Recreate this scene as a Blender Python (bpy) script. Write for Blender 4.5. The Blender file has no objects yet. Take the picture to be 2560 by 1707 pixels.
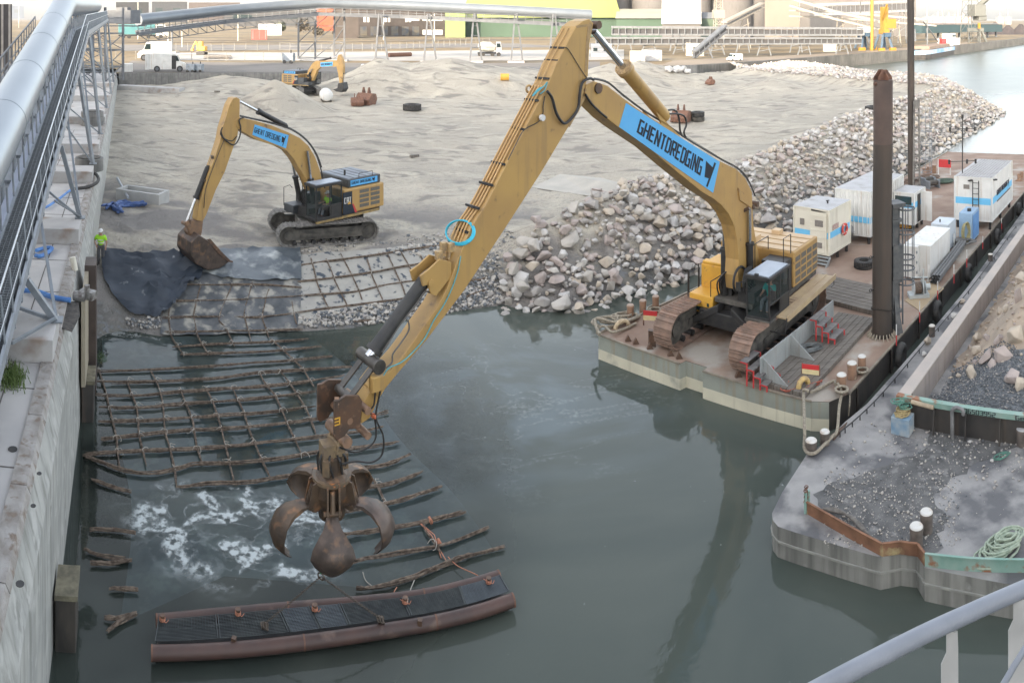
import bpy,bmesh,math,random
import numpy as np
from mathutils import Vector,Matrix
S = bpy.context.scene
R = math.radians
HC,F,CX,YH = 14.0,1800.0,1280.0,45.0
cd = bpy.data.cameras.new('camera')
cam = bpy.data.objects.new('camera',cd);S.collection.objects.link(cam);S.camera = cam
cam.location = (0,0,HC);cam.rotation_euler = (R(90),0,0)
cd.type = 'PANO';cd.panorama_type = 'CENTRAL_CYLINDRICAL'
cd.central_cylindrical_range_u_min = -1280 / F;cd.central_cylindrical_range_u_max = 1280 / F
cd.central_cylindrical_range_v_min = (YH - 1707) / F;cd.central_cylindrical_range_v_max = YH / F
cd.central_cylindrical_radius = 1.0
cd.clip_start = .1;cd.clip_end = 20000
SUN_EL,SUN_AZ = 16.0,35.0
W = bpy.data.worlds.new('World');S.world = W;W.use_nodes = True
nt = W.node_tree;bg = nt.nodes['Background']
sk = nt.nodes.new('ShaderNodeTexSky');sk.sky_type = 'NISHITA';sk.sun_disc = False
sk.sun_elevation = R(SUN_EL);sk.sun_rotation = R(180 + SUN_AZ)
sk.air_density = 1.0;sk.dust_density = 3.0;sk.ozone_density = .6;sk.altitude = 10
hs = nt.nodes.new('ShaderNodeHueSaturation');hs.inputs['Saturation'].default_value = .36
nt.links.new(sk.outputs[0],hs.inputs['Color']);nt.links.new(hs.outputs[0],bg.inputs[0])
bg.inputs[1].default_value = .15
sl = bpy.data.lights.new('sun','SUN');sl.energy = 2.1;sl.angle = R(.5);sl.color = (1,.80,.56)
so = bpy.data.objects.new('sun',sl);S.collection.objects.link(so)
sdir = Vector((math.sin(R(SUN_AZ)) * math.cos(R(SUN_EL)),math.cos(R(SUN_AZ)) * math.cos(R(SUN_EL)),-math.sin(R(SUN_EL))))
so.rotation_euler = sdir.to_track_quat('-Z','Y').to_euler();so.location = (-60,-60,80)
S.view_settings.view_transform = 'Standard';S.view_settings.look = 'None'
S.view_settings.exposure = 2.2;S.view_settings.gamma = 1
S.cycles.use_denoising = True;S.cycles.max_bounces = 8;S.cycles.transparent_max_bounces = 12
S.cycles.sample_clamp_indirect = 6;S.cycles.caustics_reflective = False;S.cycles.caustics_refractive = False
def az(px):return (px - CX) / F
def ray(px,py):t = az(px);return Vector((math.sin(t),math.cos(t),-(py - YH) / F))
def G(px,py,z=0.0):
 d = F * (HC - z) / (py - YH);t = az(px);return Vector((d * math.sin(t),d * math.cos(t),z))
def atd(px,py,d):
 t = az(px);return Vector((d * math.sin(t),d * math.cos(t),HC - (py - YH) * d / F))
def PLN(px,py,P0,n):
 r = ray(px,py);C = Vector((0,0,HC));t = n.dot(P0 - C) / n.dot(r);return C + r * t
def tag(o,label=None,cat=None,group=None,kind=None):
 if label:o['label'] = label
 if cat:o['category'] = cat
 if group:o['group'] = group
 if kind:o['kind'] = kind
 return o
def thing(name,loc,label,cat,group=None,rz=0):
 o = bpy.data.objects.new(name,None);S.collection.objects.link(o)
 o.empty_display_size = .3;o.location = loc;o.rotation_euler = (0,0,rz)
 return tag(o,label,cat,group)
def copytree(src,parent=None):
 c = src.copy();S.collection.objects.link(c)
 if parent:c.parent = parent
 for k in KIDS.get(src.name,[]):
  copytree(k,c)
 KIDS.setdefault(c.name,[])
 if parent:KIDS.setdefault(parent.name,[]).append(c)
 return c
KIDS = {}
class MB:
 def __init__(s,M=None):s.v = [];s.f = [];s.mi = [];s.M = M
 def add(s,vs,fs,m=0):
  b = len(s.v)
  if s.M is not None:vs = [s.M @ Vector(v) for v in vs]
  s.v += [tuple(v) for v in vs];s.f += [tuple(i + b for i in f) for f in fs];s.mi += [m] * len(fs);return s
 def box(s,c,size,rz=0,m=0,rot=None):
  hx,hy,hz = [q / 2 for q in size];T = Matrix.Rotation(rz,3,'Z')
  if rot is not None:T = rot
  vs = [Vector(c) + T @ Vector((x,y,z)) for x in (-hx,hx) for y in (-hy,hy) for z in (-hz,hz)]
  return s.add(vs,[(0,1,3,2),(4,6,7,5),(0,4,5,1),(2,3,7,6),(0,2,6,4),(1,5,7,3)],m)
 def bx(s,x0,x1,y0,y1,z0,z1,m=0):return s.box(((x0 + x1) / 2,(y0 + y1) / 2,(z0 + z1) / 2),(x1 - x0,y1 - y0,z1 - z0),m=m)
 def beam(s,a,b,w,h=None,m=0,up=(0,0,1)):
  a = Vector(a);b = Vector(b);h = w if h is None else h;d = (b - a)
  if d.length < 1e-6:return s
  d.normalize();u = Vector(up)
  if abs(d.dot(u)) > .98:u = Vector((1,0,0))
  sx = d.cross(u).normalized() * w / 2;sz = sx.cross(d).normalized() * h / 2
  vs = [a - sx - sz,a + sx - sz,a + sx + sz,a - sx + sz,b - sx - sz,b + sx - sz,b + sx + sz,b - sx + sz]
  return s.add(vs,[(0,1,2,3),(7,6,5,4),(0,4,5,1),(1,5,6,2),(2,6,7,3),(3,7,4,0)],m)
 def tube(s,pts,r,n=8,closed=False,caps=True,m=0):
  pts = [Vector(p) for p in pts];N = len(pts);rr = r if hasattr(r,'__len__') else [r] * N
  vs = [];prev = None
  for i,p in enumerate(pts):
   if closed:d = pts[(i + 1) % N] - pts[i - 1]
   else:d = pts[min(i + 1,N - 1)] - pts[max(i - 1,0)]
   d.normalize()
   if prev is None:
    u = Vector((0,0,1)) if abs(d.z) < .9 else Vector((1,0,0));x = d.cross(u).normalized()
   else:
    x = (prev - d * prev.dot(d))
    x = x.normalized() if x.length > 1e-5 else d.orthogonal().normalized()
   y = d.cross(x);prev = x
   for k in range(n):
    a = 2 * math.pi * k / n;vs.append(p + (x * math.cos(a) + y * math.sin(a)) * rr[i])
  fs = []
  for i in range(N if closed else N - 1):
   j = (i + 1) % N
   for k in range(n):fs.append((i * n + k,i * n + (k + 1) % n,j * n + (k + 1) % n,j * n + k))
  if caps and not closed:fs.append(tuple(reversed(range(n))));fs.append(tuple(range((N - 1) * n,N * n)))
  return s.add(vs,fs,m)
 def cyl(s,a,b,r0,r1=None,n=16,m=0):return s.tube([a,b],[r0,r0 if r1 is None else r1],n,m=m)
 def ring(s,c,r,t,axis=(0,0,1),n=24,k=8,m=0,sx=1,sy=1):
  q = Vector(axis).normalized().to_track_quat('Z','Y').to_matrix()
  return s.tube([Vector(c) + q @ Vector((r * sx * math.cos(2 * math.pi * i / n),r * sy * math.sin(2 * math.pi * i / n),0)) for i in range(n)],t,k,closed=True,m=m)
 def prism(s,poly,vec,m=0):
  n = len(poly);v = Vector(vec);vs = [Vector(p) for p in poly] + [Vector(p) + v for p in poly]
  fs = [tuple(range(n - 1,-1,-1)),tuple(range(n,2 * n))] + [(i,(i + 1) % n,n + (i + 1) % n,n + i) for i in range(n)]
  return s.add(vs,fs,m)
 def quad(s,a,b,c,d,m=0):return s.add([a,b,c,d],[(0,1,2,3)],m)
 def build(s,name,mats,parent=None,smooth=False,bevel=0,org=None,sub=None):
  me = bpy.data.meshes.new(name);o = bpy.data.objects.new(name,me)
  V = s.v
  if parent is not None and org is None:
   pr = parent;L = Vector((0,0,0))
   while pr is not None:L += Vector(pr.location);pr = pr.parent
   off = L
  elif org == 'base':
   xs = [v[0] for v in V];ys = [v[1] for v in V];zs = [v[2] for v in V]
   off = Vector(((min(xs) + max(xs)) / 2,(min(ys) + max(ys)) / 2,min(zs)))
  else:off = Vector(org or (0,0,0))
  me.from_pydata([(v[0] - off.x,v[1] - off.y,v[2] - off.z) for v in V],[],s.f)
  if not isinstance(mats,(list,tuple)):mats = [mats]
  for mm in mats:me.materials.append(mm)
  if len(mats) > 1:me.polygons.foreach_set('material_index',s.mi)
  if smooth:
   me.polygons.foreach_set('use_smooth',[True] * len(me.polygons))
   try:me.set_sharp_from_angle(angle=R(42))
   except Exception:pass
  me.update()
  S.collection.objects.link(o)
  if parent is not None:
   o.parent = parent;KIDS.setdefault(parent.name,[]).append(o)
  elif org is not None:o.location = off
  if bevel:
   b = o.modifiers.new('bevel','BEVEL');b.width = bevel;b.segments = 2;b.limit_method = 'ANGLE';b.angle_limit = R(35)
  return o
def ip(a,b,t):return a + (b - a) * t
def catmull(pts,k=6):
 P = [Vector(p) for p in pts];out = []
 for i in range(len(P) - 1):
  p0,p1,p2,p3 = P[max(i - 1,0)],P[i],P[i + 1],P[min(i + 2,len(P) - 1)]
  for j in range(k):
   t = j / k
   out.append(.5 * ((2 * p1) + (p2 - p0) * t + (2 * p0 - 5 * p1 + 4 * p2 - p3) * t * t + (3 * p1 - p0 - 3 * p2 + p3) * t ** 3))
 out.append(P[-1]);return out
MATS = {}
def mat(name,c,c2=None,sc=3.0,rough=.7,metal=0,bump=0,bsc=20,spot=None,streak=None,spec=.5,contrast=(.35,.65),alpha=None,trans=0,stretch=None):
 """c/c2 mottled by noise; spot=(colour, scale, lo, hi) patches of wear; streak=(colour, amount) vertical stains"""
 if name in MATS:return MATS[name]
 m = bpy.data.materials.new(name);m.use_nodes = True;n = m.node_tree;b = n.nodes['Principled BSDF']
 tc = n.nodes.new('ShaderNodeTexCoord');src = tc.outputs['Object']
 if stretch:
  mp = n.nodes.new('ShaderNodeMapping');mp.inputs['Scale'].default_value = stretch;n.links.new(src,mp.inputs[0]);srcs = mp.outputs[0]
 else:srcs = src
 def noise(scale,s=src,det=5,dist=0):
  t = n.nodes.new('ShaderNodeTexNoise');t.inputs['Scale'].default_value = scale;t.inputs['Detail'].default_value = det;t.inputs['Distortion'].default_value = dist
  n.links.new(s,t.inputs['Vector']);return t.outputs['Fac']
 def ramp(f,lo,hi):
  t = n.nodes.new('ShaderNodeMapRange');t.inputs[1].default_value = lo;t.inputs[2].default_value = hi;n.links.new(f,t.inputs[0]);return t.outputs[0]
 def mix(f,a,bb):
  t = n.nodes.new('ShaderNodeMix');t.data_type = 'RGBA'
  if isinstance(f,(int,float)):t.inputs[0].default_value = f
  else:n.links.new(f,t.inputs[0])
  for i,q in ((6,a),(7,bb)):
   if isinstance(q,tuple):t.inputs[i].default_value = (*q,1)
   else:n.links.new(q,t.inputs[i])
  return t.outputs[2]
 if c2 is None:c2 = tuple(x * .82 for x in c)
 col = mix(ramp(noise(sc,srcs),*contrast),c,c2)
 if streak:
  mp = n.nodes.new('ShaderNodeMapping');mp.inputs['Scale'].default_value = (5,5,.35);n.links.new(src,mp.inputs[0])
  fac = ramp(noise(1.0,mp.outputs[0]),.62 - streak[1] * .25,.85);col = mix(fac,col,streak[0])
 if spot:col = mix(ramp(noise(spot[1],det=6),spot[2],spot[3]),col,spot[0])
 n.links.new(col,b.inputs['Base Color'])
 b.inputs['Roughness'].default_value = rough;b.inputs['Metallic'].default_value = metal
 b.inputs['Specular IOR Level'].default_value = spec
 if trans:b.inputs['Transmission Weight'].default_value = trans
 if alpha is not None:b.inputs['Alpha'].default_value = alpha
 if bump:
  bp = n.nodes.new('ShaderNodeBump');bp.inputs['Strength'].default_value = min(1,bump);bp.inputs['Distance'].default_value = .03 * max(1,bump)
  n.links.new(noise(bsc),bp.inputs['Height']);n.links.new(bp.outputs[0],b.inputs['Normal'])
 MATS[name] = m;return m
RUST = (.17,.075,.04)
YEL = mat('machine_yellow',(.47,.295,.10),(.405,.25,.095),.9,.45,bump=.03,streak=((.25,.165,.09),.3),spot=((.20,.13,.075),2.6,.64,.74))
YELB = mat('bright_yellow',(.72,.40,.06),(.66,.36,.06),2,.45,spot=((.36,.22,.10),6,.62,.8))
BLK = mat('black_steel',(.022,.022,.024),(.04,.038,.036),4,.5)
RUBB = mat('black_rubber',(.03,.03,.031),(.06,.057,.053),6,.75)
DIRTY = mat('dusty_black',(.05,.047,.043),(.12,.11,.095),3,.8,bump=.3,bsc=12)
CHR = mat('chrome_rod',(.62,.63,.66),None,4,.16,1)
BRN = mat('worn_brown_steel',(.15,.085,.055),(.09,.065,.052),3.5,.5,.25,bump=.15,bsc=14,spot=((.27,.16,.10),6,.58,.75))
BRNL = mat('scoured_bucket_steel',(.125,.092,.076),(.072,.056,.048),4,.42,.35,bump=.12,bsc=14,spot=((.26,.15,.085),3,.55,.72))
BLUEB = mat('sky_blue_banner',(.105,.42,.80),(.12,.44,.80),2,.5)
NAVY = mat('navy_lettering',(.012,.016,.028),None,4,.6)
GLS = mat('dark_glass',(.02,.035,.035),(.03,.05,.05),2,.06,spec=.8)
CONC = mat('pale_concrete',(.50,.485,.47),(.42,.41,.405),.9,.88,bump=.25,bsc=9,spot=((.30,.24,.20),.7,.58,.72))
CONCW = mat('weathered_concrete_wall',(.43,.43,.405),(.33,.335,.32),1.2,.85,bump=.1,bsc=14,streak=((.14,.14,.12),.7),spot=((.45,.45,.43),2.2,.56,.66))
CONCD = mat('dark_concrete',(.23,.225,.215),(.16,.16,.155),1.5,.85,bump=.25,bsc=9,streak=((.09,.09,.085),.6))
GALV = mat('galvanised_steel',(.26,.285,.315),(.21,.235,.26),3,.45,.35)
GALV2 = mat('yard_galvanised',(.15,.16,.175),(.115,.125,.14),1,.6);GALV3 = mat('yard_light_steel',(.19,.20,.21),(.15,.16,.17),1,.6)
GALVL = mat('light_galvanised',(.38,.41,.45),(.32,.35,.385),3,.4,.3)
TUBE = mat('brushed_aluminium_sheet',(.30,.335,.37),(.27,.305,.34),.35,.33,.45,bump=.02,bsc=2,contrast=(.3,.7))
GRATE = mat('dark_grating',(.07,.075,.082),(.12,.125,.13),14,.7)
WHT = mat('white_paint',(.70,.70,.68),(.60,.60,.58),1.2,.5,streak=((.40,.28,.18),.2),spot=((.5,.46,.40),2.3,.66,.78))
CREAM = mat('cream_paint',(.70,.67,.57),(.62,.59,.50),1.0,.55,streak=((.40,.34,.26),.15))
GREYR = mat('grey_roof_sheet',(.42,.42,.43),(.36,.355,.36),1.5,.6,spot=((.27,.25,.23),1.4,.6,.75))
BLUS = mat('stripe_blue',(.16,.50,.78),(.15,.46,.72),2,.5)
RED = mat('signal_red',(.60,.045,.05),(.5,.05,.05),3,.5)
YCR = mat('pale_yellow_paint',(.78,.66,.38),None,3,.5)
RUSTM = mat('rusty_steel',(.22,.11,.07),(.13,.07,.05),5,.75,bump=.2,bsc=20)
RUSTP = mat('rust_pink_deck',(.31,.225,.172),(.235,.158,.118),.8,.85,bump=.25,bsc=10,spot=((.38,.345,.30),.55,.52,.66))
PIPER = mat('brown_raft_pipe',(.095,.053,.043),(.06,.038,.034),1.6,.5,bump=.12,bsc=10,spot=((.17,.115,.09),2.0,.60,.76))
SPUD = mat('spud_pile_steel',(.095,.072,.058),(.052,.046,.041),.5,.6,.2,bump=.12,bsc=8,streak=((.06,.055,.05),.7),stretch=(1,1,.35))
ROPEM = mat('hemp_rope',(.36,.32,.25),(.22,.19,.15),14,.9,bump=.5,bsc=60)
ROPEG = mat('green_rope',(.40,.46,.36),(.27,.33,.26),10,.85,bump=.4,bsc=60)
ROPER = mat('red_rope',(.40,.12,.08),(.25,.07,.05),14,.85)
ROPEO = mat('orange_twine',(.55,.24,.15),None,14,.8)
STRG = mat('white_string',(.46,.43,.38),None,14,.9)
BRUSH = mat('willow_brushwood',(.25,.195,.15),(.085,.062,.048),9,.95,bump=.6,bsc=50)
GEO = mat('geotextile',(.052,.06,.068),(.135,.14,.143),1.3,.5,bump=.9,bsc=3.4,spot=((.33,.315,.275),1.7,.50,.64))
GEOD = mat('dark_geotextile',(.020,.028,.042),(.045,.058,.078),.8,.5,bump=.9,bsc=1.6,spot=((.30,.31,.31),1.6,.66,.72))
MUDM = mat('silty_cover',(.40,.385,.345),(.32,.31,.285),1.4,.8,bump=.3,bsc=8,spot=((.06,.075,.095),2.4,.57,.64))
STONE = [mat('quarry_stone_' + k,a,b,1.6,.9,bump=.5,bsc=7) for k,a,b in (
 ('grey',(.50,.465,.42),(.39,.365,.33)),('beige',(.55,.475,.385),(.43,.375,.31)),('pink',(.46,.39,.355),(.37,.32,.30)),
 ('pale',(.58,.56,.535),(.46,.445,.43)),('dark',(.40,.375,.35),(.31,.29,.275)))]
GRAV = mat('blue_grey_gravel',(.20,.215,.23),(.11,.12,.13),9,.9,bump=1.5,bsc=22,spot=((.32,.31,.30),12,.6,.7))
STEELG = mat('dusty_deck_plate',(.335,.325,.315),(.235,.23,.228),1.3,.75,bump=.2,bsc=9,spot=((.12,.12,.125),.8,.50,.62))
HULLD = mat('dark_hull',(.035,.034,.034),(.07,.062,.055),1.0,.55,streak=((.12,.09,.07),.3))
HULLG = mat('green_grey_hull',(.32,.335,.29),(.25,.265,.235),.9,.6,streak=((.30,.22,.13),.5))
HULLC = mat('cream_hull_band',(.68,.64,.50),(.58,.545,.43),1.0,.65,streak=((.40,.37,.28),.15),spot=((.36,.35,.29),1.2,.6,.75))
HULLB = mat('grey_barge_hull',(.31,.305,.28),(.21,.21,.195),.7,.65,streak=((.07,.07,.065),.9),spot=((.33,.33,.31),1.4,.6,.7))
TEAL = mat('flaking_teal_paint',(.19,.33,.28),(.27,.38,.33),2.5,.7,spot=((.28,.13,.07),2.2,.54,.62))
TEALR = mat('rust_through_teal',(.26,.13,.075),(.17,.085,.05),3,.8,spot=((.45,.38,.20),1.6,.55,.65))
PINKG = mat('dusty_coaming',(.34,.30,.27),(.27,.24,.225),.8,.8,bump=.15,bsc=6,streak=((.17,.13,.11),.4))
WOODD = mat('weathered_timber',(.20,.18,.155),(.125,.11,.097),2,.9,bump=.4,bsc=14,stretch=(1,7,1))
SILVER = mat('silver_grey_plate',(.34,.36,.36),(.28,.30,.30),1.5,.6,streak=((.2,.16,.12),.3))
# SETTING
rng = random.Random(7)
def smooth(a,b,x):t = np.clip((x - a) / (b - a),0,1);return t * t * (3 - 2 * t)
def vnoise(x,y,s,seed=0):
 x = np.asarray(x,float) / s;y = np.asarray(y,float) / s
 xi = np.floor(x).astype(np.int64);yi = np.floor(y).astype(np.int64);fx = x - xi;fy = y - yi
 fx = fx * fx * (3 - 2 * fx);fy = fy * fy * (3 - 2 * fy)
 def h(a,b):
  q = (a * 374761393 + b * 668265263 + seed * 1442695041) & 0xffffffff
  q = ((q ^ (q >> 13)) * 1274126177) & 0xffffffff;return ((q ^ (q >> 16)) & 0xffff) / 65535.0
 return (h(xi,yi) * (1 - fx) + h(xi + 1,yi) * fx) * (1 - fy) + (h(xi,yi + 1) * (1 - fx) + h(xi + 1,yi + 1) * fx) * fy
def fbm(x,y,s,seed=0):return vnoise(x,y,s,seed) * .55 + vnoise(x,y,s / 2.1,seed + 1) * .28 + vnoise(x,y,s / 4.3,seed + 2) * .17
def zland(X):return 5.0 - 1.7 * smooth(20,85,X)
def L(px,py):
 z = 5.0
 for _ in range(12):p = G(px,py,z);z = float(zland(p.x))
 return G(px,py,z)
SH = [(225,855),(262,838),(300,828),(350,830),(400,838),(470,832),(560,830),(660,828),(760,828),(850,822),(940,812),(1010,795),(1110,782),(1200,770),
  (1262,758),(1290,768),(1330,775),(1385,782),(1440,770),(1520,750),(1590,732),(1640,718),(1700,697),(1770,672),(1850,640),(1950,590),(2050,530),(2150,480),(2230,440),(2293,411),(2331,387),
  (2402,343),(2433,326),(2485,300),(2501,282),(2470,262),(2427,238),(2359,219),(2241,214),(2140,206),(2057,194),(1920,184),(1850,180),(1790,181)]
SHW = np.array([G(x,y,0)[:2] for x,y in SH])
WALLPX = [(297,184),(507,184),(800,183),(1280,182),(1527,173),(1743,164)]
WALLW = np.array([L(x,y)[:2] for x,y in WALLPX])
PIT = np.vstack([SHW,WALLW[::-1] + np.array([0,1.0]),[(-63,100.5),(-26.5,38),(-22.5,31)]])
def polyd(X,Y,P,closed=False):
 d = np.full(np.shape(X),1e9);n = len(P)
 for i in range(n if closed else n - 1):
  a = P[i];b = P[(i + 1) % n];e = b - a;t = np.clip(((X - a[0]) * e[0] + (Y - a[1]) * e[1]) / max(e @ e,1e-9),0,1)
  d = np.minimum(d,np.hypot(X - a[0] - t * e[0],Y - a[1] - t * e[1]))
 return d
def inside(X,Y,P):
 r = np.zeros(np.shape(X),bool);n = len(P);j = n - 1
 for i in range(n):
  xi,yi = P[i];xj,yj = P[j]
  c = ((yi > Y) != (yj > Y)) & (X < (xj - xi) * (Y - yi) / ((yj - yi) if yj != yi else 1e-9) + xi);r ^= c;j = i
 return r
CREST = [(1250,640),(1300,606),(1370,570),(1440,552),(1500,530),(1570,492),(1640,462),(1700,470),(1760,500),(1830,455),(1880,425),(1950,395),(2040,355),(2110,325),(2180,300),(2260,272),(2330,258),(2385,248),(2330,236),(2240,229),(2140,221),(2057,208),(1920,197),(1850,191)]
CRW = np.array([G(x,y,2.7)[:2] for x,y in CREST])
def cone(X,Y,px,py,z,h,rx,ry=None,pw=1.15):
 c = G(px,py,z);ry = ry or rx;q = np.hypot((X - c.x) / rx,(Y - c.y) / ry);wob = 1 + .16 * (fbm(X,Y,6,5) - .5)
 return h * np.clip(1 - q * wob,0,1) ** pw
def terrain(X,Y,fine=True):
 X = np.asarray(X,float);Y = np.asarray(Y,float)
 ins = inside(X,Y,PIT);d = polyd(X,Y,SHW)
 base = 2.0 + 1.15 * smooth(42,100,Y)
 sl = np.where(X > 5,.62,.44)
 z = np.where(ins,np.minimum(d * sl,base + .0 * X),-d * .42)
 k = np.clip(d * sl / np.maximum(base,.1),0,2);z = np.where(ins & (k > .75) & (k < 1.35),base * (1 - ((1.35 - k) / .6) ** 2 * .25),z)
 dc = polyd(X,Y,CRW);z = np.where(ins,z + .75 * 1.5 * np.exp(-(dc / 2.0) ** 2) * smooth(1.5,6,d),z)
 near = smooth(1.5,5.0,d)
 H = 0
 for a in ((690,272,3,3.8,7.5,6),(600,226,3,2.0,15,12),(560,215,3,1.5,9,8),(945,228,3,4.2,12.5,11,1.1),(985,224,3,2.2,9,9),(1125,228,3,3.9,17,11,.85),(1190,224,3,2.7,12,10,.9),(1060,224,3,2.2,11,9),(1300,224,3,2.6,13,9,1),
    (1420,222,3,3.0,12,10),(1527,222,3,3.6,11,10),(1600,212,3,3.6,12,9),(1665,210,3,2.0,10,9),(1740,210,3,1.5,8,8),(1925,218,3,1.5,6,7),(640,470,2,.45,6,5),(560,430,2,.5,5,6),(705,500,2,.4,3.5,3)):
  h = cone(X,Y,*a[:5],*(a[5:6]),pw=a[6] if len(a) > 6 else 1.15);H = np.maximum(H,h) + .25 * np.minimum(H,h)
 z = z + np.where(ins,H * near,0)
 if fine:
  am = np.where(ins,.5 + .5 * near,.5)
  z = z + am * (.55 * (fbm(X,Y,11,1) - .5) * near + .32 * (fbm(X,Y,3.2,3) - .5) + .22 * (fbm(X,Y,.9,9) - .5))
  tr = smooth(-27,-22,X) * smooth(-2,-8,X) * smooth(62,50,Y)
  z = z + np.where(ins,tr * near * .34 * (np.abs(fbm(X * .35 + Y * .1,Y * 1.0 - X * .25,1.5,21) * 2 - 1)),0)
  z = z + np.where(ins,.05 * near * np.sin(Y * .9 + 9 * fbm(X,Y,14,31)) * smooth(50,62,Y) * smooth(-40,-20,X),0)
 return z
_gx = np.arange(-80,85,.25);_gy = np.arange(20,128,.25);_GX,_GY = np.meshgrid(_gx,_gy,indexing='ij');_GZ = terrain(_GX,_GY,False);_GF = terrain(_GX,_GY)
def look(A,x,y):
 x = np.clip((np.asarray(x) + 80) / .25,0,len(_gx) - 1.01);y = np.clip((np.asarray(y) - 20) / .25,0,len(_gy) - 1.01);i = x.astype(int);j = y.astype(int);u = x - i;v = y - j
 return (A[i,j] * (1 - u) + A[i + 1,j] * u) * (1 - v) + (A[i,j + 1] * (1 - u) + A[i + 1,j + 1] * u) * v
def T(px,py,extra=0.0,zmin=None):
 """where the ray of a photo pixel meets the sand, the slope or the water"""
 r = ray(px,py);ts = np.concatenate([np.arange(10,60,.12),np.arange(60,220,.5)])
 X = r.x * ts;Y = r.y * ts;Z = HC + r.z * ts;h = np.maximum(look(_GF,X,Y),0.0 if zmin is None else zmin) + extra
 i = int(np.argmax(Z <= h));return Vector((X[i],Y[i],float(h[i])))
def TZ(x,y):return float(look(_GF,x,y))
def grid(rs,ths,zf,keep=None):
 RR,TH = np.meshgrid(rs,ths,indexing='ij');X = RR * np.sin(TH);Y = RR * np.cos(TH);Z = zf(X,Y)
 nr,ntt = RR.shape;vs = np.stack([X,Y,Z],-1).reshape(-1,3)
 i,j = np.meshgrid(np.arange(nr - 1),np.arange(ntt - 1),indexing='ij');a = (i * ntt + j).ravel()
 fs = np.stack([a,a + 1,a + ntt + 1,a + ntt],-1)
 if keep is not None:
  kk = keep(X,Y).ravel();fs = fs[kk[fs].any(1)]
 return vs,fs
def npmesh(name,vs,fs,m,smoothf=True):
 me = bpy.data.meshes.new(name);me.vertices.add(len(vs));me.vertices.foreach_set('co',np.asarray(vs,np.float32).ravel())
 fs = np.asarray(fs);k = fs.shape[1]
 me.loops.add(fs.size);me.loops.foreach_set('vertex_index',fs.astype(np.int32).ravel())
 me.polygons.add(len(fs));me.polygons.foreach_set('loop_start',np.arange(0,fs.size,k,dtype=np.int32));me.polygons.foreach_set('loop_total',np.full(len(fs),k,np.int32))
 me.update(calc_edges=True);me.validate()
 if smoothf:me.polygons.foreach_set('use_smooth',[True] * len(me.polygons))
 for q in (m if isinstance(m,list) else [m]):me.materials.append(q)
 o = bpy.data.objects.new(name,me);S.collection.objects.link(o);return o
def sandmat():
 m = bpy.data.materials.new('dry_dredged_sand');m.use_nodes = True;n = m.node_tree;b = n.nodes['Principled BSDF'];lk = n.links
 g = n.nodes.new('ShaderNodeNewGeometry')
 def N(t,**k):
  x = n.nodes.new(t)
  for a,v in k.items():setattr(x,a,v)
  return x
 def noise(sc,stretch=None,det=6,dist=0,rot=0):
  s = g.outputs['Position']
  if stretch:
   mp = N('ShaderNodeMapping');mp.inputs['Scale'].default_value = stretch;mp.inputs['Rotation'].default_value = (0,0,rot);lk.new(s,mp.inputs[0]);s = mp.outputs[0]
  t = N('ShaderNodeTexNoise');t.inputs['Scale'].default_value = sc;t.inputs['Detail'].default_value = det;t.inputs['Distortion'].default_value = dist;lk.new(s,t.inputs[0]);return t.outputs['Fac']
 def mr(f,lo,hi,a=0,bb=1):
  t = N('ShaderNodeMapRange');
  for i,q in enumerate((lo,hi,a,bb)):t.inputs[i + 1].default_value = q
  lk.new(f,t.inputs[0]);return t.outputs[0]
 def mx(f,a,bb):
  t = N('ShaderNodeMix');t.data_type = 'RGBA';lk.new(f,t.inputs[0])
  for i,q in ((6,a),(7,bb)):
   if isinstance(q,tuple):t.inputs[i].default_value = (*q,1)
   else:lk.new(q,t.inputs[i])
  return t.outputs[2]
 def mul(a,c):
  t = N('ShaderNodeMath');t.operation = 'MULTIPLY';lk.new(a,t.inputs[0]);lk.new(c,t.inputs[1]);return t.outputs[0]
 col = mx(mr(noise(.09),.38,.62),(.465,.42,.35),(.385,.355,.305))
 col = mx(mr(noise(.30,(1,1.5,1),dist=.8),.47,.68),col,(.52,.48,.40))
 col = mx(mr(noise(.55,(.5,1.25,1),dist=1.0,rot=.25),.54,.66),col,(.27,.25,.22))
 sp = N('ShaderNodeSeparateXYZ');lk.new(g.outputs['Position'],sp.inputs[0])
 und = mr(sp.outputs[2],.02,-.25);wet = mr(sp.outputs[2],1.55,.75);col = mx(mul(wet,mr(noise(.7),.2,.6,.5,1)),col,(.125,.125,.118))
 gr = mul(mr(sp.outputs[2],2.3,1.2),mr(noise(3.2),.5,.6));col = mx(gr,col,(.20,.205,.21))
 col = mx(mul(mr(sp.outputs[1],47,43),mr(noise(.22),.47,.56)),col,(.245,.23,.215))
 col = mx(mr(noise(9,det=3),.62,.75),col,(.22,.215,.21))
 col = mx(und,col,(.05,.058,.05));lk.new(col,b.inputs['Base Color']);b.inputs['Roughness'].default_value = .95;b.inputs['Specular IOR Level'].default_value = .15
 ad = N('ShaderNodeMath');ad.operation = 'MULTIPLY_ADD';lk.new(noise(2.2,dist=.6),ad.inputs[0]);ad.inputs[1].default_value = 1.6;lk.new(noise(.5,(.8,1.2,1),dist=.8,rot=.2),ad.inputs[2])
 ad2 = N('ShaderNodeMath');ad2.operation = 'MULTIPLY_ADD';lk.new(noise(11),ad2.inputs[0]);ad2.inputs[1].default_value = .9;lk.new(ad.outputs[0],ad2.inputs[2])
 bp = N('ShaderNodeBump');bp.inputs['Strength'].default_value = .9;bp.inputs['Distance'].default_value = .14;lk.new(ad2.outputs[0],bp.inputs['Height']);lk.new(bp.outputs[0],b.inputs['Normal'])
 return m
SANDM = sandmat()
rs = [22.0]
while rs[-1] < 215:rs.append(rs[-1] * 1.0065)
ths = np.arange(-.66,.84,.0032)
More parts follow.
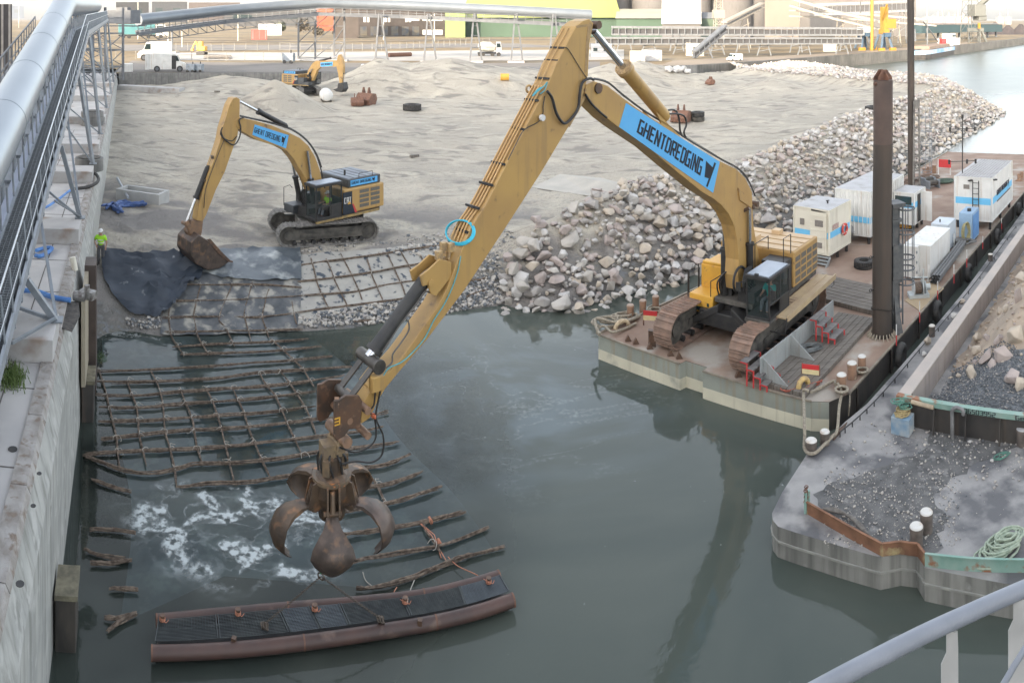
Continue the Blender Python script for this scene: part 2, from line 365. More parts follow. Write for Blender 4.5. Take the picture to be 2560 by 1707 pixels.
def keepsand(X,Y):return inside(X,Y,PIT) | (polyd(X,Y,SHW) < 10)
vs,fs = grid(np.array(rs),ths,lambda X,Y:terrain(X,Y),keepsand)
cv = vs[fs].mean(1)
okk = (cv[:,0] + .59 * cv[:,1] > -2.9)
WP = np.vstack([WALLW + np.array([0,.6]),[(400,300),(400,-50),(-300,-50)],[(-60.5,99)]])
okk &= inside(cv[:,0],cv[:,1],WP)
sand = npmesh('sand_ground',vs,fs[okk],SANDM);tag(sand,kind='structure')
def groundmat():
 m = bpy.data.materials.new('yard_ground');m.use_nodes = True;n = m.node_tree;b = n.nodes['Principled BSDF'];lk = n.links
 g = n.nodes.new('ShaderNodeNewGeometry')
 def noise(sc,stretch=None):
  s = g.outputs['Position']
  if stretch:
   mp = n.nodes.new('ShaderNodeMapping');mp.inputs['Scale'].default_value = stretch;lk.new(s,mp.inputs[0]);s = mp.outputs[0]
  t = n.nodes.new('ShaderNodeTexNoise');t.inputs['Scale'].default_value = sc;t.inputs['Detail'].default_value = 6;lk.new(s,t.inputs[0]);return t.outputs['Fac']
 r = n.nodes.new('ShaderNodeValToRGB');lk.new(noise(.035,(.35,1.4,1)),r.inputs[0])
 e = r.color_ramp.elements;e[0].position = .36;e[0].color = (.15,.14,.12,1);e[1].position = .62;e[1].color = (.27,.225,.16,1)
 k = e.new(.5);k.color = (.24,.185,.115,1)
 mx = n.nodes.new('ShaderNodeMix');mx.data_type = 'RGBA';mr = n.nodes.new('ShaderNodeMapRange');mr.inputs[1].default_value = .5;mr.inputs[2].default_value = .72;lk.new(noise(.25),mr.inputs[0])
 lk.new(mr.outputs[0],mx.inputs[0]);lk.new(r.outputs[0],mx.inputs[6]);mx.inputs[7].default_value = (.13,.115,.09,1);lk.new(mx.outputs[2],b.inputs['Base Color'])
 b.inputs['Roughness'].default_value = .95;b.inputs['Specular IOR Level'].default_value = .1;return m
GRD = groundmat()
WL = [L(x,y) for x,y in WALLPX + [(1800,160.5),(1920,152),(2100,139),(2272,126),(2420,111),(2560,95)]]
WL += [WL[-1] + Vector((300,190,0)),WL[-1] + Vector((1300,780,0)),WL[-1] + Vector((2500,1400,0))]
wth = np.array([math.atan2(p.x,p.y) for p in WL]);wr = np.array([math.hypot(p.x,p.y) for p in WL])
th0 = wth[0]
tl = np.unique(np.concatenate([np.arange(-1.25,th0,.02),[th0],np.arange(th0,wth[-1],.012),wth]))
def r0(t):return np.where(t < th0,118.0,np.interp(t,wth,wr))
gr = [1,1.03,1.07,1.12,1.2,1.3,1.45,1.7,2.1,2.8,4,7,14,40,90]
RR = np.array([[min(r0(t) * g_,3300.0 * (1 + .0001 * i)) for i,g_ in enumerate(gr)] for t in tl]);X = RR * np.sin(tl)[:,None];Y = RR * np.cos(tl)[:,None]
V = np.stack([X,Y,zland(X)],-1).reshape(-1,3);a,b = X.shape;i,j = np.meshgrid(np.arange(a - 1),np.arange(b - 1),indexing='ij');q = (i * b + j).ravel()
npmesh('ground',V,np.stack([q,q + b,q + b + 1,q + 1],-1),GRD);tag(bpy.data.objects['ground'],kind='structure')
def sheet(name,poly,m,dz,kind='structure',n=14):
 """poly: two pixel polylines (near, far) of equal length"""
 nr,fr = poly;P = [L(*a) for a in nr];Q = [L(*a) for a in fr];vs = [];fs = []
 for i in range(len(P)):
  for k in range(n + 1):
   p = ip(P[i],Q[i],k / n);vs.append((p.x,p.y,float(zland(p.x)) + dz))
 for i in range(len(P) - 1):
  for k in range(n):a_ = i * (n + 1) + k;fs.append((a_,a_ + n + 1,a_ + n + 2,a_ + 1))
 return tag(MB().add(vs,fs).build(name,m),kind=kind)
CONCR = mat('sunlit_concrete_slab',(.42,.40,.37),(.34,.325,.30),.12,.9)
ASPH = mat('asphalt',(.075,.073,.072),(.11,.105,.10),.3,.9)
ASPHL = mat('dusty_asphalt',(.20,.185,.17),(.15,.14,.13),.15,.9)
sheet('apron_road',([(420,150),(800,152),(1200,152),(1500,150),(1560,149)],[(420,132),(800,130),(1200,126),(1500,124),(1560,124)]),CONCR,.05)
sheet('dock_road',([(285,181),(507,181),(800,180),(1280,179),(1500,172)],[(330,152),(507,156),(800,157),(1280,158),(1500,155)]),ASPHL,.05)
sheet('yard_road',([(300,128),(700,125),(1150,119),(1500,118)],[(300,112),(700,112),(1150,109),(1500,108)]),ASPHL,.06)
sheet('quay_road',([(1560,168),(1743,162),(1920,150.5),(2100,137.5),(2272,124.5),(2420,109.5)],[(1560,156),(1743,149),(1920,142),(2100,131),(2272,119),(2420,106)]),mat('quay_paving',(.27,.22,.165),(.22,.18,.14),.1,.9),.06)
for k,(a,b) in enumerate((((0,99.5),(720,99.5)),((0,104),(1150,101)),((1150,101),(1500,99)))):
 sheet('rail_track',([(a[0],a[1] + 1.0),(b[0],b[1] + 1.0)],[(a[0],a[1]),(b[0],b[1])]),mat('rail_ballast',(.15,.12,.10),(.1,.085,.07),.3,.9),.09 + .01 * k)
def watermat():
 m = bpy.data.materials.new('harbour_water');m.use_nodes = True;n = m.node_tree;lk = n.links;b = n.nodes['Principled BSDF'];out = n.nodes['Material Output']
 g = n.nodes.new('ShaderNodeNewGeometry')
 def N(t):return n.nodes.new(t)
 def noise(sc,s=None,stretch=None,det=4,dist=0,rot=0):
  s = s or g.outputs['Position']
  if stretch:
   mp = N('ShaderNodeMapping');mp.inputs['Scale'].default_value = stretch;mp.inputs['Rotation'].default_value = (0,0,rot);lk.new(s,mp.inputs[0]);s = mp.outputs[0]
  t = N('ShaderNodeTexNoise');t.inputs['Scale'].default_value = sc;t.inputs['Detail'].default_value = det;t.inputs['Distortion'].default_value = dist;lk.new(s,t.inputs[0]);return t.outputs['Fac']
 def mr(f,lo,hi,a=0,bb=1):
  t = N('ShaderNodeMapRange')
  for i,q in enumerate((lo,hi,a,bb)):t.inputs[i + 1].default_value = q
  lk.new(f,t.inputs[0]);return t.outputs[0]
 def mth(op,a,c=None):
  t = N('ShaderNodeMath');t.operation = op
  for i,q in ((0,a),(1,c)):
   if q is None:continue
   if isinstance(q,(int,float)):t.inputs[i].default_value = q
   else:lk.new(q,t.inputs[i])
  return t.outputs[0]
 def mx(f,a,bb):
  t = N('ShaderNodeMix');t.data_type = 'RGBA';lk.new(f,t.inputs[0])
  for i,q in ((6,a),(7,bb)):
   if isinstance(q,tuple):t.inputs[i].default_value = (*q,1)
   else:lk.new(q,t.inputs[i])
  return t.outputs[2]
 def blob(c,rx,ry,rot=0):
  mp = N('ShaderNodeMapping');mp.vector_type = 'TEXTURE';mp.inputs['Location'].default_value = (c[0],c[1],0);mp.inputs['Rotation'].default_value = (0,0,rot);mp.inputs['Scale'].default_value = (rx,ry,1e6)
  lk.new(g.outputs['Position'],mp.inputs[0]);vm = N('ShaderNodeVectorMath');vm.operation = 'LENGTH';lk.new(mp.outputs[0],vm.inputs[0]);return mr(vm.outputs['Value'],1.0,.35)
 def g_y():q_ = N('ShaderNodeSeparateXYZ');lk.new(g.outputs['Position'],q_.inputs[0]);return q_.outputs[1]
 murk = mx(mr(noise(.13,dist=1.2),.35,.65),(.060,.075,.066),(.090,.103,.088))
 fc = G(590,1325,0);fz = blob(fc,4.2,2.6,.12)
 v1 = mth('ABSOLUTE',mth('SUBTRACT',noise(.8,det=9,dist=1.1),.5));veins = mr(v1,.035,.0)
 pt = mr(noise(1.0,det=12,dist=.6),.485,.575);bub = mr(noise(4.5,det=12),.34,.54)
 foam = mth('MULTIPLY',mth('MULTIPLY',mth('MAXIMUM',mth('MULTIPLY',veins,.55),pt),bub),mr(mth('ADD',fz,mth('MULTIPLY',noise(.8),.5)),.42,.78))
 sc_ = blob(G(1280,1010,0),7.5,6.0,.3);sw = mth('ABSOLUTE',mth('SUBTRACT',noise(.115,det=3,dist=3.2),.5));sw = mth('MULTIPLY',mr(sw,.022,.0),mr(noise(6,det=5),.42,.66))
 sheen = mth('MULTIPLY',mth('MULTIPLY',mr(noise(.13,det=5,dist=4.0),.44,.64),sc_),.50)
 scum = mth('MULTIPLY',mth('MULTIPLY',sw,sc_),.24)
 dots = mth('MULTIPLY',mr(noise(5.0,det=2),.76,.80),.5)
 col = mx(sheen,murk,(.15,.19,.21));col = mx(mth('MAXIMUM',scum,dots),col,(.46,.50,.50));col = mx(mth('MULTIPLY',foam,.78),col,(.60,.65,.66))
 lk.new(col,b.inputs['Base Color']);b.inputs['IOR'].default_value = 1.33
 b.inputs['Roughness'].default_value = .03;lk.new(mth('MAXIMUM',mr(foam,0,1,.03,.6),mr(g_y(),45,110,.03,.30)),b.inputs['Roughness'])
 near = mr(noise(.09,det=2),.4,.6,.35,1.0)
 hgt = mth('ADD',mth('MULTIPLY',noise(.9,stretch=(1,1.5,1),det=3),.6),mth('MULTIPLY',noise(3.4,det=3),.45))
 sp = N('ShaderNodeSeparateXYZ');lk.new(g.outputs['Position'],sp.inputs[0])
 far = mr(sp.outputs[1],40,100,.24,1.0)
 bp = N('ShaderNodeBump');bp.inputs['Distance'].default_value = .05;lk.new(hgt,bp.inputs['Height']);lk.new(mth('MULTIPLY',far,near),bp.inputs['Strength']);lk.new(bp.outputs[0],b.inputs['Normal'])
 tr = N('ShaderNodeBsdfTransparent');tr.inputs[0].default_value = (.62,.74,.76,1)
 gl = N('ShaderNodeBsdfGlossy');gl.inputs['Roughness'].default_value = .03;lk.new(mr(sp.outputs[1],45,110,.03,.30),gl.inputs['Roughness']);lk.new(bp.outputs[0],gl.inputs['Normal'])
 fr = N('ShaderNodeFresnel');fr.inputs[0].default_value = 1.33;lk.new(bp.outputs[0],fr.inputs['Normal'])
 m1 = N('ShaderNodeMixShader');lk.new(fr.outputs[0],m1.inputs[0]);lk.new(tr.outputs[0],m1.inputs[1]);lk.new(gl.outputs[0],m1.inputs[2])
 m2 = N('ShaderNodeMixShader');mb_ = blob(G(500,1100,0),11.5,11.5,.2);op = mth('MAXIMUM',mth('MAXIMUM',foam,scum),mth('SUBTRACT',.97,mth('MULTIPLY',mr(mb_,0,.5),mr(noise(.45,det=4),.35,.7,.68,.34))));lk.new(op,m2.inputs[0]);lk.new(m1.outputs[0],m2.inputs[1]);lk.new(b.outputs[0],m2.inputs[2])
 lk.new(m2.outputs[0],out.inputs['Surface']);return m
WATER = watermat()
w = MB();X0,X1,Y0,Y1 = -600,4000,-600,4500
w.quad((X0,Y0,0),(X1,Y0,0),(X1,Y1,0),(X0,Y1,0));tag(w.build('water',WATER),kind='structure')
bd = MB();bd.quad((-400,-200,-3.2),(900,-200,-3.2),(900,900,-3.2),(-400,900,-3.2));tag(bd.build('harbour_bed',mat('bed_silt',(.045,.05,.042),(.03,.035,.03),.3,1)),kind='structure')
# QUAY on the left
QU = Vector((-.5082,.8612,0));QP = Vector((-.8612,-.5082,0))
def Q(s,a,z):
 return Vector((-1.90 / 1.3481 * .59 * .0,0,0)) + Vector((-1.32,-.98,0)) * 1.0 + QU * s + QP * a + Vector((0,0,z))
qa = MB();qa.quad(Q(-30,.45,5),Q(-30,70,5),Q(128,70,5),Q(128,.45,5));tag(qa.build('quay_apron',CONC),kind='structure')
qw = thing('quay_wall',Q(50,0,0),'long weathered concrete quay wall along the left side of the water','wall')
b = MB();b.prism([Q(-30,0,-4),Q(-30,1.6,-4),Q(-30,1.6,4.90),Q(-30,.34,4.90),Q(-30,.06,3.9)],Q(125,0,0) - Q(-30,0,0));b.build('wall_face',CONCW,qw)
b = MB()
s = -30.0
while s < 120:
 e = s + 2.4 + rng.random() * .05;b.prism([Q(s + .01,.22,4.88),Q(s + .01,.62,4.88),Q(s + .01,.62,5.06),Q(s + .01,.30,5.06 + rng.uniform(-.01,.01))],Q(e,0,0) - Q(s + .01,0,0));s = e + .015
b.build('coping',mat('chipped_coping',(.36,.345,.33),(.24,.22,.20),3.0,.9,bump=.8,bsc=12,spot=((.20,.16,.13),5,.55,.66)),qw)
def q_at(px,py,z=5.0):
 p = G(px,py,z);d = p - Q(0,0,0);return d.dot(QU),d.dot(QP)
j = MB()
for s in np.arange(2,60,3.1):j.box(Q(s,3.1,5.003),(5.3,.035,.01),rz=math.atan2(QP.y,QP.x))
for a in (1.35,2.7,4.4):j.box(Q(30,a,5.003),(56,.035,.01),rz=math.atan2(QU.y,QU.x))
tag(j.build('slab_joints',mat('joint_dirt',(.13,.12,.11),None,5,.9)),kind='structure')
for py,lab in ((912,'nearest'),(613,'second'),(458,'third'),(383,'fourth'),(310,'fifth'),(253,'sixth'),(219,'seventh')):
 s0,_ = q_at(240 if py < 800 else 170,py);zt = .62
 b = MB();b.prism([Q(s0,.32,5.002),Q(s0 + 1.7,.32,5.002),Q(s0 + 1.7,.32,5 + zt),Q(s0,.32,5 + zt)],QP * 5.4)
 if lab == 'nearest':lb = 'broad grey concrete cross beam on the quay, the one closest to the camera under a trestle foot'
 else:lb = 'raised concrete cross beam on the left quay, %s from the camera' % lab
 tag(b.build('concrete_beam',CONC,org='base',bevel=.02),lb,'beam','cross beams on the quay')
def fender2(s0,wd,z0,z1,dep,lab,m):
 t = thing('fender',Q(s0 + wd / 2,-dep / 2,z0),lab,'fender','fenders on the quay wall')
 b = MB();b.prism([Q(s0,-.02,z0),Q(s0 + wd,-.02,z0),Q(s0 + wd,-.02,z1),Q(s0,-.02,z1)],QP * -dep);b.build('post',m,t,bevel=.03)
 b = MB();b.prism([Q(s0 - .03,-.01,z1 + .003),Q(s0 + wd + .03,-.01,z1 + .003),Q(s0 + wd + .03,-.01,z1 + .12),Q(s0 - .03,-.01,z1 + .12)],QP * -(dep + .05));b.build('cap',mat('mossy_cap',(.22,.20,.14),(.12,.11,.08),5,.9),t)
fender2(q_at(150,1640,0)[0] + .1,.85,-1,1.15,.46,'short dark timber fender standing in the water at the near quay wall',mat('dark_wet_timber',(.075,.065,.055),(.035,.032,.03),3,.6,stretch=(1,1,.3)))
fender2(q_at(208,1044,0)[0] - .3,1.1,-1,1.32,.42,'dark timber fender beneath the tan steel plate on the quay wall',HULLD)
s0 = q_at(206,950,1.4)[0] - .6
t = thing('steel_plate',Q(s0 + 1.2,-.1,1.35),'tall tan steel plate with dark edge fixed to the quay wall above a fender','plate')
b = MB();b.prism([Q(s0,-.04,1.46),Q(s0 + 2.0,-.04,1.46),Q(s0 + 2.0,-.04,4.7),Q(s0,-.04,4.4)],QP * -.14);b.build('plate_panel',mat('tan_panel',(.42,.37,.28),(.34,.30,.23),1,.6,streak=((.25,.2,.14),.4)),t)
b = MB();b.prism([Q(s0 + 2.03,-.03,.2),Q(s0 + 3.0,-.03,.2),Q(s0 + 3.0,-.03,4.9),Q(s0 + 2.03,-.03,4.9)],QP * -.42);b.build('edge_post',mat('dark_brown_steel',(.06,.045,.04),(.09,.07,.06),2,.6),t)
b = MB()
for i in range(5):
 a,c = WL[i],WL[i + 1];b.prism([a + Vector((0,.0,-4.5 + 0)),c + Vector((0,0,-4.5)),c + Vector((0,0,.12)),a + Vector((0,0,.12))],(0,.9,0))
rw = tag(b.build('retaining_wall',CONCD,org='base'),'long grey concrete retaining wall at the back of the sand pit','wall')
b = MB()
for i in range(5,len(WL) - 2):
 a,c = WL[i],WL[i + 1];a = Vector((a.x,a.y,float(zland(a.x))));c = Vector((c.x,c.y,float(zland(c.x))))
 b.prism([a + Vector((0,0,-9)),c + Vector((0,0,-9)),c + Vector((0,0,.1)),a + Vector((0,0,.1))],(-.55,.85,0))
tag(b.build('quay_wall',mat('dark_quay_concrete',(.17,.165,.155),(.10,.10,.095),.25,.85,streak=((.05,.05,.045),.8)),org='base'),'dark stained concrete quay wall running along the far side of the canal','wall')
p0 = T(310,226);b = MB();b.box(Vector((p0.x + 4.2,p0.y + .6,p0.z + .25)),(10.5,1.8,.9));tag(b.build('concrete_ledge',CONC,org='base'),'low concrete ledge at the foot of the back wall, far left of the sand','ledge')
p0 = T(345,505);c = Vector((p0.x,p0.y + .6,p0.z + .25));b = MB()
for dx,dy,sx,sy in ((0,-.62,3.2,.2),(0,.62,3.2,.2),(-1.5,0,.2,1.04),(1.5,0,.2,1.04)):b.box(c + Vector((dx,dy,0)),(sx,sy,.85))
b.box(c + Vector((0,0,-.36)),(2.8,1.04,.1));tag(b.build('concrete_trough',mat('new_concrete',(.46,.46,.45),(.38,.38,.37),1.4,.85),org='base',bevel=.015),'open rectangular concrete trough on the sand beside the quay wall','trough')
# LARGE STRUCTURES
SILO = mat('silo_concrete',(.135,.128,.122),(.105,.10,.097),.05,.9,streak=((.08,.076,.07),.4))
SILOW = mat('warm_silo_concrete',(.20,.17,.145),(.17,.145,.12),.05,.9)
t = thing('grain_silo',(-120,-80,5),'unseen row of round silos added behind the camera to shade the basin','silo')  # Unseen shade building, sized and set back so its shadow fills the basin
b = MB()
for i in range(22):
 x = -240 + i * 11.2;y = -81 + .109 * (x + 220) - 5.7;b.cyl((x,y,4),(x,y,72),6.1,n=20);b.cyl((x,y - 12,4),(x,y - 12,72),6.1,n=20)
b.build('shade_silo_cell',SILO,t,smooth=True)
b = MB();b.prism([(-250,-84,72.1),(8,-56,72.1),(8,-84,72.1),(-250,-112,72.1)],(0,0,4.5));b.build('shade_silo_roof',SILO,t)
GO = Vector((-10.345,12.009,0))
def E_(s,a,b):
 """gallery frame: s along, a inland from the outer chord, b up"""
 z = 6.021 + .1883 * min(s,35.6) + (0.0 if s <= 35.6 else .016 * (s - 35.6))
 d = GO + QU * s + QP * a
 return Vector((d.x,d.y,z + b))
SE = [-14,-9,-4,1,6,11,16,21,26,31,35.6,40,50,60,72,86]
cv = thing('belt_conveyor',E_(0,1.5,0),'large silver tube conveyor with grated walkway climbing along the left quay on steel legs','conveyor')
def tubepath(a,b):
 pts = [E_(s,a,b) for s in SE];return catmull(pts,3)
b = MB();b.tube(tubepath(1.78,2.15),.86,36,m=0)
b.build('tube_cover',TUBE,cv,smooth=True)
b = MB()
for s in np.arange(-13,34,5.9):
 c = E_(s,1.78,2.15);ax = (E_(s + .1,1.78,2.15) - c);b.tube([c,c + ax.normalized() * .05],.868,36)
b.build('sheet_lap',mat('lap_strip',(.29,.33,.37),None,3,.4,.5),cv)
def strip(MBo,a0,a1,bb,S=SE,th=None):
 for i in range(len(S) - 1):
  p,q,r,u = E_(S[i],a0,bb),E_(S[i + 1],a0,bb),E_(S[i + 1],a1,bb),E_(S[i],a1,bb)
  if th:MBo.prism([p,u,u - Vector((0,0,th)),p - Vector((0,0,th))],q - p)
  else:MBo.quad(p,q,r,u)
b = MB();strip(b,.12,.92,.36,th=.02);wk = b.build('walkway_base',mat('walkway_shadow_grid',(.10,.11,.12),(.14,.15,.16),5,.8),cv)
b = MB()
s = -14.0
while s < 60:
 b.beam(E_(s,.12,.385),E_(s,.92,.385),.018,.035);s += .12 if s < 26 else .3
for a in np.arange(.14,.93,.13):
 for i in range(len(SE) - 1):b.beam(E_(SE[i],a,.39),E_(SE[i + 1],a,.39),.01,.03)
b.build('grating',mat('grating_bars',(.27,.29,.31),(.2,.215,.23),8,.5,.4),cv)
b = MB();strip(b,-.04,.04,.40,th=.36);strip(b,.93,1.03,.44,th=.44);strip(b,.0,2.9,-.02,th=.09);b.build('side_channel',GALVL,cv)
b = MB();strip(b,1.03,1.30,.47,th=.5);b.build('belt_trough',mat('pale_blue_channel',(.42,.46,.56),(.36,.40,.5),1,.5),cv)
b = MB()
for h_,r_ in ((1.50,.028),(1.0,.014)):
 b.tube([E_(s,.0 if h_ < 1.2 else .16,h_) for s in SE],r_,8)
b.build('handrail',mat('bright_rail',(.68,.71,.74),None,4,.3,.4),cv)
b = MB()
for s in np.arange(-14,84,1.22):
 b.beam(E_(s,-.03,.0),E_(s,.10,1.5),.055,.03)
 b.beam(E_(s + .3,1.0,.2),E_(s + .3,1.05,1.25),.06,.04)
b.build('rail_post',GALV,cv)
b = MB()
for s in np.arange(-14,84,2.44):b.beam(E_(s,-.05,.02),E_(s,2.9,.02),.12,.14);b.beam(E_(s,1.35,0),E_(s,1.35,1.6),.09);b.beam(E_(s,2.85,0),E_(s,2.6,1.9),.09)
for i in range(len(SE) - 1):b.beam(E_(SE[i],2.95,.1),E_(SE[i + 1],2.95,.1),.12,.3)
b.build('cross_beam',GALV,cv)
def foot_s(px,py):s,a = q_at(px,py);return s
def gal_s(p):return (p - GO).dot(QU)
def trestle(sf,zf,lab,spread=2.9,H=None):
 f0 = Q(sf,.28 + .1,zf);sg = gal_s(f0)
 t = thing('trestle',Vector((f0.x,f0.y,zf)),lab,'trestle','steel trestles under the near conveyor')
 top0 = E_(sg,.0,-.12);top1 = E_(sg,2.9,-.12);f1 = Q(sf,5.2,zf)
 for a,c in ((f0,top0),(f1,top1)):
  MB().beam(a,c,.20,.17).build('leg',GALV,t);MB().box((a.x,a.y,zf + .02),(.42,.42,.04),rz=math.atan2(QU.y,QU.x)).build('foot_plate',GALV,t)
 b = MB();b.beam(top0,top1,.16);hgt = top0.z - zf
 k = max(1,int(hgt / 2.6))
 for i in range(k):
  a0,a1 = ip(f0,top0,i / k),ip(f0,top0,(i + 1) / k);c0,c1 = ip(f1,top1,i / k),ip(f1,top1,(i + 1) / k)
  b.beam(a0,c1,.09);
  if i:b.beam(a0,c0,.09)
 b.build('bracing',GALV,t)
 bb = MB();a = E_(sg + 3.4,.02,-.1);bb.beam(f0 + Vector((0,0,.08)) + QU * .1,a,.09,.09);
 a2 = E_(sg - 3.4,.02,-.1)
 if hgt < 5:bb.beam(f0 + Vector((0,0,.1)) - QU * .1,f0 - QU * 2.6 + QP * .8 + Vector((0,0,hgt * .45)),.07)
 bb.build('raker',GALV,t);return t
for (px,py,lab) in ((159,858,'nearest galvanised trestle with a slanting leg standing on the broad beam'),(214,582,'second galvanised trestle leg just above the worker'),(237,437,'third galvanised trestle, the one beside the grey drum'),
      (258,356,'tall doubled galvanised trestle that reaches the bend of the conveyor'),(273,286,'slender tall trestle behind the doubled one'),(284,236,'slim far trestle near the back wall corner'),(291,206,'farthest trestle of the near conveyor by the corner of the pit')):
 trestle(foot_s(px,py),5.63 if py > 240 else 5.0,lab)
tp = E_(88,1.4,0);tw = thing('transfer_tower',(tp.x,tp.y,5),'grey transfer tower with a square box on top where the two conveyors meet','tower')
cx,cy = tp.x,tp.y;b = MB()
cn = [(cx + dx,cy + dy) for dx,dy in ((-2.6,-2.4),(2.6,-2.4),(2.6,2.4),(-2.6,2.4))]
for x,y in cn:b.beam((x,y,5),(x,y,15.5),.28)
b.build('corner_post',GALV2,tw)
b = MB()
for z in (7.0,9.4,11.8,14):
 for i in range(4):a,c = cn[i],cn[(i + 1) % 4];b.beam((*a,z),(*c,z),.16)
for i,z in enumerate((5.1,7.1,9.5)):
 for k in range(4):a,c = cn[k],cn[(k + 1) % 4];b.beam((*a,z),(*c,z + 2.2),.1)
b.build('bracing',GALV2,tw)
bxp = atd(322,55,118);b = MB();b.box((bxp.x - 1,bxp.y,14.2),(4.6,3.2,2.2));b.box((bxp.x - 1,bxp.y,15.5),(2.2,1.2,.5));b.build('housing',GALV2,tw,bevel=.04)
b = MB();b.box((bxp.x - 3,bxp.y - .1,12.7),(10.5,4.2,.15));b.build('platform',GRATE,tw)
pts2 = [atd(345,50,124),atd(560,26,143),atd(795,8,150),atd(1000,14,149),atd(1250,25,147),atd(1478,37,150)]
g2 = thing('belt_conveyor',pts2[2] - Vector((0,0,12)),'long silver conveyor gallery on slender posts crossing the yard in the background','conveyor')
b = MB();b.tube(pts2,1.05,20);b.build('tube_cover',mat('sunlit_tube',(.23,.255,.28),(.20,.225,.25),.3,.35,.35),g2,smooth=True)
def lower(p,dz,dy=-1.3):q = p.copy();q.z -= dz;r = Vector((p.x,p.y,0)).normalized();return q + r * dy
b = MB()
for i in range(5):b.beam(lower(pts2[i],2.35),lower(pts2[i + 1],2.35),1.1,.55);b.beam(lower(pts2[i],2.0,1.0),lower(pts2[i + 1],2.0,1.0),1.4,.4)
b.build('truss',GALV2,g2)
b = MB()
for i in range(5):
 b.tube([lower(pts2[i],.9,-1.8),lower(pts2[i + 1],.9,-1.8)],.07,6);b.tube([lower(pts2[i],1.5,-1.8),lower(pts2[i + 1],1.5,-1.8)],.045,6)
 n = int((pts2[i + 1] - pts2[i]).length / 1.6)
 for k in range(n):p = ip(pts2[i],pts2[i + 1],k / n);b.beam(lower(p,.9,-1.8),lower(p,2.2,-1.8),.1)
b.build('handrail',GALV3,g2)
b = MB()
for i in range(2):
 n = 9
 for k in range(n):
  p,q = ip(pts2[i],pts2[i + 1],k / n),ip(pts2[i],pts2[i + 1],(k + 1) / n);b.beam(lower(p,2.4),lower(q,3.9),.11);b.beam(lower(q,3.9),lower(q,2.4),.09);b.beam(lower(p,3.9),lower(q,3.9),.13)
b.build('underframe',GALV2,g2)
def gpost(px,pyt,pyb,lab,kind='A'):
 f = L(px,pyb);top = atd(px,pyt,f.xy.length);t = thing('support_post',(f.x,f.y,f.z),lab,'post','legs of the background conveyor')
 b = MB()
 if kind == 'A':
  b.beam((f.x - 1.0,f.y,f.z),top + Vector((-.2,0,0)),.34);b.beam((f.x + 1.4,f.y + 1.5,f.z),top + Vector((.2,0,0)),.34);
  for k in (.3,.55,.75):b.beam(ip(Vector((f.x - 1.0,f.y,f.z)),top,k),ip(Vector((f.x + 1.4,f.y + 1.5,f.z)),top,k),.14)
 elif kind == 'T':
  cs = [Vector((f.x + dx,f.y + dy,f.z)) for dx,dy in ((-5,0),(-2,2.5),(2.2,2.5),(5,0))]
  for c in cs:b.beam(c,Vector((c.x,c.y,top.z)),.34)
  for z0 in np.arange(f.z + .5,top.z - 3,3.4):
   for i in range(3):b.beam((cs[i].x,cs[i].y,z0),(cs[i + 1].x,cs[i + 1].y,z0 + 3.3),.15);b.beam((cs[i].x,cs[i].y,z0),(cs[i + 1].x,cs[i + 1].y,z0),.15)
 else:
  b.beam(f,top,.42)
 b.build('lattice',GALV2,t)
 b = MB();b.box((f.x,f.y,f.z + .15),(3.4 if kind != 'T' else 11.5,2.0,.3));b.build('footing',CONC,t)
gpost(430,62,132,'single grey post under the far conveyor beside the two vans','S')
gpost(803,22,152,'square lattice tower under the bend of the background conveyor','T')
for x,lab in ((950,'splayed pair of posts in front of the brown building'),(1072,'splayed pair of posts right of the parked white cars'),(1187,'splayed pair of posts beside the red oil drum'),(1290,'splayed pair of posts left of the big boom tip'),(1385,'splayed pair of posts right under the big boom tip')):
 gpost(x,34,156,lab,'A')
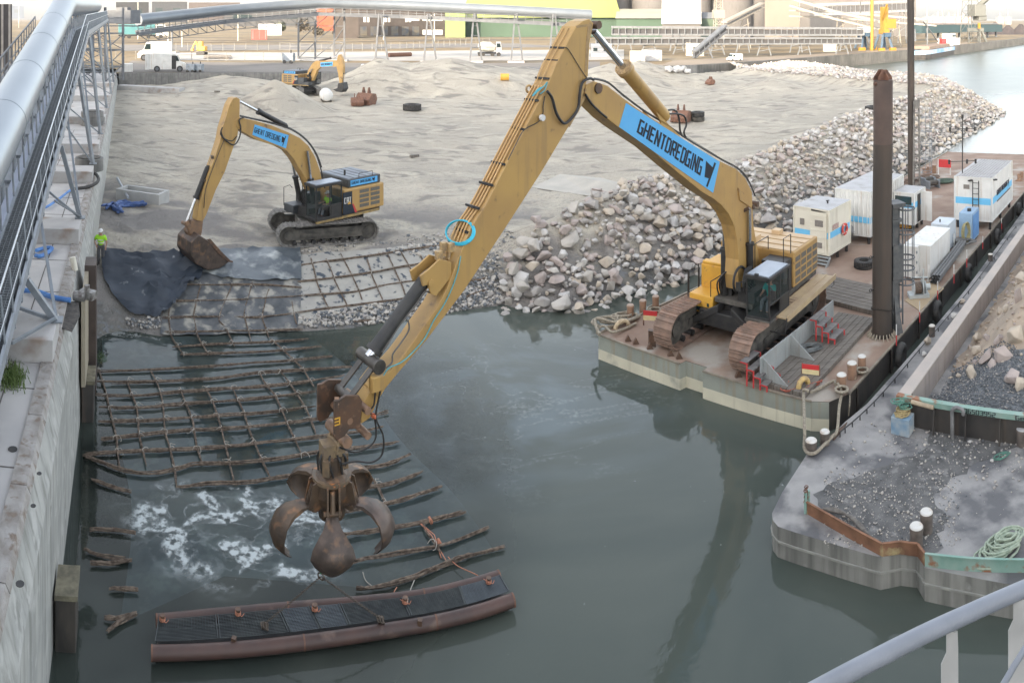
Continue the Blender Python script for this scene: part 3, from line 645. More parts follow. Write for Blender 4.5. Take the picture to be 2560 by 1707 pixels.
# LETTERING (block strokes on a surface)
GL = {
 'G':[((3,5),(0,5)),((0,5),(0,0)),((0,0),(3,0)),((3,0),(3,2.4)),((3,2.4),(1.6,2.4))],'H':[((0,0),(0,5)),((3,0),(3,5)),((0,2.5),(3,2.5))],
 'E':[((0,0),(0,5)),((0,5),(3,5)),((0,2.5),(2.6,2.5)),((0,0),(3,0))],'N':[((0,0),(0,5)),((3,0),(3,5)),((0,5),(3,0))],
 'T':[((0,5),(3,5)),((1.5,0),(1.5,5))],'D':[((0,0),(0,5)),((0,5),(2.6,5)),((3,4.5),(3,.5)),((2.6,0),(0,0))],
 'R':[((0,0),(0,5)),((0,5),(3,5)),((3,5),(3,2.4)),((3,2.4),(0,2.4)),((1.2,2.4),(3,0))],'I':[((1.5,0),(1.5,5))],
 'C':[((3,5),(0,5)),((0,5),(0,0)),((0,0),(3,0))],'A':[((0,0),(0,5)),((0,5),(3,5)),((3,5),(3,0)),((0,2.4),(3,2.4))],
 '0':[((0,0),(0,5)),((0,5),(3,5)),((3,5),(3,0)),((3,0),(0,0))],'6':[((3,5),(0,5)),((0,5),(0,0)),((0,0),(3,0)),((3,0),(3,2.5)),((3,2.5),(0,2.5))],
 '5':[((3,5),(0,5)),((0,5),(0,2.6)),((0,2.6),(3,2.6)),((3,2.6),(3,0)),((3,0),(0,0))],'3':[((0,5),(3,5)),((3,5),(3,0)),((3,0),(0,0)),((.6,2.5),(3,2.5))],
 '9':[((3,2.5),(0,2.5)),((0,2.5),(0,5)),((0,5),(3,5)),((3,5),(3,0)),((3,0),(0,0))],'2':[((0,5),(3,5)),((3,5),(3,2.6)),((3,2.6),(0,2.6)),((0,2.6),(0,0)),((0,0),(3,0))],
 'e':[((0,1.6),(3,1.6)),((3,1.6),(3,3.2)),((3,3.2),(0,3.2)),((0,3.2),(0,0)),((0,0),(3,0))],'n':[((0,0),(0,3.2)),((0,3.2),(3,3.2)),((3,3.2),(3,0))],'t':[((1,0),(1,4.6)),((0,3.2),(2.4,3.2)),((1,0),(2.2,0))],
 'O':[((0,0),(0,5)),((0,5),(3,5)),((3,5),(3,0)),((3,0),(0,0))]}
def lettering(text,q,u0,u1,v0,v1,nrm,wt=.42,logo=False,slant=0):
 """q = surface corners (lower left, lower right, upper right, upper left)"""
 A,B_,C_,D_ = [Vector(p) for p in q];nv = Vector(nrm).normalized()
 def P(u,v):return ip(ip(A,B_,u),ip(D_,C_,u),v)
 mb = MB();N = len(text);cw = (u1 - u0) / max(N,1);U = (B_ - A).length;Vv = (D_ - A).length
 gx = cw * .70 / 3;gy = (v1 - v0) / 5;wu = wt * (gx * U) / U * 1.7;wv = wt * gy * 1.35
 k = 0;av = [.5 if c in 'I ' else 1 for c in text];cw = (u1 - u0) / sum(av);gx = cw * .64 / 3;wu = wt * gx * 2.1;acc = 0
 for i,ch in enumerate(text):
  ox = u0 + acc * cw - (.25 * cw if ch == 'I' else 0);acc += av[i]
  if ch == ' ':continue
  for (x0,y0),(x1,y1) in GL[ch]:
   if y0 > y1:x0,y0,x1,y1 = x1,y1,x0,y0
   if y0 == y1 and x0 > x1:x0,x1 = x1,x0
   sl_ = lambda y:slant * y * gy
   a = (ox + x0 * gx + sl_(y0),v0 + y0 * gy);c = (ox + x1 * gx + sl_(y1),v0 + y1 * gy)
   if abs(x0 - x1) < .01:pl = [(a[0] - wu / 2,a[1] - wv / 2),(a[0] + wu / 2,a[1] - wv / 2),(c[0] + wu / 2,c[1] + wv / 2),(c[0] - wu / 2,c[1] + wv / 2)]
   elif abs(y0 - y1) < .01:pl = [(a[0],a[1] - wv / 2),(c[0],c[1] - wv / 2),(c[0],c[1] + wv / 2),(a[0],a[1] + wv / 2)]
   else:pl = [(a[0] - wu / 2,a[1]),(a[0] + wu / 2,a[1]),(c[0] + wu / 2,c[1]),(c[0] - wu / 2,c[1])]
   k += 1;h = .006 + .0006 * (k % 5)
   mb.prism([P(*p) + nv * .001 for p in pl],nv * h)
 if logo:
  x = u1 + .025;s = (v1 - v0)
  for pl in ([(x - .01,v1 + .10 * s),(x + .075,v1 - .05 * s),(x + .070,v0 + .12 * s),(x + .012,v0 + .02 * s)],
     [(x + .050,v0 - .48 * s),(x + .068,v0 - .48 * s),(x + .104,v1 + .34 * s),(x + .084,v1 + .34 * s)]):
   k += 1;mb.prism([P(*p) + nv * .001 for p in pl],nv * (.006 + .0007 * (k % 4)))
 return mb
# EXCAVATORS
def fr(C,h):
 h = Vector((h[0],h[1],0)).normalized();l = Vector((-h.y,h.x,0));M = Matrix.Identity(4)
 for i in range(3):M[i][0] = h[i];M[i][1] = l[i];M[i][2] = (0,0,1)[i];M[i][3] = C[i]
 return M
def track(root,C,h,side,gauge,Ln,Ht,sw,shoe,pitch=.24,tilt=0):
 M = fr(C,h);M = M @ Matrix.Rotation(-tilt,4,'Y');y = side * gauge / 2;r = Ht / 2;hl = Ln / 2 - r
 tr = MB(M);n = int((2 * math.pi * r + 4 * hl) / pitch);per = 2 * math.pi * r + 4 * hl
 for i in range(n):
  s = i / n * per
  if s < 2 * hl:p = (-hl + s,Ht);a = 0
  elif s < 2 * hl + math.pi * r:t_ = (s - 2 * hl) / r;p = (hl + r * math.sin(t_),r + r * math.cos(t_));a = -t_
  elif s < 4 * hl + math.pi * r:q = s - 2 * hl - math.pi * r;p = (hl - q,0);a = math.pi
  else:t_ = (s - 4 * hl - math.pi * r) / r;p = (-hl - r * math.sin(t_),r - r * math.cos(t_));a = math.pi - t_
  sag = 0
  if a == 0:sag = .04 * r * math.cos((p[0]) / hl * math.pi * 1.5)
  c = Vector((p[0],y,p[1] + sag));ca,sa = math.cos(a),math.sin(a);rot = Matrix(((ca,0,-sa),(0,1,0),(sa,0,ca)));nn = rot @ Vector((0,0,1));tt = rot @ Vector((1,0,0))
  tr.box(c - nn * .02,(pitch * .96,sw,.035),rot=rot)
  for k in (-.33,.33):tr.box(c + nn * .018 + tt * pitch * k,(.025,sw * .98,.05),rot=rot)
  tr.box(c - nn * .075,(pitch * .8,sw * .34,.09),rot=rot)
 o = tr.build('track_chain',shoe,root)
 b = MB(M);b.prism([(-hl - .05,y - sw * .22,r * .55),(hl + .05,y - sw * .22,r * .55),(hl * .9,y - sw * .22,Ht - .28),(-hl * .9,y - sw * .22,Ht - .28)],(0,sw * .44,0))
 b.bx(-hl * .7,hl * .7,y - sw * .28,y + sw * .28,r * .8,r * 1.15);b.build('track_frame',DIRTY,root,bevel=.02)
 for e in (-1,1):
  b = MB(M);b.cyl((e * hl,y - sw * .17,r),(e * hl,y + sw * .17,r),r * .82,n=24);b.cyl((e * hl,y - sw * .27,r),(e * hl,y + sw * .27,r),r * .42,n=16);b.build('drive_sprocket' if e < 0 else 'idler_wheel',DIRTY,root,smooth=True)
 b = MB(M)
 for k in np.linspace(-hl * .85,hl * .85,8):b.cyl((k,y - sw * .3,.2),(k,y + sw * .3,.2),.12,n=12)
 b.build('roller',BLK,root,smooth=True)
def profile(poly,P0,nl,off,w,mb,m=0,frm=None):
 """outline seen in the photo, taken on a vertical plane through P0 (at offset frm), moved to off and given real width w"""
 f_ = off if frm is None else frm;c = P0 + nl * f_;pts = [PLN(x,y,c,nl) + nl * (off - f_) for x,y in poly];mb.prism(pts,-nl * w,m);return pts
def hoses(mb,pxs,P0,nl,off,r,k=6,frm=None,out=None):
 f_ = off if frm is None else frm;mb.tube(catmull([PLN(x,y,P0 + nl * f_,nl) + nl * (off - f_) + (out or Vector()) for x,y in pxs],k),r,8)
def cab(root,M,x0,x1,y0,y1,z0,z1,glassm=GLS):
 b = MB(M);t = .07
 for x in (x0,x1):
  for y in (y0,y1):b.bx(x - t / 2 if x == x1 else x,x + t / 2 if x == x1 else x + t,min(y,y1 - t),min(y,y1 - t) + t,z0,z1)
 b.bx(x0,x1 + .03,y0,y1,z0,z0 + .16);b.bx(x0 - .03,x1 + .1,y0 - .03,y1 + .03,z1 - .07,z1 + .06)
 b.bx(x0 + (x1 - x0) * .45,x0 + (x1 - x0) * .45 + t,y1 - t,y1,z0,z1);b.bx(x0,x1,y1 - t * .8,y1,z0 + (z1 - z0) * .38,z0 + (z1 - z0) * .42);b.bx(x0,x0 + t,y0,y1,z0,z0 + (z1 - z0) * .55)
 b.bx(x0,x0 + (x1 - x0) * .43,y1 - .04,y1 - .01,z0,z0 + (z1 - z0) * .4)
 o = b.build('cab',BLK,root,bevel=.015)
 b = MB(M);b.bx(x0 + .05,x1 - .0,y0 + .05,y1 - .05,z1 + .062,z1 + .10);b.build('roof_hatch',mat('blue_grey_cab_roof',(.33,.38,.46),(.28,.33,.40),2,.4),o)
 gm = mat('cab_window',(.03,.05,.05),None,2,.05,alpha=.42)
 b = MB(M);e = .012
 b.quad((x1 + e,y0 + .05,z0 + .16),(x1 + e,y1 - .05,z0 + .16),(x1 + e,y1 - .05,z1 - .07),(x1 + e,y0 + .05,z1 - .07));b.build('windscreen',gm,o)
 b = MB(M);b.quad((x0 + .06,y1 - .015,z0 + (z1 - z0) * .42),(x1 - .05,y1 - .015,z0 + (z1 - z0) * .42),(x1 - .05,y1 - .015,z1 - .07),(x0 + .06,y1 - .015,z1 - .07));b.build('side_window',gm,o)
 b = MB(M);xs = x0 + (x1 - x0) * .25;b.bx(xs,xs + .5,y0 + .28,y1 - .28,z0 + .35,z0 + .5);b.bx(xs,xs + .1,y0 + .28,y1 - .28,z0 + .4,z0 + 1.05)
 for yy in (y0 + .2,y1 - .22):b.bx(xs + .35,xs + .75,yy - .05,yy + .05,z0 + .5,z0 + .66)
 b.build('seat',RUBB,o)
 return o
SKIN = mat('skin',(.48,.27,.19),None,6,.6)
def skinmesh(name,verts,edges,radii,m,parent=None,lvl=2,root=0):
 me = bpy.data.meshes.new(name);me.from_pydata([tuple(v) for v in verts],edges,[]);o = bpy.data.objects.new(name,me);S.collection.objects.link(o)
 o.modifiers.new('skin','SKIN');me.skin_vertices
 if not me.skin_vertices:
  bm = bmesh.new();bm.from_mesh(me);bm.verts.layers.skin.verify();bm.to_mesh(me);bm.free()
 for i,r_ in enumerate(radii):
  sv = me.skin_vertices[0].data[i];sv.radius = r_ if isinstance(r_,tuple) else (r_,r_);sv.use_root = (i == root)
 sb = o.modifiers.new('sub','SUBSURF');sb.levels = lvl;sb.render_levels = lvl
 me.materials.append(m);o.data.polygons.foreach_set('use_smooth',[True] * len(o.data.polygons))
 dg = bpy.context.evaluated_depsgraph_get();ev = o.evaluated_get(dg);nm = bpy.data.meshes.new_from_object(ev);
 for p in nm.polygons:p.use_smooth = True
 o.modifiers.clear();o.data = nm;nm.name = name
 if not nm.materials:nm.materials.append(m)
 if parent:o.parent = parent;KIDS.setdefault(parent.name,[]).append(o)
 return o
def person(loc,rz,label,J,shirt,trousers,helmet=True,hair=None,vest=None):
 """J: joint positions in metres, local (x right, y forward is -y, z up)"""
 t = thing('person',loc,label,'person',rz=rz)
 V = [Vector(J[k]) for k in ('pelvis','waist','chest','neck','head0','head1','shl','ell','wrl','shr','elr','wrr','hil','knl','anl','tol','hir','knr','anr','tor')]
 E = [(0,1),(1,2),(2,3),(3,4),(4,5),(2,6),(6,7),(7,8),(2,9),(9,10),(10,11),(0,12),(12,13),(13,14),(14,15),(0,16),(16,17),(17,18),(18,19)]
 Rr = [(.125,.105),(.125,.10),(.145,.11),.058,.082,.088,.065,.045,.032,.065,.045,.032,.088,.062,.045,.035,.088,.062,.045,.035]
 B0 = Matrix.Translation(Vector(loc))
 for w,e,sgn in ((8,7,1),(11,10,-1)):
  d = (V[w] - V[e]).normalized();sd = d.cross(Vector((0,1,0))); sd = sd.normalized() if sd.length > .1 else Vector((1,0,0))
  i0 = len(V);V.append(V[w] + d * .07);Rr.append((.032,.02));E.append((w,i0))
  for k in range(4):
   a = V[i0] + d * .035 + sd * (.021 * (k - 1.5));j = len(V);V.append(a);Rr.append(.009);E.append((i0,j));V.append(a + d * (.04 + .008 * (1.5 - abs(k - 1.5))) + Vector((0,-.022,0)));Rr.append(.008);E.append((j,j + 1))
  j = len(V);V.append(V[w] + d * .045 - sd * .035 * sgn + Vector((0,-.012,0)));Rr.append(.010);E.append((w,j));V.append(V[j] + d * .03 + Vector((0,-.02,0)));Rr.append(.008);E.append((j,j + 1))
 skinmesh('body',V,E,Rr,SKIN,t)
 f = V[5] - V[4];hc = V[4] + f * .6;b = MB(B0)
 b.cyl(hc + Vector((0,-.085,-.0)),hc + Vector((0,-.115,-.025)),.010,.016,8)
 for s in (-1,1):b.cyl(hc + Vector((s * .085,-.0,-.03)),hc + Vector((s * .098,.0,.03)),.018,.014,8)
 b.build('face',SKIN,t,smooth=True)
 sh = [Vector(J[k]) for k in ('pelvis','waist','chest','neck','shl','ell','shr','elr')];sh[0] = sh[0] + Vector((0,0,-.04));sh[3] = ip(sh[2],sh[3],.55);sh[5] = ip(sh[4],sh[5],.75);sh[7] = ip(sh[6],sh[7],.75)
 skinmesh('shirt',sh,[(0,1),(1,2),(2,3),(2,4),(4,5),(2,6),(6,7)],[(.15,.13),(.155,.13),(.175,.135),.085,.092,.075,.092,.075],shirt,t)
 tr = [Vector(J[k]) for k in ('pelvis','hil','knl','anl','hir','knr','anr')]
 skinmesh('trousers',tr,[(0,1),(1,2),(2,3),(0,4),(4,5),(5,6)],[(.135,.115),.105,.082,.07,.105,.082,.07],trousers,t)
 b = MB(B0)
 for a_,t_ in (('anl','tol'),('anr','tor')):A = Vector(J[a_]);B_ = Vector(J[t_]);b.tube([A + Vector((0,.05,-.02)),A + Vector((0,-.02,-.03)),ip(A,B_,.6),B_ + Vector((0,-.04,0))],[.055,.062,.055,.045],10)
 b.build('boots',RUBB,t,smooth=True)
 if helmet:
  b = MB(B0);n = 18
  c = V[5] + Vector((0,0,-.015));pr = [(0.122,-.0),(.12,.04),(.098,.09),(.05,.122),(.005,.13)]
  vs = [c + Vector((r_ * math.cos(2 * math.pi * i / n),r_ * 1.12 * math.sin(2 * math.pi * i / n),z)) for r_,z in pr for i in range(n)]
  fs = [(k * n + i,k * n + (i + 1) % n,(k + 1) * n + (i + 1) % n,(k + 1) * n + i) for k in range(4) for i in range(n)] + [tuple(range(4 * n,5 * n))]
  b.add(vs,fs);b.box(c + Vector((0,-.15,.0)),(.17,.09,.018));b.build('helmet',mat('white_helmet',(.85,.85,.84),None,3,.35),t,smooth=True)
 else:
  b = MB(B0);c = V[5];n = 14;pr = [(.095,-.03),(.098,.03),(.075,.075),(.02,.095)]
  b.add([c + Vector((r_ * math.cos(2 * math.pi * i / n),.01 + r_ * 1.1 * math.sin(2 * math.pi * i / n),z)) for r_,z in pr for i in range(n)],[(k * n + i,k * n + (i + 1) % n,(k + 1) * n + (i + 1) % n,(k + 1) * n + i) for k in range(3) for i in range(n)] + [tuple(range(3 * n,4 * n))])
  b.build('hair',mat('brown_hair',(.06,.035,.02),None,9,.8),t,smooth=True)
 if vest:
  b = MB(B0);P_ = Vector(J['waist'])
  for z,m_ in ((-.02,0),(.12,0)):b.ring(P_ + Vector((0,0,z)),.158,.022,n=20,k=6,sy=.87)
  b.build('reflective_band',mat('silver_tape',(.75,.77,.75),None,5,.4),t)
 return t
SIT = dict(pelvis=(0,0,.0),waist=(0,.02,.2),chest=(0,.01,.42),neck=(0,0,.58),head0=(0,-.02,.66),head1=(0,-.02,.77),shl=(.19,0,.48),ell=(.25,-.12,.24),wrl=(.2,-.36,.24),shr=(-.19,0,.48),elr=(-.25,-.12,.24),wrr=(-.2,-.36,.24),
   hil=(.1,-.03,-.02),knl=(.13,-.43,.02),anl=(.13,-.52,-.36),tol=(.13,-.66,-.42),hir=(-.1,-.03,-.02),knr=(-.13,-.43,.02),anr=(-.13,-.52,-.36),tor=(-.13,-.66,-.42))
STAND = dict(pelvis=(0,0,.95),waist=(0,.01,1.12),chest=(0,.01,1.33),neck=(0,0,1.50),head0=(0,-.02,1.57),head1=(0,-.025,1.68),shl=(.2,.01,1.40),ell=(.30,.02,1.13),wrl=(.27,-.05,.90),shr=(-.2,.01,1.40),elr=(-.33,.0,1.15),wrr=(-.20,-.17,1.0),
    hil=(.1,0,.90),knl=(.13,-.03,.50),anl=(.14,.03,.10),tol=(.17,-.13,.04),hir=(-.1,0,.90),knr=(-.10,-.07,.50),anr=(-.11,-.02,.10),tor=(-.14,-.18,.04))
HIVIS = mat('lime_hi_vis',(.42,.85,.04),(.36,.78,.04),6,.7);GRN_T = mat('teal_shirt',(.02,.33,.30),None,5,.8);DKT = mat('dark_work_trousers',(.06,.065,.075),(.1,.1,.1),6,.85)
JEAN = mat('grey_shorts',(.12,.14,.16),None,5,.85)
wp = T(252,661);person(wp,R(-35) * -1 * .6,'worker in a lime hi-vis shirt and white helmet standing by the quay wall',STAND,HIVIS,DKT,vest=True)
Hb = Vector((-.735,-.678,0)).normalized();Lb = Vector((-Hb.y,Hb.x,0));Cb = Vector((9.5,28.4,1.0));Mb = fr(Cb,Hb)
ex = thing('excavator',Cb,'huge yellow long-reach excavator on the pontoon with a blue banner on its boom','excavator')
SHOER = mat('rusty_track_shoe',(.31,.205,.155),(.20,.14,.11),3,.7,bump=.15,bsc=18)
for sd in (1,-1):track(ex,Cb + Vector((0.0,-.1,.03)),(-.75,-.66),sd,3.45,6.9,1.42,.85,SHOER,.26)
b = MB(fr(Cb,(-.75,-.66)))
for x in (-1.3,1.3):b.prism([(x - .45,-1.5,.55),(x + .45,-1.5,.55),(x + .3,-.3,1.25),(x - .3,-.3,1.25)],(0,0,.3));b.prism([(x - .45,1.5,.55),(x + .45,1.5,.55),(x + .3,.3,1.25),(x - .3,.3,1.25)],(0,0,.3))
b.bx(-1.6,1.6,-1.2,1.2,.62,1.22);b.cyl((0,0,1.2),(0,0,1.52),1.15,n=32);b.build('undercarriage',BLK,ex,bevel=.03)
b = MB(Mb);b.bx(-3.5,-1.02,-1.75,1.75,1.52,1.72);b.bx(-1.02,1.3,-.66,1.08,1.52,1.72);b.bx(-1.02,.1,1.08,1.75,1.50,1.71);b.bx(1.5,2.0,1.1,2.2,1.36,1.5);b.build('deck_frame',DIRTY,ex,bevel=.02)
b = MB(Mb);b.bx(-3.6,-1.05,-1.78,1.78,1.725,3.2);b.bx(-3.9,-3.602,-1.6,1.6,1.6,3.0);b.build('engine_house',YEL,ex,bevel=.06)
b = MB(Mb)
for k in range(4):b.bx(-3.5 + k * .62,-3.0 + k * .62,-1.7,1.7,3.205,3.225)
b.bx(-1.9,-1.3,-1.2,-.2,3.2,3.5);b.bx(-3.3,-2.9,-.2,.2,3.22,3.42);b.build('bonnet_panel',mat('sandy_bonnet',(.60,.44,.27),(.52,.37,.22),1.2,.6),ex,bevel=.01)
b = MB(Mb)
for i in range(4):
 for k in range(4):b.bx(-3.48 + i * .60,-3.0 + i * .60,1.784,1.792,1.85 + k * .30,2.05 + k * .30)
b.build('side_grille',mat('grille_mesh',(.10,.095,.085),(.16,.15,.13),30,.7),ex)
b = MB(Mb)
for k in range(13):b.beam((-3.45 + k * .38,1.84,1.50),(-3.1 + k * .38,1.84,1.50),.05)
b.bx(-3.6,1.35,1.80,2.62,1.44,1.50);b.bx(-3.6,1.35,2.60,2.66,1.38,1.60);b.bx(-3.6,1.35,2.18,2.24,1.50,1.53);b.build('catwalk',mat('tan_catwalk',(.47,.36,.22),(.40,.30,.19),2,.6),ex)
b = MB(Mb);b.tube([(-3.5,2.6,1.5),(-3.5,2.6,1.15),(-3.2,2.6,1.15)],.02,6)
b.tube([(1.36,1.9,1.5),(1.5,1.9,.95),(1.5,2.6,.95),(1.36,2.6,1.5)],.028,6);b.tube([(-.9,1.7,3.2),(-.9,1.7,4.0),(-.2,1.7,4.0),(-.2,1.7,2.6)],.022,6);b.tube([(-1.0,.6,3.2),(-1.0,.6,3.75),(.2,.6,3.75),(.2,.6,2.5)],.022,6);b.build('grab_rail',BLK,ex)
b = MB(Mb);b.bx(.45,1.35,-1.85,-.72,.95,1.68);b.bx(-1.0,.44,-1.85,-.72,.98,2.62);b.bx(.1,.43,-1.8,-.8,2.62,2.75);b.build('fuel_tank',YELB,ex,bevel=.035)
b = MB(Mb)
for p in ((1.3,-1.95),(.5,-1.95),(-.1,-1.95)):b.beam((*p,.4),(*p,2.6),.035)
b.tube([(1.3,-1.9,1.65),(1.3,-1.9,2.45),(.5,-1.9,2.45),(.5,-1.9,1.65)],.022,6);b.tube([(1.3,-.85,1.65),(1.3,-.85,2.3),(.45,-.85,2.3),(.45,-.85,2.6)],.022,6)
for z in (.6,.95,1.3):b.beam((1.3,-1.95,z),(.5,-1.95,z),.03)
b.build('step_rail',BLK,ex)
b = MB(Mb);b.bx(1.352,1.36,-1.5,-1.1,1.05,1.2);b.bx(1.352,1.36,-1.0,-.9,1.25,1.4);b.build('tank_vent',GLS,ex)
b = MB(Mb);b.bx(-.95,1.2,.35,1.1,1.73,2.15);b.bx(-1.0,.9,-.65,-.1,1.73,2.2);b.bx(-1.0,-.2,.7,1.7,1.73,3.0)
for k in range(9):b.tube(catmull([(1.15 - .12 * k,-.55 + .05 * k,1.75),(1.35 - .1 * k,-.5 + .04 * k,2.35),(1.0 - .12 * k,-.2,2.75),(.5,-.1 + .05 * k,2.2)],5),.035,6)
for k in range(6):b.tube(catmull([(1.2 - .2 * k,.75,2.0),(1.4 - .12 * k,.7,2.5),(.8 - .1 * k,.5,2.9),(.3,.42,2.4)],5),.032,6)
b.ring((1.0,.33,2.5),.5,.05,axis=(0,1,0),n=22);b.build('hydraulic_hoses',BLK,ex)
cb = cab(ex,Mb,.15,1.88,1.12,2.14,1.42,3.08)
b = MB(Mb);b.beam((1.95,1.15,2.9),(2.25,1.0,2.9),.03);b.box((2.27,.98,2.75),(.05,.2,.32));b.beam((1.95,2.12,2.9),(2.1,2.35,2.8),.03);b.box((2.1,2.38,2.62),(.05,.2,.32));b.box((1.95,1.6,3.2),(.1,.14,.1));b.build('mirror',BLK,ex)
wB = .62
BOOM = [(1462,232),(1466,211),(1486,203),(1519,214),(1557,244),(1609,282),(1664,315),(1719,354),(1801,403),(1842,423),(1864,446),(1880,480),(1884,565),(1894,619),(1900,655),(1906,700),(1880,735),(1848,725),(1845,690),(1847,650),(1843,600),(1836,565),(1822,535),(1803,512),(1784,497),(1754,479),(1686,424),(1623,370),(1546,318),(1519,297),(1490,268)]
b = MB();bp = profile(BOOM,Cb,Lb,wB / 2,wB,b);bo = b.build('boom',YEL,ex,bevel=.02)
e = .012
quad = [PLN(x,y,Cb + Lb * (wB / 2 + e),Lb) for x,y in ((1548,317),(1783,482),(1799.6,404.4),(1565.5,257.5))]
b = MB();b.prism(quad,-Lb * .02);b.build('banner',BLUEB,bo)
lettering('GHENTDREDGING',quad,.15,.83,.27,.73,Lb,wt=.62,logo=True).build('lettering',NAVY,bo)
b = MB();profile([(1557,240),(1562,243),(1842,420),(1838,417)],Cb,Lb,wB / 2 + .015,.03,b);
hoses(b,[(1478,196),(1519,207),(1557,238),(1609,277),(1664,311),(1719,349),(1801,398),(1842,420),(1866,445),(1885,480)],Cb,Lb,.22,.022)
hoses(b,[(1486,196),(1519,205),(1557,236),(1609,275),(1664,309),(1719,347),(1801,396),(1842,418),(1868,445),(1888,490)],Cb,Lb,.1,.026)
hoses(b,[(1464,236),(1478,258),(1500,280),(1517,294)],Cb,Lb,wB / 2 + .03,.035);b.build('hydraulic_line',BLK,bo)
b = MB()
for (x,y,r_) in ((1475,219,.16),(1876,508,.12),(1866,515,.09)):c = PLN(x,y,Cb,Lb);b.cyl(c + Lb * (wB / 2 + .06),c - Lb * (wB / 2 + .06),r_,n=20)
b.build('pivot_pin',BRN,bo,smooth=True)
b = MB();profile([(1846,470),(1880,500),(1880,520),(1850,500)],Cb,Lb,wB / 2 + .05,.05,b);b.build('gusset',YEL,bo)
STK = [(1440,66),(1458,52),(1474,47),(1484,58),(1474,110),(1470,189),(1449,277),(1422,316),(1354,430),(1280,545),(1161,726),(1103,802),(1068,849),(996,932),(961,975),(946,992),(928,975),(950,945),(977,925),(1004,895),(1037,850),(1051,828),(1092,770),(1117,723),(1153,630),(1177,570),(1216,510),(1280,384),(1370,211),(1390,162)]
wS = .58
b = MB();profile(STK,Cb,Lb,wS / 2,wS,b);so_ = b.build('stick',YEL,ex,bevel=.02)
b = MB();profile([(1470,62),(1474,55),(1481,62),(1472,110),(1467,180),(1462,180),(1465,110)],Cb,Lb,wS / 2 + .01,.012,b);profile([(1440,64),(1470,60),(1470,66),(1441,70)],Cb,Lb,wS / 2 + .01,.012,b)
profile([(1462,235),(1420,316),(1424,318),(1468,238)],Cb,Lb,wS / 2 + .01,.012,b);b.build('edge_weld',mat('scuffed_yellow',(.42,.28,.13),(.3,.2,.1),6,.6),so_)
b = MB()
c = PLN(1477,62,Cb,Lb);b.cyl(c + Lb * (wS / 2 + .05),c - Lb * (wS / 2 + .05),.13,n=18);b.build('pivot_pin',BRN,so_,smooth=True)
ax = (PLN(1216,510,Cb,Lb) - PLN(1153,630,Cb,Lb)).normalized();outw = Lb.cross(ax);outw = outw if outw.dot(Vector((-1,-1,.5))) > 0 else -outw;OW = dict(frm=wS / 2,out=outw * .045)
b = MB()
for k,off in enumerate((-.20,-.09,.03,.14)):
 hoses(b,[(1366,218),(1332,284),(1280,384),(1217,508),(1180,566),(1160,606 + 6 * k)],Cb,Lb,off,.026,4,**OW)
for k,off in enumerate((-.15,.05)):hoses(b,[(1438,72),(1408,128),(1388,166),(1368,214)],Cb,Lb,off,.014,4,**OW)
b.build('pressure_pipe',mat('yellow_pipe',(.58,.36,.15),(.5,.31,.13),2,.4),so_)
b = MB()
for x,y in ((1410,118),(1395,150),(1372,195),(1345,250),(1310,322),(1262,410),(1232,462),(1198,520),(1170,580)):
 c = PLN(x + 4,y + 4,Cb + Lb * wS / 2,Lb) - Lb * wS / 2 + outw * .05;b.beam(c - Lb * .27,c + Lb * .27,.05,.06)
hoses(b,[(1412,118),(1422,125),(1450,170),(1465,192),(1470,196)],Cb,Lb,wS / 2 + .03,.012)
hoses(b,[(1368,228),(1380,245),(1392,285),(1410,308),(1428,296),(1445,270),(1450,230),(1457,205),(1475,196),(1484,200)],Cb,Lb,wS / 2 + .1,.042)
hoses(b,[(1362,240),(1358,265),(1357,285),(1345,305),(1310,325),(1290,360),(1270,400)],Cb,Lb,wS / 2 + .03,.014)
b.build('hose_loop',BLK,so_)
b = MB()
for k in range(4):hoses(b,[(1330 + k,240),(1345,222 + 2 * k),(1360,215),(1368,205),(1362,222 + k),(1350,235)],Cb,Lb,.15 + .05 * k,.012)
hoses(b,[(1152,640),(1144,680),(1128,725),(1108,765),(1085,800),(1062,845),(1032,880),(1004,905),(972,920),(958,940)],Cb,Lb,wS / 2 + .02,.014)
b.build('blue_hose',mat('turquoise_hose',(.10,.42,.50),None,5,.6),so_)
lc = PLN(1353,294,Cb + Lb * (wS / 2 + .08),Lb);b = MB();b.cyl(lc,lc + Lb * .08,.09,n=16);b.build('work_lamp',mat('lamp_glass',(.7,.7,.7),None,5,.2),so_,smooth=True)
cc = PLN(1155,584,Cb + Lb * .05,Lb);b = MB();ax = (PLN(1216,510,Cb,Lb) - PLN(1153,630,Cb,Lb)).normalized();outw = Lb.cross(ax);outw = outw if outw.dot(Vector((-1,-1,.5))) > 0 else -outw
for k in range(4):b.ring(cc + outw * (.06 + .02 * k),.33 - .012 * k,.018,axis=outw + Lb * (.3 + .05 * k),n=26,sx=1.25)
b.build('coiled_hose',mat('cyan_hose',(.05,.50,.68),None,5,.5),so_,smooth=True)
b = MB()
for x,y,off in ((1112,618,.05),(1120,635,-.12),(1100,640,.12),(1130,620,.16),(1108,655,0)):
 c = PLN(x,y,Cb + Lb * off,Lb) + outw * .05;b.box(c,(.16,.14,.22),rz=.7);b.cyl(c,c + Vector((-.05,-.05,-.3)),.035,n=8)
b.ring(PLN(1162,572,Cb,Lb),.09,.035,axis=Lb,n=14);b.ring(PLN(1322,222,Cb + Lb * -.3,Lb),.10,.035,axis=Lb,n=14);b.build('valve_block',mat('yellow_fitting',(.50,.34,.16),(.28,.2,.12),9,.5),so_,bevel=.01)
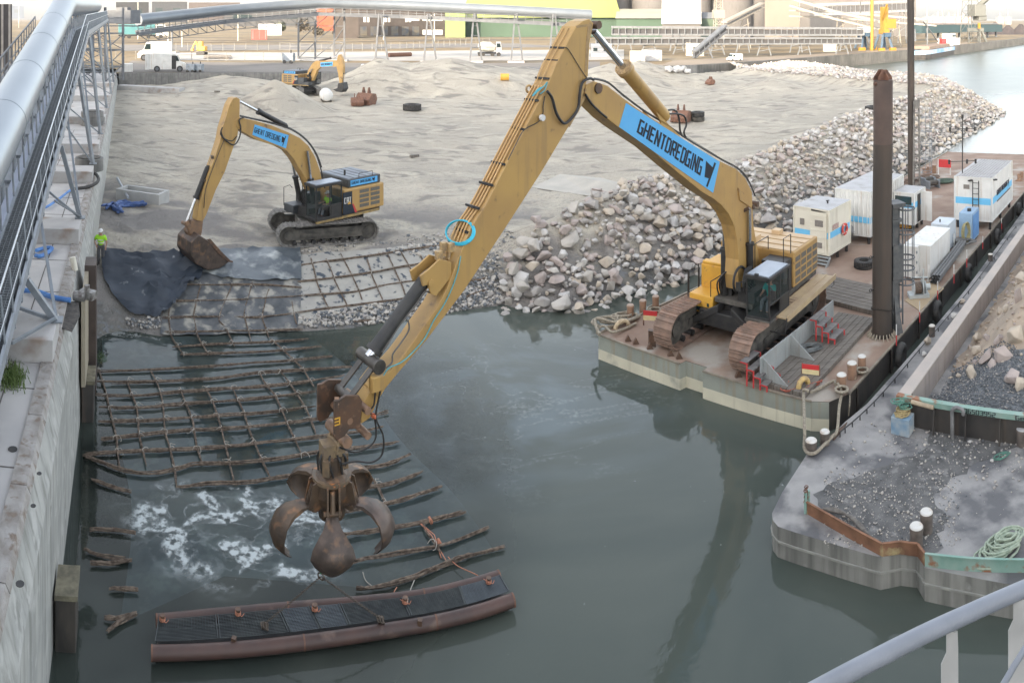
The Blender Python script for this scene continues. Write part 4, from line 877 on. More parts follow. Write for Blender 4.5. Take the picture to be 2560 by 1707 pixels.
def cyl2(parent,a,c,r1,r2,frac,m1=BLK,m2=CHR,nm='hydraulic_cylinder'):
 a = Vector(a);c = Vector(c);mid = ip(a,c,frac);b = MB();b.cyl(a,mid,r1,n=20);b.cyl(mid - (mid - a).normalized() * .12,mid,r1 * 1.25,n=20);b.cyl(a - (mid - a).normalized() * .1,a + (mid - a).normalized() * .1,r1 * .7,n=12);o = b.build(nm,m1,parent,smooth=True)
 b = MB();b.cyl(mid,c,r2,n=16);b.build('piston_rod',m2,o,smooth=True);return o
cyl2(ex,PLN(1058,704,Cb,Lb),PLN(922,893,Cb,Lb),.165,.12,.93)
b = MB();a = PLN(1063,700,Cb,Lb);
profile([(1051,690),(1075,672),(1100,648),(1128,655),(1130,690),(1090,740),(1078,735),(1070,712),(1058,716)],Cb,Lb,.24,.06,b);profile([(1051,690),(1075,672),(1100,648),(1128,655),(1130,690),(1090,740),(1078,735),(1070,712),(1058,716)],Cb,Lb,-.18,.06,b,frm=.24)
b.cyl(a + Lb * .27,a - Lb * .27,.09,n=16);b.build('cylinder_bracket',YEL,so_,bevel=.01)
b = MB();hoses(b,[(1110,660),(1080,690),(1060,694),(1050,715),(1042,705),(1062,680),(1090,668)],Cb,Lb,-.05,.035);hoses(b,[(1115,668),(1112,690),(1100,712),(1080,730),(1062,730),(1040,760),(1000,810),(955,880),(945,888)],Cb,Lb,.14,.028)
hoses(b,[(1020,800),(1022,825),(1000,860),(982,885),(980,905),(965,920)],Cb,Lb,.2,.02);b.build('cylinder_hose',mat('grey_hose',(.14,.13,.12),None,4,.5),so_)
cyl2(ex,PLN(1661,291,Cb,Lb),PLN(1484,78,Cb,Lb),.235,.115,.59,m1=YEL)
b = MB();c0 = PLN(1661,291,Cb,Lb);c1 = PLN(1484,78,Cb,Lb);m_ = ip(c0,c1,.59);ad = (c1 - c0).normalized();b.cyl(m_,m_ + ad * .12,.30,n=28)
for k in range(14):
 o1 = ad.orthogonal().normalized();o2 = ad.cross(o1);a_ = 2 * math.pi * k / 14;q = m_ + ad * .12 + (o1 * math.cos(a_) + o2 * math.sin(a_)) * .25;b.cyl(q,q + ad * .035,.026,n=6)
b.build('cylinder_head',mat('bolted_flange',(.55,.38,.19),(.38,.26,.14),9,.5),ex,smooth=True)
b = MB();profile([(1640,278),(1700,340),(1690,346),(1668,332),(1655,312),(1650,300)],Cb,Lb,.30,.06,b);profile([(1640,278),(1700,340),(1690,346),(1668,332),(1655,312),(1650,300)],Cb,Lb,-.24,.06,b,frm=.30);b.build('bracket',YEL,bo)
b = MB();hoses(b,[(1664,278),(1680,274),(1692,280),(1698,300),(1700,325),(1705,340)],Cb,Lb,.12,.035);hoses(b,[(1672,285),(1690,284),(1710,290),(1716,310),(1710,330),(1715,345)],Cb,Lb,.2,.035);b.build('hose_bend',BLK,bo)
for sd,top,bot,x0 in ((1,(1873,520),(1876,745),.42),(-1,(1811,548),(1811,785),-.42)):
 a = PLN(*bot,Cb + Lb * x0,Lb);c = PLN(*top,Cb + Lb * x0,Lb);cyl2(ex,a,c,.15,.085,.62 if sd > 0 else .70)
b = MB();c = PLN(1873,517,Cb,Lb);b.cyl(PLN(1873,520,Cb + Lb * .5,Lb),PLN(1811,548,Cb - Lb * .5,Lb),.07,n=12);b.build('pivot_pin',BRN,bo)
lk_ = MB()
for off in (.26,-.22):lk_.beam(PLN(922,900,Cb,Lb) + Lb * off,PLN(858,985,Cb,Lb) + Lb * off,.05,.17,up=Lb)
b = lk_;c = PLN(923,898,Cb,Lb);b.cyl(c + Lb * .42,c - Lb * .42,.14,n=20);b.cyl(c + Lb * .47,c + Lb * .40,.17,n=20);c = PLN(862,985,Cb,Lb);b.cyl(c + Lb * .34,c - Lb * .34,.10,n=16);b.build('bucket_link',mat('greasy_steel',(.06,.055,.05),(.11,.10,.09),4,.4,.4),ex,bevel=.01)
CPL = [(837,1003),(848,1000),(865,989),(898,989),(906,1003),(903,1035),(900,1071),(873,1074),(862,1090),(843,1101),(836,1094)]
b = MB();profile(CPL,Cb,Lb,.44,.07,b);profile(CPL,Cb,Lb,-.37,.07,b,frm=.44);
cp = b.build('coupler_plate',BRN,ex,bevel=.012)
b = MB()
for x,y,r_ in ((852,1030,.075),(846,1083,.12),(893,1003,.085),(893,1063,.085)):c = PLN(x,y,Cb,Lb);b.cyl(c + Lb * (.44 if r_ != .085 else .5),c - Lb * (.44 if r_ != .085 else .5),r_,n=16)
b.beam(PLN(842,1002,Cb + Lb * .40,Lb),PLN(842,1002,Cb - Lb * .40,Lb),.10,.16);b.build('coupler_bar',mat('tan_worn_steel',(.32,.19,.12),(.20,.13,.09),4,.5),ex,smooth=True)
b = MB();profile([(928,975),(962,975),(946,1000),(925,1045),(903,1060),(905,1010)],Cb,Lb,.22,.44,b);b.build('stick_nose',YEL,ex,bevel=.02)
b = MB();b.box(PLN(941,957,Cb + Lb * (wS / 2 + .1),Lb),(.3,.18,.34),rz=math.atan2(Hb.y,Hb.x));b.build('valve_cover',YEL,ex,bevel=.015)
q0 = PLN(849,1052,Cb + Lb * .452,Lb);b = MB();b.box(q0,(.03,.01,.16),rz=math.atan2(Hb.y,Hb.x));
for dz in (-.07,0,.07):b.box(q0 + Hb * .06 + Vector((0,0,dz)),(.13,.012,.028),rz=math.atan2(Hb.y,Hb.x))
b.build('stencil_mark',YELB,cp)
b = MB();hoses(b,[(938,978),(935,1010),(925,1030),(936,1045),(940,1090),(925,1115),(890,1130),(860,1122),(848,1118)],Cb,Lb,.32,.02);hoses(b,[(955,960),(946,1000),(940,1045),(958,1090),(955,1135),(930,1155),(890,1153),(855,1160)],Cb,Lb,.36,.022);b.build('grab_hose',BLK,ex)
b = MB()
for k in range(5):b.ring(PLN(934,1036 + 2 * k,Cb + Lb * .34,Lb),.05,.012,axis=(.3,.2 + .2 * k,1),n=12)
b.build('cord_lashing',mat('orange_cord',(.7,.2,.1),None,5,.8),ex)
person(Mb @ Vector((.85,1.62,1.95)),math.atan2(Hb.y,Hb.x) + R(90),'operator in a teal T-shirt sitting in the cab of the big excavator',SIT,GRN_T,JEAN,helmet=False)
gc = PLN(829,1175,Cb,Lb);gz = gc.z
gb = thing('orange_peel_grab',(gc.x,gc.y,gz - 1.4),'rusty orange-peel grab with five curved shells hanging open from the excavator stick','grab')
b = MB();top = PLN(840,1100,Cb,Lb)
for off in (.22,-.22):b.prism([PLN(x,y,Cb,Lb) + Lb * (off + .03) for x,y in ((838,1080),(852,1078),(850,1118),(828,1124))],-Lb * .05);b.prism([PLN(x,y,Cb,Lb) + Lb * (off * .8 + .03) for x,y in ((828,1104),(842,1100),(848,1145),(818,1150))],-Lb * .06)
b.box(PLN(822,1128,Cb,Lb),(.36,.36,.42),rz=.6);c = PLN(838,1105,Cb,Lb);b.cyl(c + Lb * .3,c - Lb * .3,.07,n=14);b.build('suspension',mat('mud_yellow_steel',(.26,.19,.11),(.16,.12,.085),5,.6,bump=.1),gb,bevel=.01)
GRUST = mat('grab_steel',(.135,.09,.058),(.07,.052,.041),3.2,.45,.3,bump=.15,bsc=14,spot=((.33,.17,.085),2.6,.56,.7))
b = MB();z0 = gz
def rg(zs,n=10,rot=0):
 vs = [(gc.x + r_ * math.cos(2 * math.pi * (i + rot) / n),gc.y + r_ * math.sin(2 * math.pi * (i + rot) / n),z0 + z) for r_,z in zs for i in range(n)]
 return vs,[(k * n + i,k * n + (i + 1) % n,(k + 1) * n + (i + 1) % n,(k + 1) * n + i) for k in range(len(zs) - 1) for i in range(n)] + [tuple(range(n - 1,-1,-1)),tuple(range((len(zs) - 1) * n,len(zs) * n))]
b.add(*rg([(.16,.42),(.27,.36),(.27,.0),(.36,-.06),(.40,-.10),(.42,-.46),(.34,-.72),(.30,-1.0),(.14,-1.04)],15));b.build('housing',GRUST,gb)
b = MB();b.add(*rg([(.45,-.07),(.45,-.15)],20))
for k in range(3):a = k * 2.1 + .4;b.box((gc.x + .25 * math.cos(a),gc.y + .25 * math.sin(a),z0 + .22),(.25,.16,.34),rz=a)
b.cyl((gc.x,gc.y,z0 + .3),(gc.x,gc.y,z0 + .62),.11,n=12);b.build('rotator',mat('mottled_rotator',(.22,.15,.09),(.10,.08,.06),5,.5,spot=((.5,.2,.07),5,.62,.7)),gb)
b = MB()
for k in range(8):a = k * .8;b.tube(catmull([(gc.x + .1 * math.cos(a),gc.y + .1 * math.sin(a),z0 + .5),(gc.x + .32 * math.cos(a),gc.y + .32 * math.sin(a),z0 + .35),(gc.x + .3 * math.cos(a + .3),gc.y + .3 * math.sin(a + .3),z0 + .02)],4),.025,6)
b.build('hose_cluster',BLK,gb)
fa = math.atan2(-gc.y,-gc.x) + .05
for k in range(5):
 a = fa + k * 2 * math.pi / 5;ca,sa = math.cos(a),math.sin(a)
 def P(r_,s,z):return Vector((gc.x + ca * r_ - sa * s,gc.y + sa * r_ + ca * s,z0 + z))
 up = k in (2,3)
 prof = [(.30,-.62,.14,.10),(.52,-.60,.15,.12),(.78,-.60,.18,.10),(1.02,-.68,.27,.06),(1.20,-.86,.38,.035),(1.28,-1.10,.44,.03),(1.24,-1.36,.34,.03),(1.12,-1.56,.20,.03),(1.00,-1.68,.09,.03)]
 if k == 0:prof = [(.30,-.80,.12,.12),(.38,-.90,.15,.14),(.46,-1.02,.20,.10),(.56,-1.16,.32,.05),(.66,-1.34,.45,.035),(.70,-1.52,.50,.03),(.66,-1.72,.40,.03),(.56,-1.92,.24,.03),(.46,-2.04,.15,.03)]
 if up:prof = [(r_ * .93,z * .80 + .16,w_ * .95,t_) for r_,z,w_,t_ in prof]
 nseg = 6;outer = [];inner = []
 for i,(r_,z,w_,t_) in enumerate(prof):
  for j_ in range(nseg + 1):
   u = (j_ / nseg * 2 - 1);bow = (1 - u * u) * w_ * .42;outer.append(P(r_ + bow,u * w_,z + .0));inner.append(P(r_ + bow * .92 - t_,u * w_ * .96,z - (.05 if i < 4 else 0)))
 n1 = nseg + 1;N = len(prof);fs = []
 for i in range(N - 1):
  for j_ in range(nseg):
   q = i * n1 + j_;fs.append((q,q + 1,q + n1 + 1,q + n1));fs.append((q + N * n1,q + n1 + N * n1,q + n1 + 1 + N * n1,q + 1 + N * n1))
  for j_ in (0,nseg):q = i * n1 + j_;fs.append((q,q + n1,q + n1 + N * n1,q + N * n1))
 for i in (0,N - 1):
  for j_ in range(nseg):q = i * n1 + j_;fs.append((q,q + 1,q + 1 + N * n1,q + N * n1))
 b = MB().add(outer + inner,fs);b.build('shell',BRNL if k in (0,1) else GRUST,gb,smooth=True)
 b = MB();
 for s in (-.13,.13):b.prism([P(.36,s,.02 - .1),P(.50,s,-.14),P(.62,s,-.66),P(.44,s,-.76),P(.30,s,-.70)],(P(0,.04,0) - P(0,0,0)))
 b.cyl(P(.50,-.2,-.66),P(.50,.2,-.66),.06,n=10);b.cyl(P(.44,0,-.2),P(.58,0,-.6),.06,n=10);b.build('shell_arm',GRUST,gb)
sl_top = Vector((gc.x,gc.y,z0 - 1.0));rp = atd(800,1440,gc.xy.length);rp.x = atd(800,1440,gc.xy.length - .1).x
b = MB();b.beam(sl_top,rp + Vector((0,0,.08)),.07,.02);tag(b.build('lifting_sling',mat('green_webbing',(.02,.36,.12),None,5,.7),org='base'),'green webbing sling hanging straight down from the middle of the grab','sling')
ch = thing('lifting_chain',rp,'two-legged rusty chain with a ring, spread down to the floating pipe raft','chain')
b = MB();b.ring(rp,.085,.018,axis=(.3,1,.2),n=18);b.build('master_ring',mat('rusty_chain',(.09,.075,.06),(.14,.11,.09),9,.6,.4),ch)
for (x,y) in ((660,1560),(950,1545)):
 e_ = G(x,y,.48);n = 46;b = MB()
 for i in range(n):
  p = ip(rp,e_,i / n);q = ip(rp,e_,(i + 1.15) / n);d = (q - p).normalized();sd_ = d.orthogonal().normalized() if i % 2 else d.cross(d.orthogonal()).normalized()
  b.tube([p + sd_ * .012,ip(p,q,.5) + sd_ * .02,q + sd_ * .012,q - sd_ * .012,ip(p,q,.5) - sd_ * .02,p - sd_ * .012],.008,4,closed=True)
 b.build('chain_leg',MATS['rusty_chain'],ch)
# PONTOON
PE = Vector((.79,.613,0)).normalized();RF = G(2090,1017,1.0);LF = G(1497,836,1.0);PV = (LF - RF);PWd = PV.length;PN = PV.normalized()
ZP = 1.0
def PD(u,v,z=0.0):p = RF + PE * u + PN * v;return Vector((p.x,p.y,ZP + z))
PLEN = 46.0
pt = thing('pontoon',PD(20,5,-1),'long flat work pontoon with a rust-coloured deck that carries the big excavator','pontoon')
foot = [PD(.9,-.0),PD(.2,.35),PD(0,.9),PD(0,5.25),PD(.32,5.3),PD(.32,6.25),PD(0,6.3),PD(0,PWd),PD(PLEN,PWd),PD(PLEN,0)]
def at(p,z):return Vector((p.x,p.y,z))
b = MB();b.prism([at(p,-1.2) for p in foot],(0,0,ZP + 1.19));b.build('hull',HULLD,pt)
b = MB();b.prism([at(p,ZP - .006) for p in foot],(0,0,.006 + .004));b.build('deck_plate',RUSTP,pt)
for nm,z0,z1,m_,of in (('cream_band',-.4,.42,HULLC,.022),('painted_plating',.42,ZP - .02,HULLG,.018)):
 b = MB()
 for i in range(1,7):
  p,q = foot[i],foot[i + 1];d = (q - p).normalized();n_ = Vector((-d.y,d.x,0));n_ = n_ if n_.dot(-PE) > 0 or i in (4,) else -n_
  if n_.dot(Vector((-1,-1,0))) < -.2 and abs(n_.dot(PE)) > .5:n_ = -n_
  b.prism([at(p,z0),at(q,z0),at(q,z1),at(p,z1)],n_ * of)
 b.build(nm,m_,pt)
b = MB()
b.beam(at(foot[2],ZP + .01) - PE * .03,at(foot[3],ZP + .01) - PE * .03,.07,.06);b.beam(at(foot[6],ZP + .01) - PE * .03,at(foot[7],ZP + .01) - PE * .03,.07,.06);b.beam(PD(.9,-.03,.01),PD(PLEN,-.03,.01),.08,.07);b.beam(PD(0,PWd + .03,.01),PD(PLEN,PWd + .03,.01),.10,.12)
b.build('rubbing_rail',mat('scuffed_edge',(.30,.26,.20),(.2,.17,.14),3,.8),pt)
b = MB()
for i in range(14):b.beam(PD(1.5 + i * 3.2,-.09,-.95),PD(1.5 + i * 3.2,-.09,-.02),.1,.05)
b.build('hull_rib',HULLD,pt)
for i,u in enumerate((5.2,9.8,15.0,21.5,28.0)):
 b = MB();b.ring(PD(u,-.30,-.45),.34,.15,axis=PN,n=20,k=10);tag(b.build('tyre_fender',RUBB,org='base',smooth=True),('black round tyre fender in the gap between pontoon and barge, ' + ('nearest the barge tip','second from the barge tip','third from the barge tip','beside the long grey hoses','the farthest one')[i]),'fender','tyre fenders along the pontoon')
def cleat(p,rz):
 b = MB();b.prism([p + Vector((-.13,0,.01)),p + Vector((.13,0,.01)),p + Vector((0,0,.26))],(.0,.12,0));return b
k = 0
for v in (7.9,8.6,4.9 + 1.6,5.9 + 1.0,3.9,3.4,9.0):
 k += 1;t = cleat(PD(.25,v,.004),0).build('deck_cleat',BRN,org='base');tag(t,'small brown triangular cleat on the front edge of the pontoon deck','cleat','triangular deck cleats')
def bollard(p,r,h,lab,capm,bodym,grp,lean=0):
 t = thing('bollard',p,lab,'bollard',grp);b = MB();b.tube([p,p + Vector((0,0,h * .82)),p + Vector((0,0,h * .84)),p + Vector((0,0,h))],[r,r,r * 1.08,r * 1.08],20);b.build('post',bodym,t,smooth=True)
 b = MB();b.cyl(p + Vector((0,0,h + .002)),p + Vector((0,0,h + .035)),r * 1.04,r * .9,20);b.build('cap',capm,t,smooth=True);return t
RB = mat('rusty_bollard',(.33,.20,.13),(.22,.14,.10),3,.7,bump=.1,spot=((.5,.42,.30),4,.6,.7));WC = mat('white_cap',(.60,.585,.55),(.45,.35,.26),5,.6,contrast=(.5,.7));DB = mat('dark_bollard',(.10,.085,.075),(.18,.15,.13),4,.6)
RC = mat('brown_cap',(.40,.30,.24),(.3,.22,.17),4,.7)
for (x,y,lab) in ((1576,793,'rusty bollard nearest the coil of old rope on the left corner of the pontoon'),(1607,781,'middle one of three rusty bollards behind the left red and white sign'),(1639,770,'rusty bollard with a rope round its foot, farthest of the three at left')):
 bollard(G(x,y,ZP),.15,.52,lab,RC,RB,'bollards at the left corner of the pontoon')
bb1 = bollard(G(2130,946,ZP),.17,.55,'plain rusty bollard behind the rope-wrapped one at the right front corner of the pontoon',WC,RB,'bollards at the right corner of the pontoon')
bb2 = bollard(G(2155,925,ZP),.15,.5,'orange-brown bollard with a short rope round its base, by the pontoon right edge',WC,RB,'bollards at the right corner of the pontoon')
bb0 = bollard(G(2104,973,ZP),.17,.5,'front bollard wound with thick pale rope at the right front corner of the pontoon',WC,RB,'bollards at the right corner of the pontoon')
for i,(x,y) in enumerate(((2312,441),(2323,437),(2335,433))):
 bollard(G(x,y,ZP),.2,.7,'brown bollard in the row at the far left end of the pontoon',RC,RB,'bollards at the far end of the pontoon')
def rope(mb,pts,r,n=8,k=7):mb.tube(catmull(pts,k),r,n)
def coil(mb,c,rr,r,turns,seed,flat=.5,hz=.05):
 g = random.Random(seed);pts = []
 for i in range(turns * 14):
  a = i / 14 * 2 * math.pi;q = rr * (.72 + .34 * g.random() * .3 + .28 * math.sin(a * .31 + seed));pts.append(c + Vector((q * math.cos(a) + g.uniform(-.02,.02),q * flat * math.sin(a) + g.uniform(-.02,.02) + .04 * math.sin(a * .5),r + hz * (i / (turns * 14)) + g.uniform(0,.02))))
 mb.tube(pts,r,6)
b = MB();c = G(1525,812,ZP)
coil(b,c + Vector((.0,.1,0)),.75,.055,3,1,.7,.18);coil(b,c + Vector((.7,.45,0)),.6,.055,3,5,.6,.15)
rope(b,[G(1500,835,ZP + .3),G(1491,820,ZP + .3),G(1488,800,ZP + .3),G(1500,796,ZP + .35),G(1540,806,ZP + .3),G(1575,800,ZP + .2),G(1600,790,ZP + .1)],.06)
rope(b,[G(1493,835,ZP - .1),G(1495,822,ZP + .1),G(1510,815,ZP + .2),G(1530,830,ZP + .2),G(1560,822,ZP + .1),G(1590,808,ZP + .1)],.055);tag(b.build('mooring_rope',ROPEM,org='base',smooth=True),'heap of thick old hawser on the left front corner of the pontoon','rope')
b = MB();b.ring(G(1638,774,ZP + .06),.26,.045,n=24,k=8);b.ring(G(1638,774,ZP + .15),.24,.045,n=24,k=8);rope(b,[G(1630,780,ZP + .06),G(1620,776,ZP + .05),G(1622,768,ZP + .05),G(1640,760,ZP + .06)],.045);tag(b.build('mooring_rope',ROPEM,org='base',smooth=True),'rope loop round the foot of the farthest of the three left bollards','rope')
b = MB();
for q in range(4):b.ring(G(2104,973,ZP + .12 + .085 * q),.21,.047,n=24,k=8)
b0 = G(2104,973,ZP);q1 = G(2091,1080,.95)
rope(b,[b0 + Vector((-.2,-.1,.3)),b0 + Vector((-.28,-.55,.22)),ip(b0,q1,.5) + Vector((0,0,.05)),q1 + Vector((.05,.05,.02)),G(2080,1092,.95),G(2060,1112,.95),G(2040,1131,.93),G(2022,1133,.93),G(2011,1120,.95),G(2012,1090,1.1)],.05)
rope(b,[G(2012,1092,1.1),atd(2011,1060,22.5),atd(2010,1020,23.4),atd(2009,985,24.4),G(2010,974,ZP + .38),G(2022,978,ZP + .36)],.05)
rope(b,[G(2028,980,ZP + .2),G(2040,975,ZP + .1),G(2065,962,ZP + .12),G(2086,952,ZP + .2),b0 + Vector((-.22,.05,.2))],.055)
tag(b.build('mooring_rope',ROPEM,org='base',smooth=True),'thick mooring hawser wound on the front right bollard and looped down over the barge bollards','rope')
b = MB();rope(b,[G(2120,975,ZP + .02),G(2124,985,ZP - .05),atd(2124,1010,24.3),atd(2122,1038,24.4)],.025);tag(b.build('thin_rope',ROPEM,org='base'),'thin rope end hanging down the black side of the pontoon near its corner','rope')
b = MB();b.ring(G(2155,925,ZP + .07),.22,.05,n=24,k=8);b.ring(G(2155,925,ZP + .16),.2,.045,n=24,k=8);rope(b,[G(2150,930,ZP + .06),G(2138,936,ZP + .06),G(2120,945,ZP + .05)],.045);tag(b.build('mooring_rope',ROPEM,org='base',smooth=True),'short rope turned round the orange-brown bollard at the right edge of the pontoon','rope')
b = MB()
for k,(x,y) in enumerate(((1962,965),(1985,975),(2020,968),(2035,962),(1972,985 - 6),(2005,982 - 6))):coil(b,G(x,y,ZP + .01),.30,.022,3,11 + k,.7,.12)
tag(b.build('heaving_line',ROPER,org='base',smooth=True),'tangled heap of thin red rope beside the near red steps','rope')
fl = thing('rope_fairlead',G(2008,976,ZP),'yellow rounded rope fairlead on the front edge of the pontoon','fairlead');b = MB();pp = G(2008,976,ZP);b.tube([pp + Vector((.25 * math.cos(a) * .9,.1 * math.cos(a),.12 + .28 * math.sin(a))) for a in np.linspace(0,math.pi,10)],.095,10);b.build('arch',mat('worn_ochre_paint',(.62,.44,.16),(.35,.24,.12),6,.6,bump=.2),fl,smooth=True)
b = MB();b.cyl(pp + Vector((-.1,.1,.0)),pp + Vector((-.1,.1,.3)),.09,n=12);b.build('roller',RB,fl,smooth=True)
fl2 = MB();pp = G(1555,822,ZP);fl2.tube([pp + Vector((.3 * math.cos(a),.12 * math.cos(a),.05 + .28 * math.sin(a))) for a in np.linspace(0,math.pi,10)],.09,10);tag(fl2.build('rope_fairlead',mat('faded_cream_steel',(.6,.5,.33),(.4,.3,.2),6,.6),org='base',smooth=True),'faded cream rope fairlead half buried in the hawser heap','fairlead')
def sign(xl,xr,yb,yt,lab,dz=.35):
 a = G(xl,yb,ZP);c = G(xr,yb + (5 if xr > 2000 else 3),ZP);h = (yb - yt) * a.xy.length / F
 t = thing('warning_sign',(a + c) / 2,lab,'sign','red and cream boards on the pontoon');b = MB()
 for p in (a,c):b.beam(p,p + Vector((0,0,h)),.05)
 b.build('post',RUSTM,t);d = (c - a);nrm = Vector((d.y,-d.x,0)).normalized() * .03
 for nm,z0,z1,m_ in (('cream_panel',h * .36,h * .67,YCR),('red_panel',h * .67,h * .985,RED)):
  b = MB();b.prism([a + nrm * 1.1 + Vector((0,0,z0)),c + nrm * 1.1 + Vector((0,0,z0)),c + nrm * 1.1 + Vector((0,0,z1)),a + nrm * 1.1 + Vector((0,0,z1))],nrm * .6);b.build(nm,m_,t)
 return t
sign(1609,1643,812,774,'low red and cream board left of the excavator tracks on the pontoon');sign(2006,2048,946,907,'low red and cream board at the front right of the pontoon beside the red rope')
a = G(2346,436,ZP);c = G(2376,438,ZP);b = MB();t = thing('warning_sign',a,'red board on white posts at the far end of the pontoon against the water','sign','red and cream boards on the pontoon')
for p in (a,c):b.beam(p,p + Vector((0,0,1.3)),.06)
b.build('post',WHT,t);b = MB();b.prism([a + Vector((0,-.05,.62)),c + Vector((0,-.05,.62)),c + Vector((0,-.05,1.28)),a + Vector((0,-.05,1.28))],(0,-.03,0));b.build('red_panel',RED,t)
sp = G(2205,838,ZP);st_ = thing('spud_pile',sp,'thick brown spud pile with a pointed lifting head standing near the front of the pontoon','pile')
ztop = 14 - (200 - YH) * sp.xy.length / F
b = MB();zm = ztop - 2.6;b.tube([sp + Vector((0,0,-3)),sp + Vector((0,0,5)),Vector((sp.x + .05,sp.y,zm))],.40,40);b.build('tube',SPUD,st_,smooth=True);b = MB();b.tube([Vector((sp.x + .05,sp.y,zm)),Vector((sp.x + .05,sp.y,ztop))],.401,40);b.build('rusty_top',mat('rusty_pile_top',(.125,.085,.07),(.085,.06,.052),1.2,.6),st_,smooth=True)
b = MB();T0 = Vector((sp.x + .05,sp.y,ztop + .01))
for a in (0,R(90)):
 d = Vector((math.cos(a + .2),math.sin(a + .2),0))
 for s in ((-.14,.14) if a == 0 else (0,)):
  n_ = Vector((-d.y,d.x,0)) * s
  b.prism([T0 - d * .38 + n_,T0 + d * .38 + n_,T0 + d * .36 + n_ + Vector((0,0,.12)),T0 + d * .10 + n_ + Vector((0,0,.42)),T0 - d * .10 + n_ + Vector((0,0,.42)),T0 - d * .36 + n_ + Vector((0,0,.12))],Vector((-d.y,d.x,0)) * .04)
b.tube([T0 + Vector((-.47,-.1,-.14)),T0 + Vector((.47,.1,-.14))],.07,8);b.build('lifting_head',RUSTM,st_)
b = MB()
for k in range(22):
 a = 2 * math.pi * k / 22;d = Vector((math.cos(a),math.sin(a),0));q = sp + d * .47;b.prism([q + Vector((0,0,.005)),q + d * .18 + Vector((0,0,.005)),q + Vector((0,0,.2))],Vector((-d.y,d.x,0)) * .03)
b.build('base_rib',mat('pale_rib',(.42,.38,.30),(.28,.24,.19),6,.8),st_)
b = MB();
for i in range(44):
 a = 2 * math.pi * i / 44;d = Vector((math.cos(a),math.sin(a),0));q = sp + d * .43 + Vector((0,0,1.15 + .06 * math.sin(a * 2)));tn = Vector((-d.y,d.x,0))
 b.ring(q,.032,.010,axis=d if i % 2 else Vector((0,0,1)),n=8,k=4)
b.build('chain_wrap',mat('dark_chain',(.05,.045,.04),None,5,.6,.4),st_)
b = MB()
for (px,py) in ((2180,642),(2180,724)):
 q = PLN(px,py,Vector((sp.x - .42,sp.y,0)),Vector((0,1,0)));b.beam(Vector((sp.x - .35,sp.y,q.z)),Vector((sp.x - .52,sp.y - .05,q.z)),.05);b.ring(Vector((sp.x - .56,sp.y - .05,q.z)),.06,.015,axis=(0,1,0),n=12,k=6)
b.build('shackle',BLK,st_)
f2 = G(2279,470,ZP);b = MB();t = thing('spud_pile',f2,'slim far spud pile rising out of the picture top behind the thick one','pile');b.tube([f2 + Vector((0,0,-3)),f2 + Vector((-.1,0,17)),f2 + Vector((-.15,0,24))],.27,28);b.build('tube',SPUD,t,smooth=True)
b = MB();o2 = f2 + Vector((.1,-.45,0))
ms = [(-.28,-.1),(.28,-.1),(.28,.12),(-.28,.12)]
zt = 14 - (250 - YH) * f2.xy.length / F
for dx,dy in ms[:2]:b.beam(o2 + Vector((dx,dy,0)),o2 + Vector((dx * .75,dy,zt - ZP)),.10)
for z in np.arange(.3,zt - 1.4,.55):b.beam(o2 + Vector((-.28,-.1,z)),o2 + Vector((.28,-.1,z)),.07,.10)
b.box(o2 + Vector((0,-.15,zt - ZP - .25)),(.4,.2,.7));b.build('guide_mast',mat('grey_mast',(.24,.23,.21),(.13,.12,.11),3,.6),t)
b = MB();e_ = o2 + Vector((.75,-.1,0))
for z in np.arange(1.2,zt - 1.6,1.05):b.ring(e_ + Vector((.15,0,z)),.42,.025,n=20,k=6)
for a in (-1.2,-.4,.4,1.2):b.beam(e_ + Vector((.15 + .42 * math.cos(a),.42 * math.sin(a),1.2)),e_ + Vector((.15 + .42 * math.cos(a),.42 * math.sin(a),zt - 1.7)),.025)
for z in np.arange(.2,zt - 1.6,.3):b.beam(e_ + Vector((-.25,-.15,z)),e_ + Vector((-.25,.15,z)),.025)
b.build('ladder_cage',GALV,t)
fm = thing('ladder_frame',sp + Vector((.62,.2,0)),'dark steel guide frame with a hooped ladder beside the thick spud pile','frame')
x0,y0 = sp.x + .60,sp.y + .15;zf = 14 - (515 - YH) * math.hypot(x0,y0) / F
b = MB();b.bx(x0 - .12,x0 + .14,y0 - .2,y0 + .22,ZP + .003,zf);b.bx(x0 + .20,x0 + .28,y0 - .1,y0 + .05,ZP + .5,zf);b.bx(x0 - .2,x0 + .42,y0 - .35,y0 + .35,zf,zf + .16)
for z in np.arange(1.8,zf,1.25):b.bx(x0 - .16,x0 + .34,y0 - .26,y0 + .26,z,z + .12)
b.bx(x0 - .15,x0 + .35,y0 - .3,y0 + .3,3.2,4.6);b.prism([(x0 - .1,y0 - .5,ZP + .01),(x0 + .2,y0 - .5,ZP + .01),(x0 + .1,y0 - .2,ZP + 1.5),(x0 - .05,y0 - .2,ZP + 1.5)],(0,.05,0));b.build('column',mat('dark_blue_grey_steel',(.06,.068,.075),(.12,.12,.12),3,.6),fm)
b = MB()
for py in (525,586,648,675,712):z = 14 - (py - YH) * math.hypot(x0,y0) / F;b.ring((x0 + .62,y0 - .05,z),.35,.036,n=26,k=6,sx=1.0)
for a in (-2.2,-1.3,-.2,.8):b.beam((x0 + .62 + .35 * math.cos(a),y0 - .05 + .35 * math.sin(a),2.9),(x0 + .62 + .35 * math.cos(a),y0 - .05 + .35 * math.sin(a),zf - .1),.03)
b.beam((x0 + .33,y0 - .25,ZP + .3),(x0 + .33,y0 - .25,zf),.05);b.build('ladder_hoop',mat('dark_hoop',(.12,.13,.14),None,3,.6),fm)
